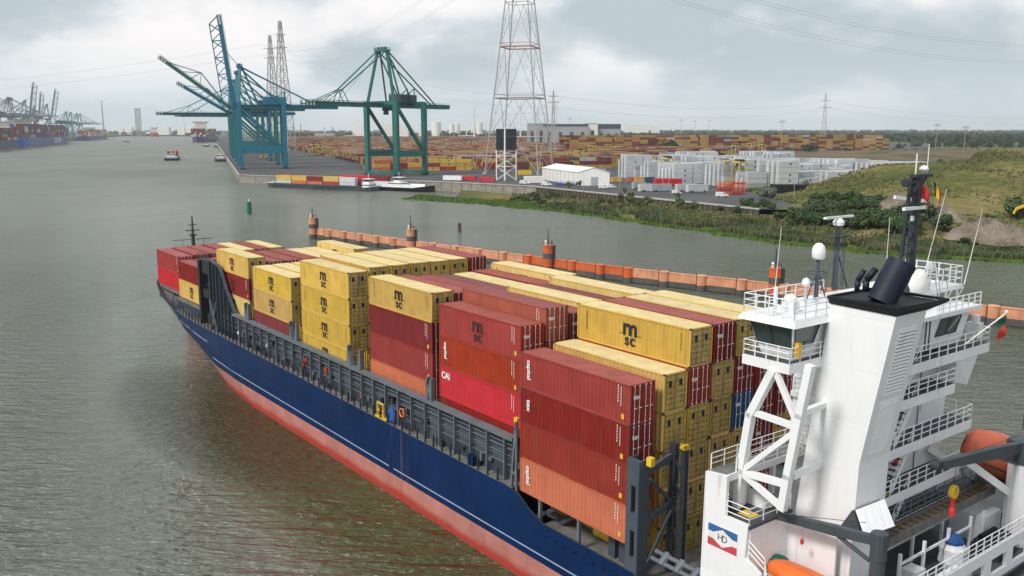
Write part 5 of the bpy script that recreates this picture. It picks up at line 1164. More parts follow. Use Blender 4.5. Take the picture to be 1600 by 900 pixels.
def put_all(lst, kind):
    keys = sorted({(round(p.x, 2), round(p.y, 2)) for p, c in lst}, key=lambda q: q[0] / q[1]); idx = {k: i for i, k in enumerate(keys)}
    for p, c in lst:
        i = idx[(round(p.x, 2), round(p.y, 2))]; tr_ = int(round((p.z - GZ) / 2.92)); tn = ['ground', 'second', 'third', 'fourth', 'fifth'][tr_]
        o = bpy.data.objects.new('shipping_container', ymesh(c, c in ('yellow', 'cream', 'white') and R3.random() < .5)); C.objects.link(o); o.matrix_world = Matrix.Translation(p) @ ROT
        if kind == 'w': props(o, f'{COLN[c]} refrigerated container, {tn} tier, {nth(i)} near stack from left in the white block', 'shipping container', 'containers in the white stacks')
        else: props(o, f'{COLN[c]} container, {tn} tier, {nth(i)} front stack from left behind the green crane', 'shipping container', 'containers in the front yard stacks')
put_all(near[:NB], 'b'); put_all(wn[:NW], 'w')
allb = [(p, c) for p, c in near[NB:] + wn[NW:] + bulk]
cnames = ['yellow', 'cream', 'brown', 'dark', 'maroon', 'orange', 'blue', 'grey', 'cyan', 'white', 'red']
for nm in cnames: mk('yard_' + nm, {'yellow': (.36, .25, .075), 'cream': (.38, .29, .13), 'brown': (.20, .055, .035), 'dark': (.13, .025, .022), 'maroon': (.16, .045, .035)}.get(nm) or M['c_' + nm].node_tree.nodes['Hue/Saturation/Value'].inputs['Color'].default_value[:3], .65, var=.25, scale=.05)
mb = MB(); A, B_ = e1 * 12.19, e2 * 2.44; Z_ = Vector((0, 0, 2.84))
for p, c in allb:
    q = e2 * 2.44; a = p - q; mb.hexa([a, a + A, p + A, p, a + Z_, a + A + Z_, p + A + Z_, p + Z_], cnames.index(c))
    if c in ('yellow', 'cream', 'white') and a.y < 1300 and RG.random() < .5:
        m0 = a + A * .55 - e2 * .04; mb.poly([m0 + Vector((0, 0, 1.1)), m0 + e1 * .9 + Vector((0, 0, 1.1)), m0 + e1 * .9 + Vector((0, 0, 2.1)), m0 + Vector((0, 0, 2.1))], len(cnames))
o = solo('stacked_containers', mb, ['yard_' + c for c in cnames] + ['print_black'], 'endless rows of stacked containers filling the terminal yard to the horizon', 'containers', (0, 900, GZ), kind='stuff')
# --- straddle carriers
def straddle(x, y, rot, first=[None]):
    if first[0] is None:
        t = Thing('straddle_carrier', 'yellow straddle carrier standing among the container rows', 'straddle carrier', (0, 0, 0), group='yellow straddle carriers in the yard')
        for sy in (-2.3, 2.3):
            t.part('side_frame', MB().bar((-4, sy, 1.2), (4, sy, 1.2), .6, .8).bar((-3.4, sy, 1.2), (-3.0, sy, 12.5), .5, .6).bar((3.4, sy, 1.2), (3.0, sy, 12.5), .5, .6), 'straddle_yellow')
            for x_ in (-3.4, -1.2, 1.2, 3.4): t.part('wheel', MB().tube((x_, sy - .3, .8), (x_, sy + .3, .8), .8, n=10), 'tyre')
        mb = MB()
        for x_ in (-3, 3): mb.bar((x_, -2.5, 12.6), (x_, 2.5, 12.6), .7, .8)
        for sy in (-2.3, 2.3): mb.bar((-3.6, sy, 12.9), (3.6, sy, 12.9), .6, .9)
        t.part('top_frame', mb, 'straddle_yellow'); t.part('engine_deck', MB().box(-2.2, 2.2, -1.6, 1.6, 13.2, 14.3), 'ship_dark'); t.part('cab', MB().box(2.6, 4.2, -2.4, -.8, 10.4, 12.1), 'glass'); t.part('spreader', MB().box(-3, 3, -1.2, 1.2, 8.4, 8.8), 'straddle_yellow'); first[0] = t.o; o = t.o
    else: o = copy_tree(first[0])
    o.matrix_world = Matrix.Translation((x, y, GZ)) @ Matrix.Rotation(rot, 4, 'Z') @ Matrix.Scale(1.05, 4)
    return o
for px, py in ((490, 243), (500, 243), (1022, 277), (1042, 282), (1130, 290), (1154, 292), (905, 261), (925, 247), (618, 236), (735, 238), (700, 228), (420, 248), (427, 248), (411, 248), (1148, 247), (1172, 240), (1190, 243), (660, 226), (775, 222), (845, 240)) + tuple((640 + 11.5 * q_, 213.5 + (q_ * 7 % 5) * .9) for q_ in range(18)) + tuple((470 + 14 * q_, 214.5 + (q_ * 3 % 4)) for q_ in range(9)):
    b = gat(px, py); straddle(b.x, b.y, 1.9 + R3.random() * .3)
# --- white hall
K, R_, L_ = gat(902.5, 289.7), gat(952.4, 290.5), gat(847, 280.5)
t = Thing('storage_hall', 'large white gabled storage tent hall beside the quay road', 'hall', tuple(K)); h = 7.2; rg = Vector((0, 0, 2.7)); hz = Vector((0, 0, h)); BK = R_ + (L_ - K)
m0 = (K + R_) / 2; m1 = (L_ + BK) / 2
mb = MB(); mb.hexa([K, R_, BK, L_, K + hz, R_ + hz, BK + hz, L_ + hz]); mb.poly([K + hz, R_ + hz, m0 + hz + rg]); mb.poly([L_ + hz, BK + hz, m1 + hz + rg]); w_ = t.part('wall', mb, 'wall_grey' if False else 'tank_white')
ov = (K - L_).normalized() * .4; z2 = Vector((0, 0, .06)); sd = (R_ - K).normalized() * .4
mb = MB(); mb.hexa([K + hz + ov - sd, m0 + hz + rg + ov, m1 + hz + rg - ov, L_ + hz - ov - sd] + [v + Vector((0, 0, .25)) for v in (K + hz + ov - sd, m0 + hz + rg + ov, m1 + hz + rg - ov, L_ + hz - ov - sd)])
mb.hexa([m0 + hz + rg + ov, R_ + hz + ov + sd, BK + hz - ov + sd, m1 + hz + rg - ov] + [v + Vector((0, 0, .25)) for v in (m0 + hz + rg + ov, R_ + hz + ov + sd, BK + hz - ov + sd, m1 + hz + rg - ov)]); t.part('roof', mb, 'tank_white')
dd = (R_ - K); nn = Vector((dd.y, -dd.x, 0)).normalized() * .08
a, b = K + dd * .42 + nn, K + dd * .64 + nn; mb = MB(); mb.bar(a + Vector((0, 0, 2.4)), b + Vector((0, 0, 2.4)), .1, 4.8); t.part('door', mb, 'wall_grey')
n = 9
for k in range(1, n): p = K.lerp(L_, k / n); t.part('rib', MB().bar(p + Vector((0, 0, .1)), p + hz, .25), 'wall_grey')
# --- warehouse complex at the back
def ware(x0, x1, yb, ztop_px, zb_px, d, m1, m2, label, bays, dp=60):
    a = (x0 - 800) / 1383 * d; b = (x1 - 800) / 1383 * d; zt = CAM_H + (203 - ztop_px) / 1383 * d; zm = CAM_H + (203 - zb_px) / 1383 * d
    t = Thing('warehouse', label, 'warehouse', (a, d, GZ)); t.part('wall', MB().box(a, b, d, d + dp, GZ, zm), m1); t.part('roof_band', MB().box(a - .4, b + .4, d - .5, d + dp + .5, zm + .01, zt), m2)
    for k in range(bays): xx = a + (b - a) * (k + .5) / bays; t.part('door', MB().box(xx - 3, xx + 3, d - .3, d - .01, GZ, GZ + (zm - GZ) * .72), 'roof_dark')
    return t
ware(849, 917, 0, 194, 197.5, 1650, 'wall_grey', 'roof_dark', 'long grey warehouse with dark roof band and tall dark doors behind the yard', 4)
ware(824, 852, 0, 193, 195, 1700, 'wall_grey', 'wall_grey', 'plain pale grey warehouse block left of the banded warehouse', 2)
ware(916, 932, 0, 193, 194, 1680, 'tank_white', 'wall_grey', 'narrow pale tower block between the two dark-roofed warehouses', 1)
ware(931, 967, 0, 194, 201, 1720, 'wall_grey', 'roof_dark', 'dark-topped warehouse right of the narrow pale block', 3)
ware(1120, 1135, 0, 210, 216, 1500, 'tank_white', 'roof_dark', 'small dark hall with white doors at the yard edge, left one', 2)
ware(1165, 1195, 0, 211, 216, 1550, 'wall_grey', 'roof_dark', 'small dark-roofed hall at the right end of the tall stacks', 2)
ware(1210, 1256, 0, 287, 297.5, 415, 'roof_dark', 'black', 'low black cabin building in front of the white stacks', 4, 7)
ware(1285, 1328, 0, 285, 290, 455, 'roof_dark', 'black', 'low dark shed half hidden by the grass hill', 3, 7)
# white tanks and low far buildings
def cyl(px0, px1, pt, pb, d, m, name, label, cat, group=None):
    x = ((px0 + px1) / 2 - 800) / 1383 * d; r = (px1 - px0) / 2 / 1383 * d; zt = CAM_H + (203 - pt) / 1383 * d; mb = MB().lathe((x, d, GZ), [(r, 0), (r, zt - GZ - 1), (r * .6, zt - GZ)], n=16)
    solo(name, mb, m, label, cat, (x, d, GZ), group=group)
for px0, px1, pt, d in ((676, 691, 191, 4300), (703, 712, 194, 4400), (711, 720, 193, 4450), (745, 755, 192, 4500), (737, 744, 196, 4600)): cyl(px0, px1, pt, 200, d, 'tank_white', 'storage_tank', 'round white storage tank beyond the container yard', 'tank', 'white storage tanks beyond the yard')
def farbox(px0, px1, pt, d, m, label, grp=None):
    x0, x1 = (px0 - 800) / 1383 * d, (px1 - 800) / 1383 * d; zt = CAM_H + (203 - pt) / 1383 * d; mb = MB().box(x0, x1, d, d + 40, GZ, zt); mb.prism([(x0 - 1, zt), (x1 + 1, zt), ((x0 + x1) / 2, zt + (x1 - x0) * .05)], 'y', d, d + 40); solo('far_building', mb, m, label, 'building', (x0, d, GZ), group=grp)
for k, (a, b, pt, d) in enumerate(((250, 272, 199, 5400), (285, 310, 200, 5600), (195, 215, 199, 6000), (975, 1010, 196, 4300), (1015, 1027, 196.5, 4300), (600, 620, 195, 3200), (625, 640, 196, 3200), (656, 668, 193, 3200), (555, 575, 194, 3400))): farbox(a, b, pt, d, 'tank_white', 'long low white industrial building on the far horizon', 'white industrial buildings on the horizon')
for k in range(40):
    px = RG.choice([RG.uniform(185, 345), RG.uniform(455, 830), RG.uniform(455, 830)]); d = RG.uniform(3200, 6500); h_ = RG.uniform(8, 26) * (1 if px > 340 else .8); x = (px - 800) / 1383 * d
    if px < 345 and d < 5500: d = 5600
    x = (px - 800) / 1383 * d; w = RG.uniform(15, 70); mb = MB().box(x, x + w, d, d + 40, GZ, GZ + h_); 
    if RG.random() < .5: mb.tube((x + w * .5, d + 10, GZ + h_), (x + w * .5, d + 10, GZ + h_ + RG.uniform(15, 50)), 2, 1.4, n=6)
    solo('far_building', mb, RG.choice(['wall_grey', 'crane_far', 'tank_white', 'c_maroon']), 'hazy industrial block on the horizon beyond the port', 'building', (x, d, GZ), group='industrial blocks on the horizon')
# --- wind turbines
mk('turbine_grey', (.36, .39, .42), .6)
def turbine(px, d, hub, blade, a0, label):
    x = (px - 800) / 1383 * d; t = Thing('wind_turbine', label, 'wind turbine', (x, d, GZ)); t.part('tower', MB().tube((x, d, GZ), (x, d, GZ + hub), hub * .026, hub * .014, n=8), 'turbine_grey' if px < 200 else 'tank_white'); t.part('nacelle', MB().bar((x, d - 5, GZ + hub), (x, d + 6, GZ + hub), 4, 4), 'tank_white')
    for k in range(3):
        a = a0 + k * 2 * math.pi / 3; dx, dz = math.cos(a), math.sin(a); t.part('blade', MB().hexa([(x - dz * 2.4, d - 5.4, GZ + hub + dx * 2.4), (x + dz * 2.4, d - 5.4, GZ + hub - dx * 2.4), (x + dz * 2.4, d - 4.9, GZ + hub - dx * 2.4), (x - dz * 2.4, d - 4.9, GZ + hub + dx * 2.4),
             (x + dx * blade - dz * .4, d - 5.3, GZ + hub + dz * blade + dx * .4), (x + dx * blade + dz * .4, d - 5.3, GZ + hub + dz * blade - dx * .4), (x + dx * blade + dz * .4, d - 5, GZ + hub + dz * blade - dx * .4), (x + dx * blade - dz * .4, d - 5, GZ + hub + dz * blade + dx * .4)]), 'tank_white')
turbine(172, 3600, 142, 48, rad(28), 'white wind turbine beyond the river at far left')
turbine(868, 2300, 94, 30, rad(50), 'white wind turbine just right of the great pylon')
turbine(813, 2900, 105, 32, rad(80), 'white wind turbine seen through the legs of the great pylon'); turbine(742, 2900, 105, 32, rad(20), 'white wind turbine left of the great pylon'); turbine(601, 3300, 110, 34, rad(95), 'white wind turbine seen between the legs of the green crane'); turbine(296, 5600, 160, 50, rad(70), 'small white wind turbine behind the lowered crane boom')
# lift bridge towers in the far river
for px in (223.5, 228.5):
    d = 4900; x = (px - 800) / 1383 * d; mb = MB(); lattice(mb, square(x, d, 0, 8, .78), square(x, d, 150, 6, .78), [k / 8 for k in range(9)], .9, .5); mb.box(x - 6, x + 6, d - 6, d + 6, 146, 152); solo('bridge_tower', mb, 'wall_grey', 'left tower of the distant lift bridge' if px < 225 else 'right tower of the distant lift bridge', 'bridge tower', (x, d, 0))

# ================================================================ overgrown bank, hill, plants
SHORE = [(-60, 470), (-14, 437), (-7.7, 428), (10, 408), (28, 388), (54.7, 343), (69.5, 318.7), (84, 289), (105, 263), (124, 249.5), (141, 241), (200, 215), (400, 150), (760, 40)]
WALL = [(-42, 534), (13.4, 490.6), (98, 350), (118, 330)]
def pdist(pts, x, y):
    """signed distance to a polyline, positive to its left (inland)"""
    best = 1e9; sg = 1
    for (x0, y0), (x1, y1) in zip(pts, pts[1:]):
        dx, dy = x1 - x0, y1 - y0; L2 = dx * dx + dy * dy; t = max(0, min(1, ((x - x0) * dx + (y - y0) * dy) / L2)); px, py = x0 + dx * t, y0 + dy * t
        d = math.hypot(x - px, y - py)
        if d < best: best = d; sg = 1 if dx * (y - y0) - dy * (x - x0) > 0 else -1
    return best * sg
def wob(x, y): return math.sin(x * .13 + 1.3 * math.sin(y * .07)) * math.cos(y * .11 + x * .03) + .5 * math.sin(x * .31 + y * .27)
HX = [(108, 0), (125, .6), (149, 4.5), (182, 13.0), (243, 17.8), (300, 17.6), (420, 16), (700, 16)]
def tz(x, y):
    d = pdist(SHORE, x, y); w = smooth(98, 128, x)
    hm = .9 + 2.0 * smooth(5, 60, x); z = min(-1.2 + d * .17, hm + .35 * wob(x, y)) if d < 60 else hm + .35 * wob(x, y)
    z2 = min(-1.2 + d * .15, 6.1 + .35 * wob(x, y))
    z = z * (1 - w) + z2 * w
    yb = 318 - (x - 150) * .22
    hill = lerp_tab(HX, x) * smooth(yb, yb + 95, y) * (1 - smooth(436 + max(0, x - 225) * 1.5, 468 + max(0, x - 225) * 1.8, y))
    hill += .9 * wob(x * .6, y * .7) * min(1, hill / 6)
    return z + hill
def in_terrain(x, y):
    if x < 118: return pdist(WALL, x, y) < 1.2
    return True
mb = MB(); st = 5.0; xs = [-30 + k * st for k in range(160)]; ys = [30 + k * st for k in range(122)]; idx = {}
for i, x in enumerate(xs):
    for j, y in enumerate(ys):
        d = pdist(SHORE, x, y)
        if d < -9: continue
        xx, yy = x, y
        if x < 118 and not in_terrain(x, y): 
            if pdist(WALL, x, y) > 6.5: continue
        z = tz(xx, yy)
        if x < 118 and not in_terrain(x, y): z = min(z, 2.6)
        idx[(i, j)] = len(mb.v); mb.v.append((xx, yy, z))
for (i, j), a in idx.items():
    q = [idx.get(k) for k in ((i, j), (i + 1, j), (i + 1, j + 1), (i, j + 1))]
    if None in q: continue
    x, y = xs[i] + st / 2, ys[j] + st / 2; d = pdist(SHORE, x, y); mb.f.append(tuple(q)); mb.m.append(1 if d < 9 else 0)
# keep the flat land behind the wall out of the ground sheet
tr_o = structure('grass_hill', mb, ['grass', 'mud_grass'], smooth=True)
def quads_cloud(mb, n, fn, mi=0):
    for _ in range(n):
        c, s, tilt = fn(); a = RG.uniform(0, math.pi * 2); u = Vector((math.cos(a), math.sin(a), RG.uniform(-.5, .5))).normalized() * s; v = Vector((RG.uniform(-.5, .5), RG.uniform(-.5, .5), 1 if tilt else RG.uniform(-1, 1))).normalized() * s * (1.6 if tilt else 1)
        mb.poly([c - u - v, c + u - v, c + u * .6 + v, c - u * .6 + v], mi if not isinstance(mi, tuple) else RG.choice(mi))
# reeds along the waterline and short bright grass at its foot
mb = MB(); n = 0
while n < 30000:
    x = RG.uniform(20, 560) if RG.random() < .35 else RG.uniform(25, 230); d = abs(RG.gauss(10, 8)); 
    # walk a random shoreline point
    t = RG.random(); k = RG.randrange(3, len(SHORE) - 1) if RG.random() < .75 else RG.randrange(5, 10); (x0, y0), (x1, y1) = SHORE[k], SHORE[k + 1]; f = RG.random(); L = math.hypot(x1 - x0, y1 - y0); nx, ny = -(y1 - y0) / L, (x1 - x0) / L
    if L > 100 and RG.random() < .3: f *= .5
    d = 3 + abs(RG.gauss(0, 1)) * 6.5 + (6 if wob(x0 + f * 40, y0) > .5 else 0); x, y = x0 + (x1 - x0) * f + nx * d, y0 + (y1 - y0) * f + ny * d
    if wob(x * 1.4, y * 1.4) < -.9: continue
    z = max(0.1, tz(x, y)); h = RG.uniform(.9, 2.0) * (1.15 if d < 14 else .8); a = RG.uniform(0, 6.28); w = RG.uniform(.25, .55); ux, uy = math.cos(a) * w, math.sin(a) * w; lx, ly = RG.uniform(-.5, .5), RG.uniform(-.5, .5)
    mb.poly([(x - ux, y - uy, z - .2), (x + ux, y + uy, z - .2), (x + ux * .5 + lx, y + uy * .5 + ly, z + h), (x - ux * .5 + lx, y - uy * .5 + ly, z + h * .9)], 1 if RG.random() < (.12 + .35 * (wob(x * .5, y * .4) > .4)) else 0); n += 1
solo('reeds', mb, ['reed', 'reed_dry'], 'dense dark green reeds along the river bank', 'reeds', (100, 270, 0), kind='stuff')
mb = MB(); n = 0
while n < 19000:
    k = RG.randrange(1, len(SHORE) - 2) if n < 14000 else RG.randrange(0, 3); (x0, y0), (x1, y1) = SHORE[k], SHORE[k + 1]; f = RG.random(); L = math.hypot(x1 - x0, y1 - y0); nx, ny = -(y1 - y0) / L, (x1 - x0) / L
    d = RG.uniform(-1.5, 6) + 1.5 * wob(x0 + (x1 - x0) * f * 3, y0) if k < 9 else RG.uniform(0, 4); 
    if k <= 3: d += RG.uniform(0, 14)
    x, y = x0 + (x1 - x0) * f + nx * d, y0 + (y1 - y0) * f + ny * d; z = max(.05, tz(x, y)); h = RG.uniform(.3, .8); a = RG.uniform(0, 6.28); w = RG.uniform(.3, .6); ux, uy = math.cos(a) * w, math.sin(a) * w
    mb.poly([(x - ux, y - uy, z - .1), (x + ux, y + uy, z - .1), (x + ux * .6, y + uy * .6, z + h), (x - ux * .6, y - uy * .6, z + h)]); n += 1
solo('shore_grass', mb, 'shore_grass', 'bright green grass fringe at the water edge', 'grass', (60, 330, 0), kind='stuff')
# scrub over bank and hill
mb = MB(); n = 0
while n < 16000:
    x = RG.uniform(0, 420); y = RG.uniform(230, 520)
    if abs(x / y) > .66 or pdist(SHORE, x, y) < 12 or (x < 118 and not in_terrain(x, y)): continue
    if wob(x * .9 + 3, y * .8) < -.1 and x > 110: continue
    z = tz(x, y); h = RG.uniform(.25, .9); a = RG.uniform(0, 6.28); w = RG.uniform(.3, .8); ux, uy = math.cos(a) * w, math.sin(a) * w
    mb.poly([(x - ux, y - uy, z - .1), (x + ux, y + uy, z - .1), (x + ux * .6, y + uy * .6, z + h), (x - ux * .6, y - uy * .6, z + h)], 0 if RG.random() < .45 else 1); n += 1
mk('scrub', (.07, .095, .03), .9, var=.4, scale=.05); mk('scrub_dry', (.17, .15, .07), .9, var=.35, scale=.05)
solo('scrub', mb, ['scrub', 'scrub_dry'], 'rough tufts of scrub covering the bank and the hill', 'scrub', (150, 350, 0), kind='stuff')
# bushes and small trees: variants sharing meshes
def bush_mesh(seed, r, h, leafs, n, size=.30, clumps=7):
    rg = random.Random(seed); mb = MB(); cl = [(Vector((rg.uniform(-.55, .55) * r, rg.uniform(-.55, .55) * r, h * rg.uniform(.25, .8))), r * rg.uniform(.35, .6)) for _ in range(clumps)]
    for _ in range(n):
        c, cr = rg.choice(cl); d = Vector((rg.gauss(0, 1), rg.gauss(0, 1), rg.gauss(0, 1))).normalized() * cr * rg.uniform(.6, 1.08); p = c + d * (1 if d.z > -.2 else .8); p.z = max(.15, p.z)
        nrm = (d.normalized() + Vector((rg.uniform(-.7, .7), rg.uniform(-.7, .7), rg.uniform(-.4, .7)))).normalized(); u = nrm.cross(Vector((0, 0, 1))); u = u.normalized() if u.length > .05 else Vector((1, 0, 0)); v = nrm.cross(u); s = size * rg.uniform(.6, 1.4)
        mb.poly([p - u * s, p - v * s * .8, p + u * s, p + v * s], 0)
    return mb.mesh('crown', [leafs])
def trunk_mesh(h, r):
    mb = MB(); mb.tube((0, 0, -.4), (.1, 0, h * .6), r, r * .5, n=6)
    for a in range(4): mb.tube((.05, 0, h * .35), (math.cos(a * 1.6) * h * .25, math.sin(a * 1.6) * h * .25, h * .75), r * .4, r * .15, n=5)
    return mb.mesh('trunk', ['trunk'])
BV = {'thick': [bush_mesh(s, 3.4, 5.0, 'leaf_dark', 900, .34) for s in (1, 2, 3)], 'tree': [bush_mesh(s, 2.3, 5.6, 'leaf_mid', 700, .28, 9) for s in (4, 5)], 'low': [bush_mesh(s, 2.4, 2.4, 'leaf_dark', 500, .3) for s in (6, 7)], 'pale': [bush_mesh(s, 3.6, 4.6, 'leaf_pale', 900, .32) for s in (8, 9)]}
TM = {'thick': trunk_mesh(5, .2), 'tree': trunk_mesh(5.6, .16), 'low': trunk_mesh(2.4, .1), 'pale': trunk_mesh(4.6, .18)}
BUSH = []
def bush(kind, px, py, s, z0=4.0):
    g = gat(px, py, z0); x, y = g.x, g.y; z = tz(x, y) if (in_terrain(x, y) or x > 118) and y < 620 else GZ
    for _ in range(3): g = gat(px, py, z); x, y = g.x, g.y; z = tz(x, y) if y < 560 and (x > 118 or in_terrain(x, y)) else GZ
    name = {'tree': 'small_tree'}.get(kind, 'bush'); o = bpy.data.objects.new(name, None); C.objects.link(o); o.matrix_world = Matrix.Translation((x, y, z)) @ Matrix.Rotation(RG.uniform(0, 6.28), 4, 'Z') @ Matrix.Scale(s, 4)
    for nm, me in (('crown', RG.choice(BV[kind])), ('trunk', TM[kind])): q = bpy.data.objects.new(nm, me); C.objects.link(q); q.parent = o
    BUSH.append((px, py, kind, o))
for px, py, s in ((985, 318, 1.05), (970, 318, .8), (1012, 327, .95), (1000, 328, .7), (1062, 328, 1.0), (1085, 332, .85), (888, 308, .8), (905, 304, .75), (1058, 322, .6), (895, 313, .6), (975, 312, .6), (1395, 352, 1.0), (1350, 345, .8)): bush('tree', px, py, s)
for px, py, s in ((835, 308, 1.1), (848, 305, 1.0), (862, 306, 1.1), (822, 316, 1.0), (800, 315, .8), (812, 312, .9), (828, 308, .9), (855, 312, .9), (870, 309, .8), (840, 315, 1.0), (940, 316, .9), (952, 319, .8), (1150, 326, 1.2), (1165, 330, 1.3), (1180, 325, 1.0), (1195, 333, 1.2), (1128, 330, 1.0), (1218, 332, 1.1), (1205, 326, .9), (1262, 328, .9)): bush('low', px, py, s)
for k in range(64):
    px = 1245 + 185 * (k % 16) / 15 + RG.uniform(-6, 6); py = 356 - 11 * (k // 16) - (0 if px < 1390 else 4) + RG.uniform(-2, 2)
    if px < 1275 and k // 16 >= 2: continue
    bush('thick', px, py, RG.uniform(.85, 1.25))
for px, py, s in ((1205, 307, 1.15), (1195, 308, .9), (1405, 277, 1.5), (1392, 283, 1.3), (1418, 274, 1.2), (1256, 300, .6), (1520, 262, 1.1), (1505, 263, 1.0), (1480, 264, .9)): bush('pale', px, py, s)
for px, py, s in ((1595, 330, 1.6), (1582, 338, 1.4), (1600, 345, 1.5), (1450, 345, 1.2), (1470, 352, 1.1), (1508, 360, .5), (1520, 350, .55), (1530, 356, .5), (1560, 362, .45), (1546, 346, .5)): bush('thick', px, py, s)
kn = {'tree': 'slender light green young tree on the bank', 'low': 'low dark bush', 'thick': 'dense dark green bush', 'pale': 'grey-green willow bush'}
for kind in BV:
    lst = sorted([b for b in BUSH if b[2] == kind], key=lambda b: b[0])
    for i, (px, py, _, o) in enumerate(lst):
        wh = {'low': ' below the retaining wall', 'thick': ' in the thicket behind the bank', 'pale': ' near the white stacks', 'tree': ''}[kind]
        props(o, f'{kn[kind]}{wh}, {nth(i)} from the left', 'bush' if kind != 'tree' else 'tree', f'{kind} bushes' if kind != 'tree' else 'young trees on the bank')
# sand and rubble mounds
def mound(px, py, r, h, seed, label, tall=1.0):
    g = gat(px, py, 6); z0 = tz(g.x, g.y) - .3; rg = random.Random(seed); mb = MB(); n, m = 34, 12; mb.v.append((g.x, g.y, z0 + h)); ph = [rg.uniform(0, 6) for _ in range(6)]
    for j in range(1, m + 1):
        for k in range(n):
            a = 2 * math.pi * k / n; f = j / m; rr = r * f * (1 + .18 * math.sin(a * 2 + ph[0]) + .1 * math.sin(a * 5 + ph[1])); z = h * (1 - f) ** tall * (1 + .12 * math.sin(a * 3 + ph[2] + f * 6)) + rg.uniform(-.5, .5) * (j < m)
            mb.v.append((g.x + rr * math.cos(a), g.y + rr * math.sin(a), z0 + z))
    for k in range(n): mb.f.append((0, 1 + k, 1 + (k + 1) % n)); mb.m.append(0)
    for j in range(m - 1):
        for k in range(n): a = 1 + j * n; k2 = (k + 1) % n; mb.f.append((a + k, a + n + k, a + n + k2, a + k2)); mb.m.append(0)
    structure('sand_mound', mb, 'sand')
mound(1404, 336, 12, 8.4, 1, '', .8); mound(1472, 345, 7.5, 6.2, 2, '', 1.0); mound(1540, 358, 11, 6.2, 3, '', .7); mound(1578, 362, 9, 5.6, 4, '', .7); mound(1462, 338, 9, 3.0, 5, ''); mound(1510, 358, 7, 4.0, 6, '', .8); mound(1430, 338, 9, 4.6, 7, '', .8)
t = Thing('conveyor', 'long pale conveyor boom resting on the sand mound', 'conveyor', tuple(gat(1420, 325, 8)))
g1, g2 = gat(1398, 308, 14), gat(1448, 315, 12); t.part('boom', MB().bar(g1, g2, 1.0, 1.2), 'print_white'); t.part('leg', MB().bar(g2 + Vector((1, 0, 0)), g2 + Vector((1, 0, -7)), .5), 'ship_grey')
g1, g2 = gat(1588, 326, 12), gat(1602, 321, 13); t = Thing('excavator_arm', 'yellow excavator arm beside the rubble mound at the right edge', 'excavator', tuple(gat(1590, 350, 7)))
t.part('boom', MB().bar(g1, g2, .5, .8).bar(g1, g1 + Vector((-.8, 0, -1.6)), .4, .5), 'safety_yellow'); g3 = g2 + Vector((5, 1, -4)); t.part('body', MB().box(g3.x - 2, g3.x + 4, g3.y - 2, g3.y + 2, g3.z - 3.5, g3.z), 'safety_yellow'); t.part('track', MB().box(g3.x - 3, g3.x + 5, g3.y - 2.4, g3.y + 2.4, g3.z - 6, g3.z - 3.52), 'tyre')
# heath embankment behind the yard, far fields
mb = MB(); nx, ny = 60, 12
for i in range(nx + 1):
    for j in range(ny + 1):
        x = 300 + i * 22; y = 900 + x * .08 + j * 26; z = GZ - .2 + 6.5 * math.sin(math.pi * j / ny) ** .8 * smooth(300, 480, x) + .6 * wob(x * .3, y * .3) * (0 < j < ny); mb.v.append((x, y, z))
for i in range(nx):
    for j in range(ny): a = i * (ny + 1) + j; mb.f.append((a, a + ny + 1, a + ny + 2, a + 1)); mb.m.append(0)
structure('embankment', mb, 'heath', smooth=True)
# tree belts in the distance: unbroken masses
def belt(nm, label, lst, seed):
    rg = random.Random(seed); mb = MB()
    for (px0, px1, d, dd, n, h) in lst:
        for _ in range(n):
            y = d + rg.uniform(0, dd); x = (rg.uniform(px0, px1) - 800) / 1383 * y
            if math.sin(x * .013 + d) * math.sin(x * .031 + 2) < -.35: continue
            hh = h * rg.uniform(.55, 1.25); w = hh * rg.uniform(.3, .55)
            for k in range(15):
                c = Vector((x + rg.uniform(-w, w), y + rg.uniform(-w, w), GZ + hh * rg.uniform(.15, .92))); s = w * rg.uniform(.35, .7); u = Vector((s, rg.uniform(-.5, .5) * s, rg.uniform(-.3, .3) * s)); v = Vector((rg.uniform(-.3, .3) * s, rg.uniform(-.8, .3) * s, s * .8))
                mb.poly([c - u - v * .7, c + u * .8 - v, c + u + v * .6, c - u * .7 + v])
    solo(nm, mb, 'far_tree', label, 'trees', (0, lst[0][2], GZ), kind='stuff')
belt('tree_belt', 'dark tree rows in the fields behind the port', [(1180, 1620, 1500, 250, 150, 9), (1130, 1620, 1950, 500, 500, 12), (1010, 1620, 2700, 500, 500, 14), (1150, 1300, 2400, 300, 260, 16), (1300, 1620, 2300, 300, 260, 14)], 1)
belt('tree_belt', 'hazy continuous woods along the horizon', [(450, 840, 3480, 500, 420, 15), (880, 1640, 3600, 700, 800, 16), (450, 1640, 5200, 1200, 1000, 20), (180, 350, 5900, 600, 300, 18), (840, 1700, 8200, 1500, 1200, 26), (150, 900, 9000, 1500, 500, 24)], 2)
belt('tree_belt', 'scattered bushes along the embankment behind the stacks', [(1190, 1620, 1180, 60, 120, 5), (1180, 1270, 1250, 120, 90, 8), (1040, 1052, 1250, 10, 10, 12), (1440, 1620, 700, 120, 90, 4)], 3)

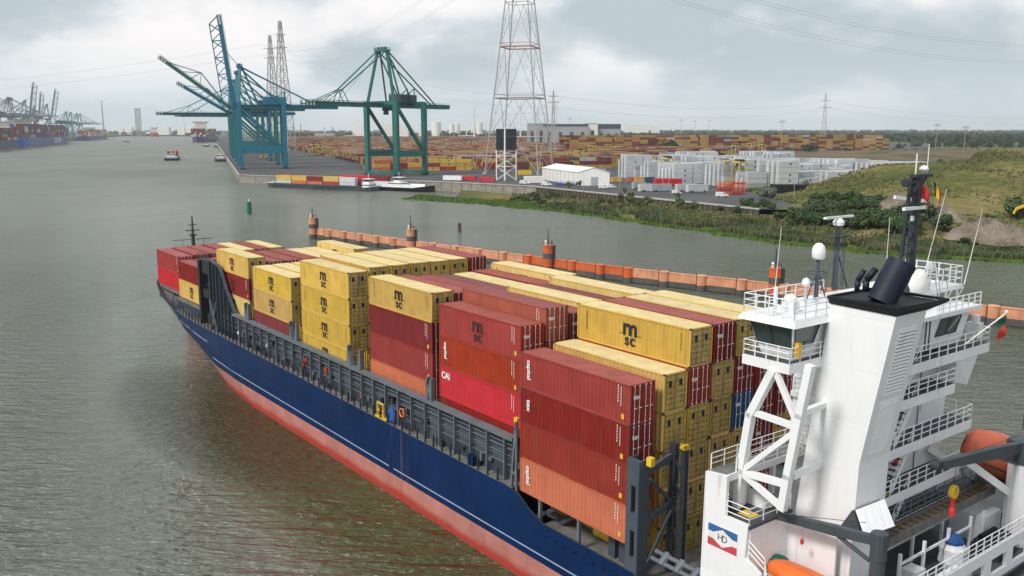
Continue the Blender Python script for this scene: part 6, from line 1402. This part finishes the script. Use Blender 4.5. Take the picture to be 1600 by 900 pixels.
# ================================================================ water structures
BL_ = [(-66.3, 298), (25, 212.6), (93.5, 161.7), (150, 119)]
mk('weed', (.035, .045, .018), .9, var=.5, scale=.8)
t = Thing('guide_barrier', 'long floating orange guide barrier behind the ship, running across the river', 'barrier', (25, 212, 0))
dr = [0, 8.2, 16.4, 24.8, 33.2, 41.8, 59.6, 69, 78.5, 88, 97, 112, 121, 129, 138.5, 148, 157.5, 167, 177, 187, 197, 207, 217, 227, 237, 247, 257, 267]
def along(s):
    for (x0, y0), (x1, y1) in zip(BL_, BL_[1:]):
        L = math.hypot(x1 - x0, y1 - y0)
        if s <= L: return Vector((x0 + (x1 - x0) * s / L, y0 + (y1 - y0) * s / L, 0)), Vector(((x1 - x0) / L, (y1 - y0) / L, 0))
        s -= L
    return Vector((x1, y1, 0)), Vector(((x1 - x0) / L, (y1 - y0) / L, 0))
bright = lambda s: 94 < s < 131
for s0, s1 in zip(dr, dr[1:]):
    a, d = along(s0 + .2); b, _ = along(s1 - .2); jz = Vector((RG.uniform(-.08, .08), RG.uniform(-.12, .12), RG.uniform(-.09, .09))); jy = Vector((0, 0, RG.uniform(-.07, .07))); a = a + jz; b = b + jz + jy; c = 'barrier_orange' if bright((s0 + s1) / 2) else 'barrier_salmon'
    w_ = t.part('panel', MB().bar(a + Vector((0, 0, 2.55)), b + Vector((0, 0, 2.55)), 1.0, 1.9), c); t.part('skirt', MB().bar(a + Vector((0, 0, .6)), b + Vector((0, 0, .6)), 1.1, 2.0), 'barrier_dark'); t.part('weed_line', MB().bar(a + Vector((0, 0, .05)), b + Vector((0, 0, .05)), 1.14, .5 + RG.uniform(0, .25)), 'weed'); t.part('cap', MB().bar(a + Vector((0, 0, 3.55)), b + Vector((0, 0, 3.55)), 1.2, .1), c)
for s in dr:
    p, d = along(s)
    c = 'barrier_orange' if bright(s) else 'barrier_salmon' if s > 60 else 'barrier_salmon'
    r = 1.25; o_ = p - Vector((-d.y, d.x, 0)) * .5
    u = t.part('fender_drum', MB().lathe(o_, [(r, 1.5), (r, 3.6), (r * 1.05, 3.6), (r * 1.05, 3.75)], n=14), c, smooth=False); t.part('drum_base', MB().lathe(o_, [(r * 1.02, -1), (r * 1.02, 1.5)], n=14), 'barrier_dark')
    for q in (-1.25, 1.25): t.part('ladder', MB().box(o_.x + q - .07, o_.x + q + .07, o_.y - .3, o_.y - .15, .3, 4.1), 'ship_dark')
for k, s in enumerate((0.0, 50.6, 104.6, 165.2)):
    p, d = along(s); lab = ['leftmost orange and black banded beacon pile at the end of the barrier', 'orange and black beacon pile rising behind the yellow container rows', 'bright orange beacon pile with railings in the middle of the barrier', 'orange beacon pile just behind the port bridge wing'][k]
    q = Thing('beacon_pile', lab, 'beacon', tuple(p)); c = 'barrier_salmon' if k < 2 else 'barrier_orange'; p = p + Vector((-d.y, d.x, 0)) * -1.2
    hh = 7.0; q.part('pile', MB().lathe(p, [(1.3, -1), (1.3, 1.7)], n=18), 'barrier_dark'); q.part('orange_band', MB().lathe(p, [(1.31, 1.7), (1.31, 3.6)], n=18), c); q.part('dark_band', MB().lathe(p, [(1.3, 3.6), (1.3, 5.1)], n=18), 'barrier_dark'); q.part('orange_band', MB().lathe(p, [(1.31, 5.1), (1.31, 7.0), (1.4, 7.0), (1.4, 7.15)], n=18), c)
    q.part('ladder_box', MB().box(p.x + 1.15, p.x + 1.9, p.y - .6, p.y + .4, 2.2, 7.1), 'ship_dark'); mb = MB()
    for a in range(8): v0, v1 = [Vector((p.x + 1.25 * math.cos(b_), p.y + 1.25 * math.sin(b_), 8.0)) for b_ in (a * math.pi / 4, (a + 1) * math.pi / 4)]; mb.tube(v0, v1, .05, n=4); mb.tube(v0, v0 - Vector((0, 0, .9)), .05, n=4)
    q.part('railing', mb, 'ship_dark'); q.part('mast', MB().tube((p.x, p.y, 7.1), (p.x, p.y, 11.2), .17, .1, n=6), 'ship_dark'); q.part('lantern', MB().lathe((p.x - .6, p.y, 7.15), [(.35, 0), (.38, .8), (.2, 1.2)], n=10), 'radome')
p = ray_at(390, 335, 0); q = Thing('river_marker', 'slim green navigation marker standing in open water left of the barrier', 'marker', tuple(p)); q.part('post', MB().lathe(p, [(1.0, -1), (1.0, 5.2), (.75, 5.3), (.75, 5.6)], n=12), 'buoy_green'); q.part('lantern', MB().lathe(p, [(.3, 5.6), (.3, 6.3), (.1, 6.6)], n=8), 'print_white')
p = ray_at(718, 363, 0); q = Thing('mooring_pile', 'short dark red-banded pile alone in the water beyond the barrier', 'pile', tuple(p)); q.part('post', MB().lathe(p, [(.7, -1), (.7, 2.6)], n=10), 'rust'); q.part('cap', MB().lathe(p, [(.6, 2.6), (.55, 3.3), (.2, 3.4)], n=10), 'ship_dark')

# ================================================================ vessels
def vessel_frame(a, b): d = Vector((b[0] - a[0], b[1] - a[1], 0)); return Matrix.Translation((a[0], a[1], 0)) @ Matrix.Rotation(math.atan2(d.y, d.x), 4, 'Z'), d.length
def barge_hull(L, W_, h, mh, bow=.1, sheer=.9):
    mb = MB(); xs = [0, L * .03, L * .5, L * (1 - bow), L * (1 - bow * .4), L]; hw = [.42, .5, .5, .5, .34, .06]; zt = [h + .3, h, h, h, h + sheer * .6, h + sheer]
    for k in range(len(xs) - 1):
        a, b = (xs[k], hw[k] * W_, zt[k]), (xs[k + 1], hw[k + 1] * W_, zt[k + 1])
        for s in (1, -1):
            q = [(a[0], s * a[1] * .9, -.8), (b[0], s * b[1] * .8, -.8), (b[0], s * b[1], b[2]), (a[0], s * a[1], a[2])]; mb.poly(q if s < 0 else q[::-1], 0)
        mb.poly([(a[0], -a[1], a[2] - .25), (b[0], -b[1], b[2] - .25), (b[0], b[1], b[2] - .25), (a[0], a[1], a[2] - .25)], 1)
    mb.poly([(0, -.42 * W_ * .9, -.8), (0, .42 * W_ * .9, -.8), (0, .42 * W_, h + .3), (0, -.42 * W_, h + .3)][::-1], 0)
    return mb.poly and mb
def wheelhouse(t, x, w, h0, white='white_paint', n=2, big=1.0):
    s = t.part('deck_house', MB().box(x - 5 * big, x + 4 * big, -w * .38, w * .38, h0, h0 + 2.3), white); t.part('windows', MB().box(x - 5.03 * big, x + 4.03 * big, -w * .385, w * .385, h0 + 1.1, h0 + 1.7), 'glass', s)
    b_ = t.part('wheelhouse', MB().hexa([(x - 2, -w * .25, h0 + 2.3), (x + 2, -w * .25, h0 + 2.3), (x + 2, w * .25, h0 + 2.3), (x - 2, w * .25, h0 + 2.3), (x - 2.3, -w * .3, h0 + 5), (x + 2.5, -w * .3, h0 + 5), (x + 2.5, w * .3, h0 + 5), (x - 2.3, w * .3, h0 + 5)]), white)
    t.part('windows', MB().hexa([(x - 2.2, -w * .28, h0 + 3.5), (x + 2.27, -w * .28, h0 + 3.5), (x + 2.27, w * .28, h0 + 3.5), (x - 2.2, w * .28, h0 + 3.5), (x - 2.36, -w * .305, h0 + 4.6), (x + 2.56, -w * .305, h0 + 4.6), (x + 2.56, w * .305, h0 + 4.6), (x - 2.36, w * .305, h0 + 4.6)]), 'glass', b_)
    t.part('roof', MB().box(x - 2.8, x + 2.9, -w * .34, w * .34, h0 + 5.01, h0 + 5.2), white, b_); t.part('mast', MB().tube((x, 0, h0 + 5.2), (x, 0, h0 + 8.5), .1, n=5).tube((x, -1, h0 + 7.4), (x, 1, h0 + 7.4), .08, n=4), white, b_)
def cargo(vlabel, base_frame, lst, group):
    """containers on a barge: each a thing of its own; (x, y, z, colour)"""
    for i, (x, y, z, c, pos) in enumerate(lst):
        o = bpy.data.objects.new('shipping_container', ymesh(c, c == 'yellow')); C.objects.link(o); o.matrix_world = base_frame @ Matrix.Translation((x, y, z)); props(o, f'{COLN[c]} container, {pos}, on {vlabel}', 'shipping container', group)
# front container barge
a, b = (-82, 533.5), (-158, 576.5); fr, L = vessel_frame(a, b); t = Thing('container_barge', 'low dark grey barge loaded with mixed containers in front of the blue cranes', 'barge', (0, 0, 0), fr)
t.part('hull', barge_hull(L, 11, 2.4, 0), ['ship_grey', 'ship_grey_light']); t.part('bow_deck', MB().box(L - 7, L - 2.5, -3, 3, 2.9, 3.2), 'white_paint'); t.part('hold_coaming', MB().box(8, L - 9, -4.9, -4.7, 2.4, 3.2).box(8, L - 9, 4.7, 4.9, 2.4, 3.2), 'ship_grey')
wheelhouse(t, 5, 9, 2.2, big=.6); cs = []
ordr = [('white', 'white'), ('brown', 'yellow'), ('orange', 'dark'), ('orange', 'yellow'), ('white', 'yellow')]
for i, (c0, c1) in enumerate(ordr):
    for q in (0, 1):
        yy = 4.2 - q * 4.0; x = 12 + i * 12.9; cs.append((x, yy, 2.2, c0 if q == 0 else RG.choice(['brown', 'yellow']), f'lower tier, {nth(i)} from the right{"" if q == 0 else ", far side"}')); cs.append((x, yy, 5.12, c1 if q == 0 else ['red', 'yellow', 'yellow', 'orange', 'red'][i], f'upper tier, {nth(i)} from the right{"" if q == 0 else ", far side"}'))
cargo('the grey barge', fr, cs, 'containers on the moored grey barge')
a, b = (-112, 566), (-46, 525.5); fr, L = vessel_frame(a, b); t = Thing('container_barge', 'white and black motor barge with raised wheelhouse moored behind the grey barge', 'barge', (0, 0, 0), fr)
t.part('hull', barge_hull(L, 10.5, 2.6, 0, .14, 1.3), ['black', 'white_paint']); t.part('bulwark', MB().box(L * .5, L * .86, -5.3, -5.1, 2.3, 4.0).box(L * .5, L * .86, 5.1, 5.3, 2.3, 4.0), 'white_paint'); wheelhouse(t, L * .66, 9.5, 3.0)
cs = [(x, 4.0 - q * 4, z, 'red' if z > 4 and not i == 2 else ('white' if z < 4 else 'dark'), f'{"upper" if z > 4 else "lower"} tier, {nth(i)} from the left{"" if q else ", far side"}') for i, x in enumerate((4, 16.6, 29)) for q in (0, 1) for z in (2.4, 5.3)]
cargo('the white barge', fr, cs[:10], 'containers on the moored white barge')
# river traffic
def river_barge(px0, py0, L, W_, label, hull, cols, heading, tiers=2):
    p = ray_at(px0, py0, 0); h = heading; fr, _ = vessel_frame((p.x, p.y), (p.x + h[0], p.y + h[1])); t = Thing('river_barge', label, 'barge', (0, 0, 0), fr)
    t.part('hull', barge_hull(L, W_, 2.6, 0), [hull, 'ship_grey']); wheelhouse(t, 6, W_, 2.6)
    if cols:
        mb = MB()
        for i in range(int((L - 24) / 12.6)):
            for q in range(3):
                for k in range(tiers): t.part('container', MB().box(14 + i * 12.6, 26.2 + i * 12.6, -W_ * .42 + q * W_ * .28, -W_ * .42 + q * W_ * .28 + 2.44, 2.2 + k * 2.9, 5.05 + k * 2.9), 'c_' + RG.choice(cols))
    t.part('hatch', MB().box(13, L - 8, -W_ * .44, W_ * .44, 2.3, 3.4), 'ship_grey')
up = (-.33, .94)
river_barge(268, 251, 85, 17, 'blue-hulled container barge with white wheelhouse steaming up the open river', 'hull_blue', ['orange', 'brown', 'orange', 'white'], up, 3)
river_barge(345, 252.5, 80, 13, 'white-sterned barge moored beside the right quay nearest the blue crane', 'ship_dark', ['yellow', 'brown', 'grey'], (-.32, .947), 2)
river_barge(199, 222, 90, 14, 'distant low barge leaving a pale wake on the left side of the river', 'ship_grey', [], (-.45, .9))
river_barge(322, 229, 90, 14, 'dark barge alongside the quay beyond the white-sterned barge, left of two', 'ship_dark', ['dark', 'grey'], (-.32, .947), 1); river_barge(340, 230, 90, 14, 'dark barge alongside the quay beyond the white-sterned barge, right of two', 'ship_dark', ['dark', 'blue'], (-.32, .947), 1); river_barge(314, 222.5, 70, 12, 'small pale vessel far up by the bow of the big ship at the right quay', 'white_paint', [], (-.32, .947))
for k, (px, s_) in enumerate(((0, 0),)): pass
mk('big_blue', (.035, .10, .30), .5, var=.1, scale=.02); mk('big_navy', (.03, .05, .12), .5); mk('big_red', (.40, .06, .05), .5); mk('bridge_cream', (.62, .60, .55), .6)
def big_ship(name, label, a, b, W_, hh, mh, cols, tiers, bridge, txt=None, house=.3, side=1):
    fr, L = vessel_frame(a, b); t = Thing(name, label, 'ship', (0, 0, 0), fr); mb = MB()
    n = 10; xs = [0, .04, .5, .8, .9, .96, 1.0]; hw = [.42, .5, .5, .5, .4, .2, .02]
    for k in range(6):
        a0, a1 = xs[k] * L, xs[k + 1] * L; w0, w1 = hw[k] * W_, hw[k + 1] * W_
        for s in (1, -1):
            for z0, z1, mi in ((-.5, 2.2, 1), (2.2, hh, 0)):
                q = [(a0, s * w0, z0), (a1, s * w1 * (.7 if k > 2 and z0 < 0 else 1), z0), (a1, s * w1, z1), (a0, s * w0, z1)]; mb.poly(q if s < 0 else q[::-1], mi)
        mb.poly([(a0, -w0, hh), (a1, -w1, hh), (a1, w1, hh), (a0, w0, hh)], 2)
    mb.poly([(0, -.42 * W_, -.5), (0, .42 * W_, -.5), (0, .42 * W_, hh), (0, -.42 * W_, hh)][::-1], 0)
    t.part('hull', mb, [mh, 'big_red', 'ship_grey'])
    rgx = random.Random(int(L)); nb = int((L * .86) / 14.5)
    for i in range(nb):
        x0 = L * .04 + i * 14.5
        if abs(x0 / L - house) < .05: continue
        for q in range(int(W_ / 5)):
            for k in range(tiers):
                if k >= tiers - 1 and rgx.random() < .4: continue
                y0 = -W_ * .49 + q * 5; t.part('container', MB().box(x0, x0 + 12.2, y0, y0 + 4.9, hh + k * 5.8, hh + k * 5.8 + 5.7), 'yard_' + rgx.choice(cols))
    xh = L * house; hb = t.part('bridge', MB().box(xh - 6, xh + 6, -W_ * .5, W_ * .5, hh + bridge - 5, hh + bridge).box(xh - 5, xh + 5, -W_ * .36, W_ * .36, hh, hh + bridge - 5.01), 'bridge_cream'); t.part('windows', MB().box(xh - 6.1, xh + 6.1, -W_ * .49, W_ * .49, hh + bridge - 3, hh + bridge - 1.5), 'glass', hb)
    t.part('mast', MB().tube((xh, 0, hh + bridge), (xh, 0, hh + bridge + 10), .6, n=5), 'bridge_cream', hb)
    if txt:
        mb = MB()
        put_text(mb, txt, 17, (L * .60, side * -(W_ * .5 + .15), hh * .52), (side, 0, 0), (0, 0, 1), .3); t.part('lettering', mb, 'print_white')
    return t
def lq(px, off): x, y = left_at(px, off); return (x, y)
mix = ['dark', 'maroon', 'brown', 'blue', 'dark', 'grey', 'maroon', 'blue']
big_ship('container_ship', 'huge blue container ship with white lettering moored at the far left bank', lq(29, -34), lq(108, -34), 52, 20, 'big_blue', mix, 5, 40, 'COSCO SHIPPING', house=.18)
big_ship('container_ship', 'dark navy container ship cut off by the left picture edge', lq(-45, -34), lq(27.5, -34), 48, 17, 'big_navy', mix, 4, 36, None, house=.75)
x, y = left_at(138, -36); x2, y2 = left_at(172, -36); big_ship('container_ship', 'distant navy container ship near the pale teal cranes', (x, y), (x2, y2), 42, 15, 'big_navy', ['orange', 'brown', 'grey', 'white'], 4, 30, None, house=.3)
c0, c1 = (-990, 2960), (-905, 2580); big_ship('container_ship', 'dark-hulled ship with tall cream bridge moored bow-on past the blue cranes', c0, c1, 44, 17, 'big_navy', ['dark', 'maroon', 'brown', 'white'], 4, 44, None, house=.72)
p = ray_at(240, 213.5, 0); big_ship('tanker', 'small red tanker with white superstructure at the far river bend', (p.x - 40, p.y + 120), (p.x, p.y), 44, 16, 'big_red', ['red', 'white'], 1, 34, None, house=.3)

# ================================================================ quay and yard clutter
def van(px, py, col, label, s=1.0, rot=-.5, long=False):
    g = gat(px, py); t = Thing('van', label, 'van', (0, 0, 0), Matrix.Translation(g) @ Matrix.Rotation(rot, 4, 'Z') @ Matrix.Scale(s, 4)); L = 5.6
    t.part('body', MB().prism([(0, .45), (L, .45), (L, 1.15), (L - .9, 1.35), (L - 1.6, 2.25), (.1, 2.35), (0, 1.5)], 'y', -1, 1), col); t.part('windscreen', MB().prism([(L - .98, 1.42), (L - 1.55, 2.18), (L - 1.65, 2.18), (L - 1.1, 1.42)], 'y', -1.02, 1.02), 'glass')
    t.part('side_window', MB().box(L - 2.6, L - 1.75, -1.02, 1.02, 1.45, 2.05), 'glass')
    for x_ in (1.0, L - 1.2):
        for y_ in (-1.03, .78): t.part('wheel', MB().tube((x_, y_, .38), (x_, y_ + .25, .38), .38, n=10), 'tyre')
van(846, 290.5, 'white_paint', 'white van parked by the blue frames near the white hall', rot=.1); van(936, 295, 'white_paint', 'white car in front of the white hall, left of the pair', rot=.2, s=.85); van(949, 294, 'print_white', 'white car in front of the white hall, right of the pair', rot=.2, s=.85); van(1119, 308, 'white_paint', 'white pickup by the wall left of the orange spreaders', rot=.1); van(812, 288, 'white_paint', 'white van beside the small white hut', rot=.1); van(1050, 303, 'print_white', 'small white vehicle near the silver trailers', rot=.1, s=.8)
def box_thing(name, px, py, L, W_, H, col, label, cat, rot=None, rib=True, z=GZ):
    g = gat(px, py, z); F_ = Matrix.Translation(g) @ (ROT if rot is None else Matrix.Rotation(rot, 4, 'Z')); t = Thing(name, label, cat, (0, 0, 0), F_)
    t.part('body', MB().box(0, L, 0, W_, .3, H), col); n = max(2, int(L / 2.4)); 
    for k in range(n): t.part('panel', MB().box(L * (k + .06) / n, L * (k + .94) / n, -.05, -.004, .5, H - .25), col)
    t.part('roof', MB().box(-.05, L + .05, -.08, W_ + .08, H + .003, H + .12), col); return t
box_thing('container_office', 692, 282, 12.2, 2.6, 2.9, 'white_paint', 'white site container at the quay edge behind the white barge', 'site container', rot=-.35)
box_thing('skip_container', 719, 282, 10, 2.6, 2.6, 'c_red', 'bright red open container on the quay, left of two', 'skip', rot=-.35); box_thing('skip_container', 748, 284, 10, 2.6, 2.6, 'c_red', 'bright red open container on the quay, right of two', 'skip', rot=-.35)
box_thing('site_hut', 820, 287, 12, 6, 4, 'tank_white', 'small white hut left of the white hall', 'hut', rot=.1); box_thing('tank_container', 811, 274, 9, 3, 3.2, 'safety_yellow', 'yellow tank container stacked beside the pylon foot', 'container', rot=.2)
for k, (px, c) in enumerate(((957, 'yellow'), (981, 'orange'), (993, 'yellow'), (1009, 'blue'), (912, 'cream'), (923, 'blue'), (935, 'white'))): box_thing('site_container', px, 285 if k < 4 else 270, 6.1 if k != 2 else 7.5, 2.4, 2.6 + .3 * (k < 4), 'c_' + c, f'{COLN[c]} short container {"in the row right of the white hall" if k < 4 else "peeping over the white hall roof"}, {nth(k if k < 4 else k - 4)} from left', 'container')
for k, (px, py, c, nm) in enumerate(((990, 296, 'c_grey', 'blue-grey'), (1000, 300, 'c_white', 'silver'), (1018, 300, 'c_grey', 'grey'), (1024, 290, 'c_red', 'red'), (1058, 300, 'c_white', 'pale silver'), (1075, 301, 'c_white', 'white-silver'), (1037, 291, 'c_red', 'second red'))):
    t = box_thing('trailer', px, py, 11.5 if k > 1 else 7, 2.5, 3.7, c, f'{nm} box trailer parked on the strip before the white stacks', 'trailer')
    for x_ in (1.5, 2.8, 9.5): t.part('wheel', MB().tube((x_, -.1, .5), (x_, .4, .5), .5, n=8), 'tyre')
# stacked spreaders, blue racks
g = gat(1124, 305); t = Thing('spreader_stack', 'pile of orange-red spreader frames stacked three high at the yard edge', 'spreader frames', (0, 0, 0), Matrix.Translation(g) @ ROT)
for i in range(2):
    for k in range(4):
        mb = MB(); x0 = i * 7.5; z = .6 + k * 1.55
        for yy in (0, 2.4): mb.bar((x0, yy, z), (x0 + 6.8, yy, z), .35, .5)
        for xx in (0, 2.2, 4.6, 6.8): mb.bar((x0 + xx, 0, z), (x0 + xx, 2.4, z), .35, .4); mb.bar((x0 + xx, 0, z), (x0 + xx, 0, z + 1.2), .3); mb.bar((x0 + xx, 2.4, z), (x0 + xx, 2.4, z + 1.2), .3)
        t.part('frame', mb, ['orange', 'c_red', 'barrier_orange'][(i + k) % 3])
g = gat(868, 291); t = Thing('rack_row', 'row of blue steel frames standing before the white hall', 'racks', (0, 0, 0), Matrix.Translation(g) @ Matrix.Rotation(.05, 4, 'Z'))
for k in range(10): mb = MB(); mb.box(k * 1.25, k * 1.25 + .9, 0, 1.2, .2, 1.6); mb.bar((k * 1.25 + .2, .2, 1.6), (k * 1.25 + .2, .2, 3.0), .15); mb.bar((k * 1.25 + .7, .9, 1.6), (k * 1.25 + .7, .9, 2.8), .15); t.part('rack', mb, 'blue_cloth')
# lamp posts along the wall road
for k, (px, py, h) in enumerate(((1240, 312, 9), (968, 296, 8), (1163, 303, 9), (700, 272, 9), (912, 296, 8), (1045, 300, 8))):
    g = gat(px, py); q = Thing('lamp_post', f'slim lamp post by the quay road, {["far right", "right of the white hall", "right of the spreader pile", "behind the red skips", "before the white hall", "by the silver trailers"][k]}', 'lamp post', tuple(g)); q.part('pole', MB().tube(g, g + Vector((0, 0, h)), .13, .08, n=6), 'pylon_grey'); q.part('lamp_head', MB().box(g.x - .9, g.x + .1, g.y - .15, g.y + .15, h + g.z - .1, h + g.z + .1), 'pylon_grey')
# labels for groups whose members differ only by their place: say which from the left
def number_group(match, fmt, cat=None):
    lst = [o for o in SC.objects if o.parent is None and o.get('label') == match]; lst.sort(key=lambda o: o.matrix_world.translation.x / max(1, o.matrix_world.translation.y))
    for i, o in enumerate(lst): o['label'] = fmt.format(nth(i))
bpy.context.view_layer.update()
number_group('hazy industrial block on the horizon beyond the port', 'hazy industrial block on the horizon, {} from the left')
number_group('long low white industrial building on the far horizon', 'long low white building on the far horizon, {} from the left')
number_group('grey gantry crane with raised boom beyond the blue container ship', 'grey gantry crane with raised boom, {} from the left on the far bank')
number_group('grey gantry crane with lowered boom above the big ships on the left bank', 'grey gantry crane with lowered boom, {} from the left on the far bank')
number_group('pale teal gantry crane in the far group near the wind turbine', 'pale teal gantry crane near the wind turbine, {} from the left')
number_group('yellow straddle carrier standing among the container rows', 'yellow straddle carrier among the container rows, {} from the left')
number_group('round white storage tank beyond the container yard', 'round white storage tank beyond the yard, {} from the left')
number_group('thin floodlight mast with a lamp crown rising over the container yard', 'thin floodlight mast with lamp crown over the yard, {} from the left')

# ================================================================ water
def water_mat():
    m = bpy.data.materials.new('river_water'); m.use_nodes = True; nt = m.node_tree; n = nt.nodes; l = nt.links
    b = n['Principled BSDF']; b.inputs['Base Color'].default_value = (0.075, 0.075, 0.045, 1); b.inputs['IOR'].default_value = 1.36
    b.inputs['Roughness'].default_value = 0.07
    tc = n.new('ShaderNodeTexCoord')
    def noise(sc, det, vec, dist=0.0, rough=.5, rot=0):
        mp = n.new('ShaderNodeMapping'); mp.inputs['Scale'].default_value = vec; mp.inputs['Rotation'].default_value = (0, 0, rot); l.new(tc.outputs['Object'], mp.inputs[0])
        t = n.new('ShaderNodeTexNoise'); t.inputs['Scale'].default_value = sc; t.inputs['Detail'].default_value = det; t.inputs['Distortion'].default_value = dist; t.inputs['Roughness'].default_value = rough
        l.new(mp.outputs[0], t.inputs['Vector']); return t.outputs['Fac']
    def math_(op, a, b_):
        q = n.new('ShaderNodeMath'); q.operation = op
        for k, v in enumerate((a, b_)):
            if isinstance(v, (int, float)): q.inputs[k].default_value = v
            else: l.new(v, q.inputs[k])
        return q.outputs[0]
    n1 = noise(.62, 4, (.28, 1.1, 1), .5, .55, .10); n2 = noise(1.7, 3, (.4, 1.1, 1), .4, .5, .02); n3 = noise(.045, 3, (1, 1.6, 1), .4, .5, .3)
    # disturbed water along the bow: rougher ripples in a patch beside the hull
    sep = n.new('ShaderNodeSeparateXYZ'); l.new(tc.outputs['Object'], sep.inputs[0])
    def blob(cx, cy, rx, ry, rot_):
        ca, sa = math.cos(rot_), math.sin(rot_); X = math_('SUBTRACT', sep.outputs['X'], cx); Y = math_('SUBTRACT', sep.outputs['Y'], cy)
        u = math_('DIVIDE', math_('ADD', math_('MULTIPLY', X, ca), math_('MULTIPLY', Y, sa)), rx); v = math_('DIVIDE', math_('SUBTRACT', math_('MULTIPLY', Y, ca), math_('MULTIPLY', X, sa)), ry)
        q = math_('SUBTRACT', 1.0, math_('ADD', math_('MULTIPLY', u, u), math_('MULTIPLY', v, v))); return math_('MAXIMUM', q, 0.0)
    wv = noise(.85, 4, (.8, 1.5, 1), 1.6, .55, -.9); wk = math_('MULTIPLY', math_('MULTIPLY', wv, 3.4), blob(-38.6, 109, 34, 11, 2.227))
    calm = noise(.02, 3, (1, .5, 1), .8); cm = math_('ADD', .45, math_('MULTIPLY', calm, 1.1))
    h = math_('ADD', wk, math_('MULTIPLY', cm, math_('ADD', math_('MULTIPLY', n1, 2.0), math_('ADD', math_('MULTIPLY', n2, .8), math_('MULTIPLY', n3, .9)))))
    bp = n.new('ShaderNodeBump'); bp.inputs['Strength'].default_value = 1.0; bp.inputs['Distance'].default_value = 1.0; l.new(h, bp.inputs['Height']); l.new(bp.outputs[0], b.inputs['Normal'])
    # unresolved chop: the open river beyond the ship is optically rougher
    ry_ = n.new('ShaderNodeMapRange'); ry_.inputs['From Min'].default_value = 120; ry_.inputs['From Max'].default_value = 700; ry_.inputs['To Min'].default_value = .06; ry_.inputs['To Max'].default_value = .38
    l.new(sep.outputs['Y'], ry_.inputs['Value']); l.new(ry_.outputs[0], b.inputs['Roughness'])
    # silt: large patches of browner and greyer water
    n4 = noise(.012, 4, (1, .6, 1), .6); r = n.new('ShaderNodeValToRGB'); e = r.color_ramp.elements
    e[0].position = .38; e[0].color = (0.125, 0.140, 0.105, 1); e[1].position = .62; e[1].color = (0.165, 0.182, 0.150, 1); l.new(n4, r.inputs[0]); 
    refl_mask = math_('MINIMUM', math_('MULTIPLY', blob(-21.8, 90.5, 70, 10, 2.227), math_('ADD', .5, math_('MULTIPLY', wv, 1.4))), 1.0); refl_mix = n.new('ShaderNodeMix'); refl_mix.data_type = 'RGBA'; l.new(refl_mask, refl_mix.inputs['Factor']); l.new(r.outputs[0], refl_mix.inputs['A']); refl_mix.inputs['B'].default_value = (.052, .078, .026, 1); l.new(refl_mix.outputs['Result'], b.inputs['Base Color'])  # dark olive strip by the hull: its reflection painted into the base colour
    return m
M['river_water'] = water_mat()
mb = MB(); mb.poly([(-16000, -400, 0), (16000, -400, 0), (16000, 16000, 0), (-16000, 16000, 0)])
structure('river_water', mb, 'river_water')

# ================================================================ air
mb = MB().box(-16400, 16400, -420, 16400, -1, 196)
hz_o = solo('haze', mb, 'black', 'thin pale haze lying over the river and the port', 'haze', (0, 0, 0), kind='stuff')
m = bpy.data.materials.new('haze'); m.use_nodes = True; nt = m.node_tree; nt.nodes.remove(nt.nodes['Principled BSDF'])
pv = nt.nodes.new('ShaderNodeVolumePrincipled'); pv.inputs['Color'].default_value = (.93, .97, 1.0, 1); pv.inputs['Density'].default_value = 0.00005; pv.inputs['Anisotropy'].default_value = .2
nt.links.new(pv.outputs[0], nt.nodes['Material Output'].inputs['Volume']); hz_o.data.materials[0] = m
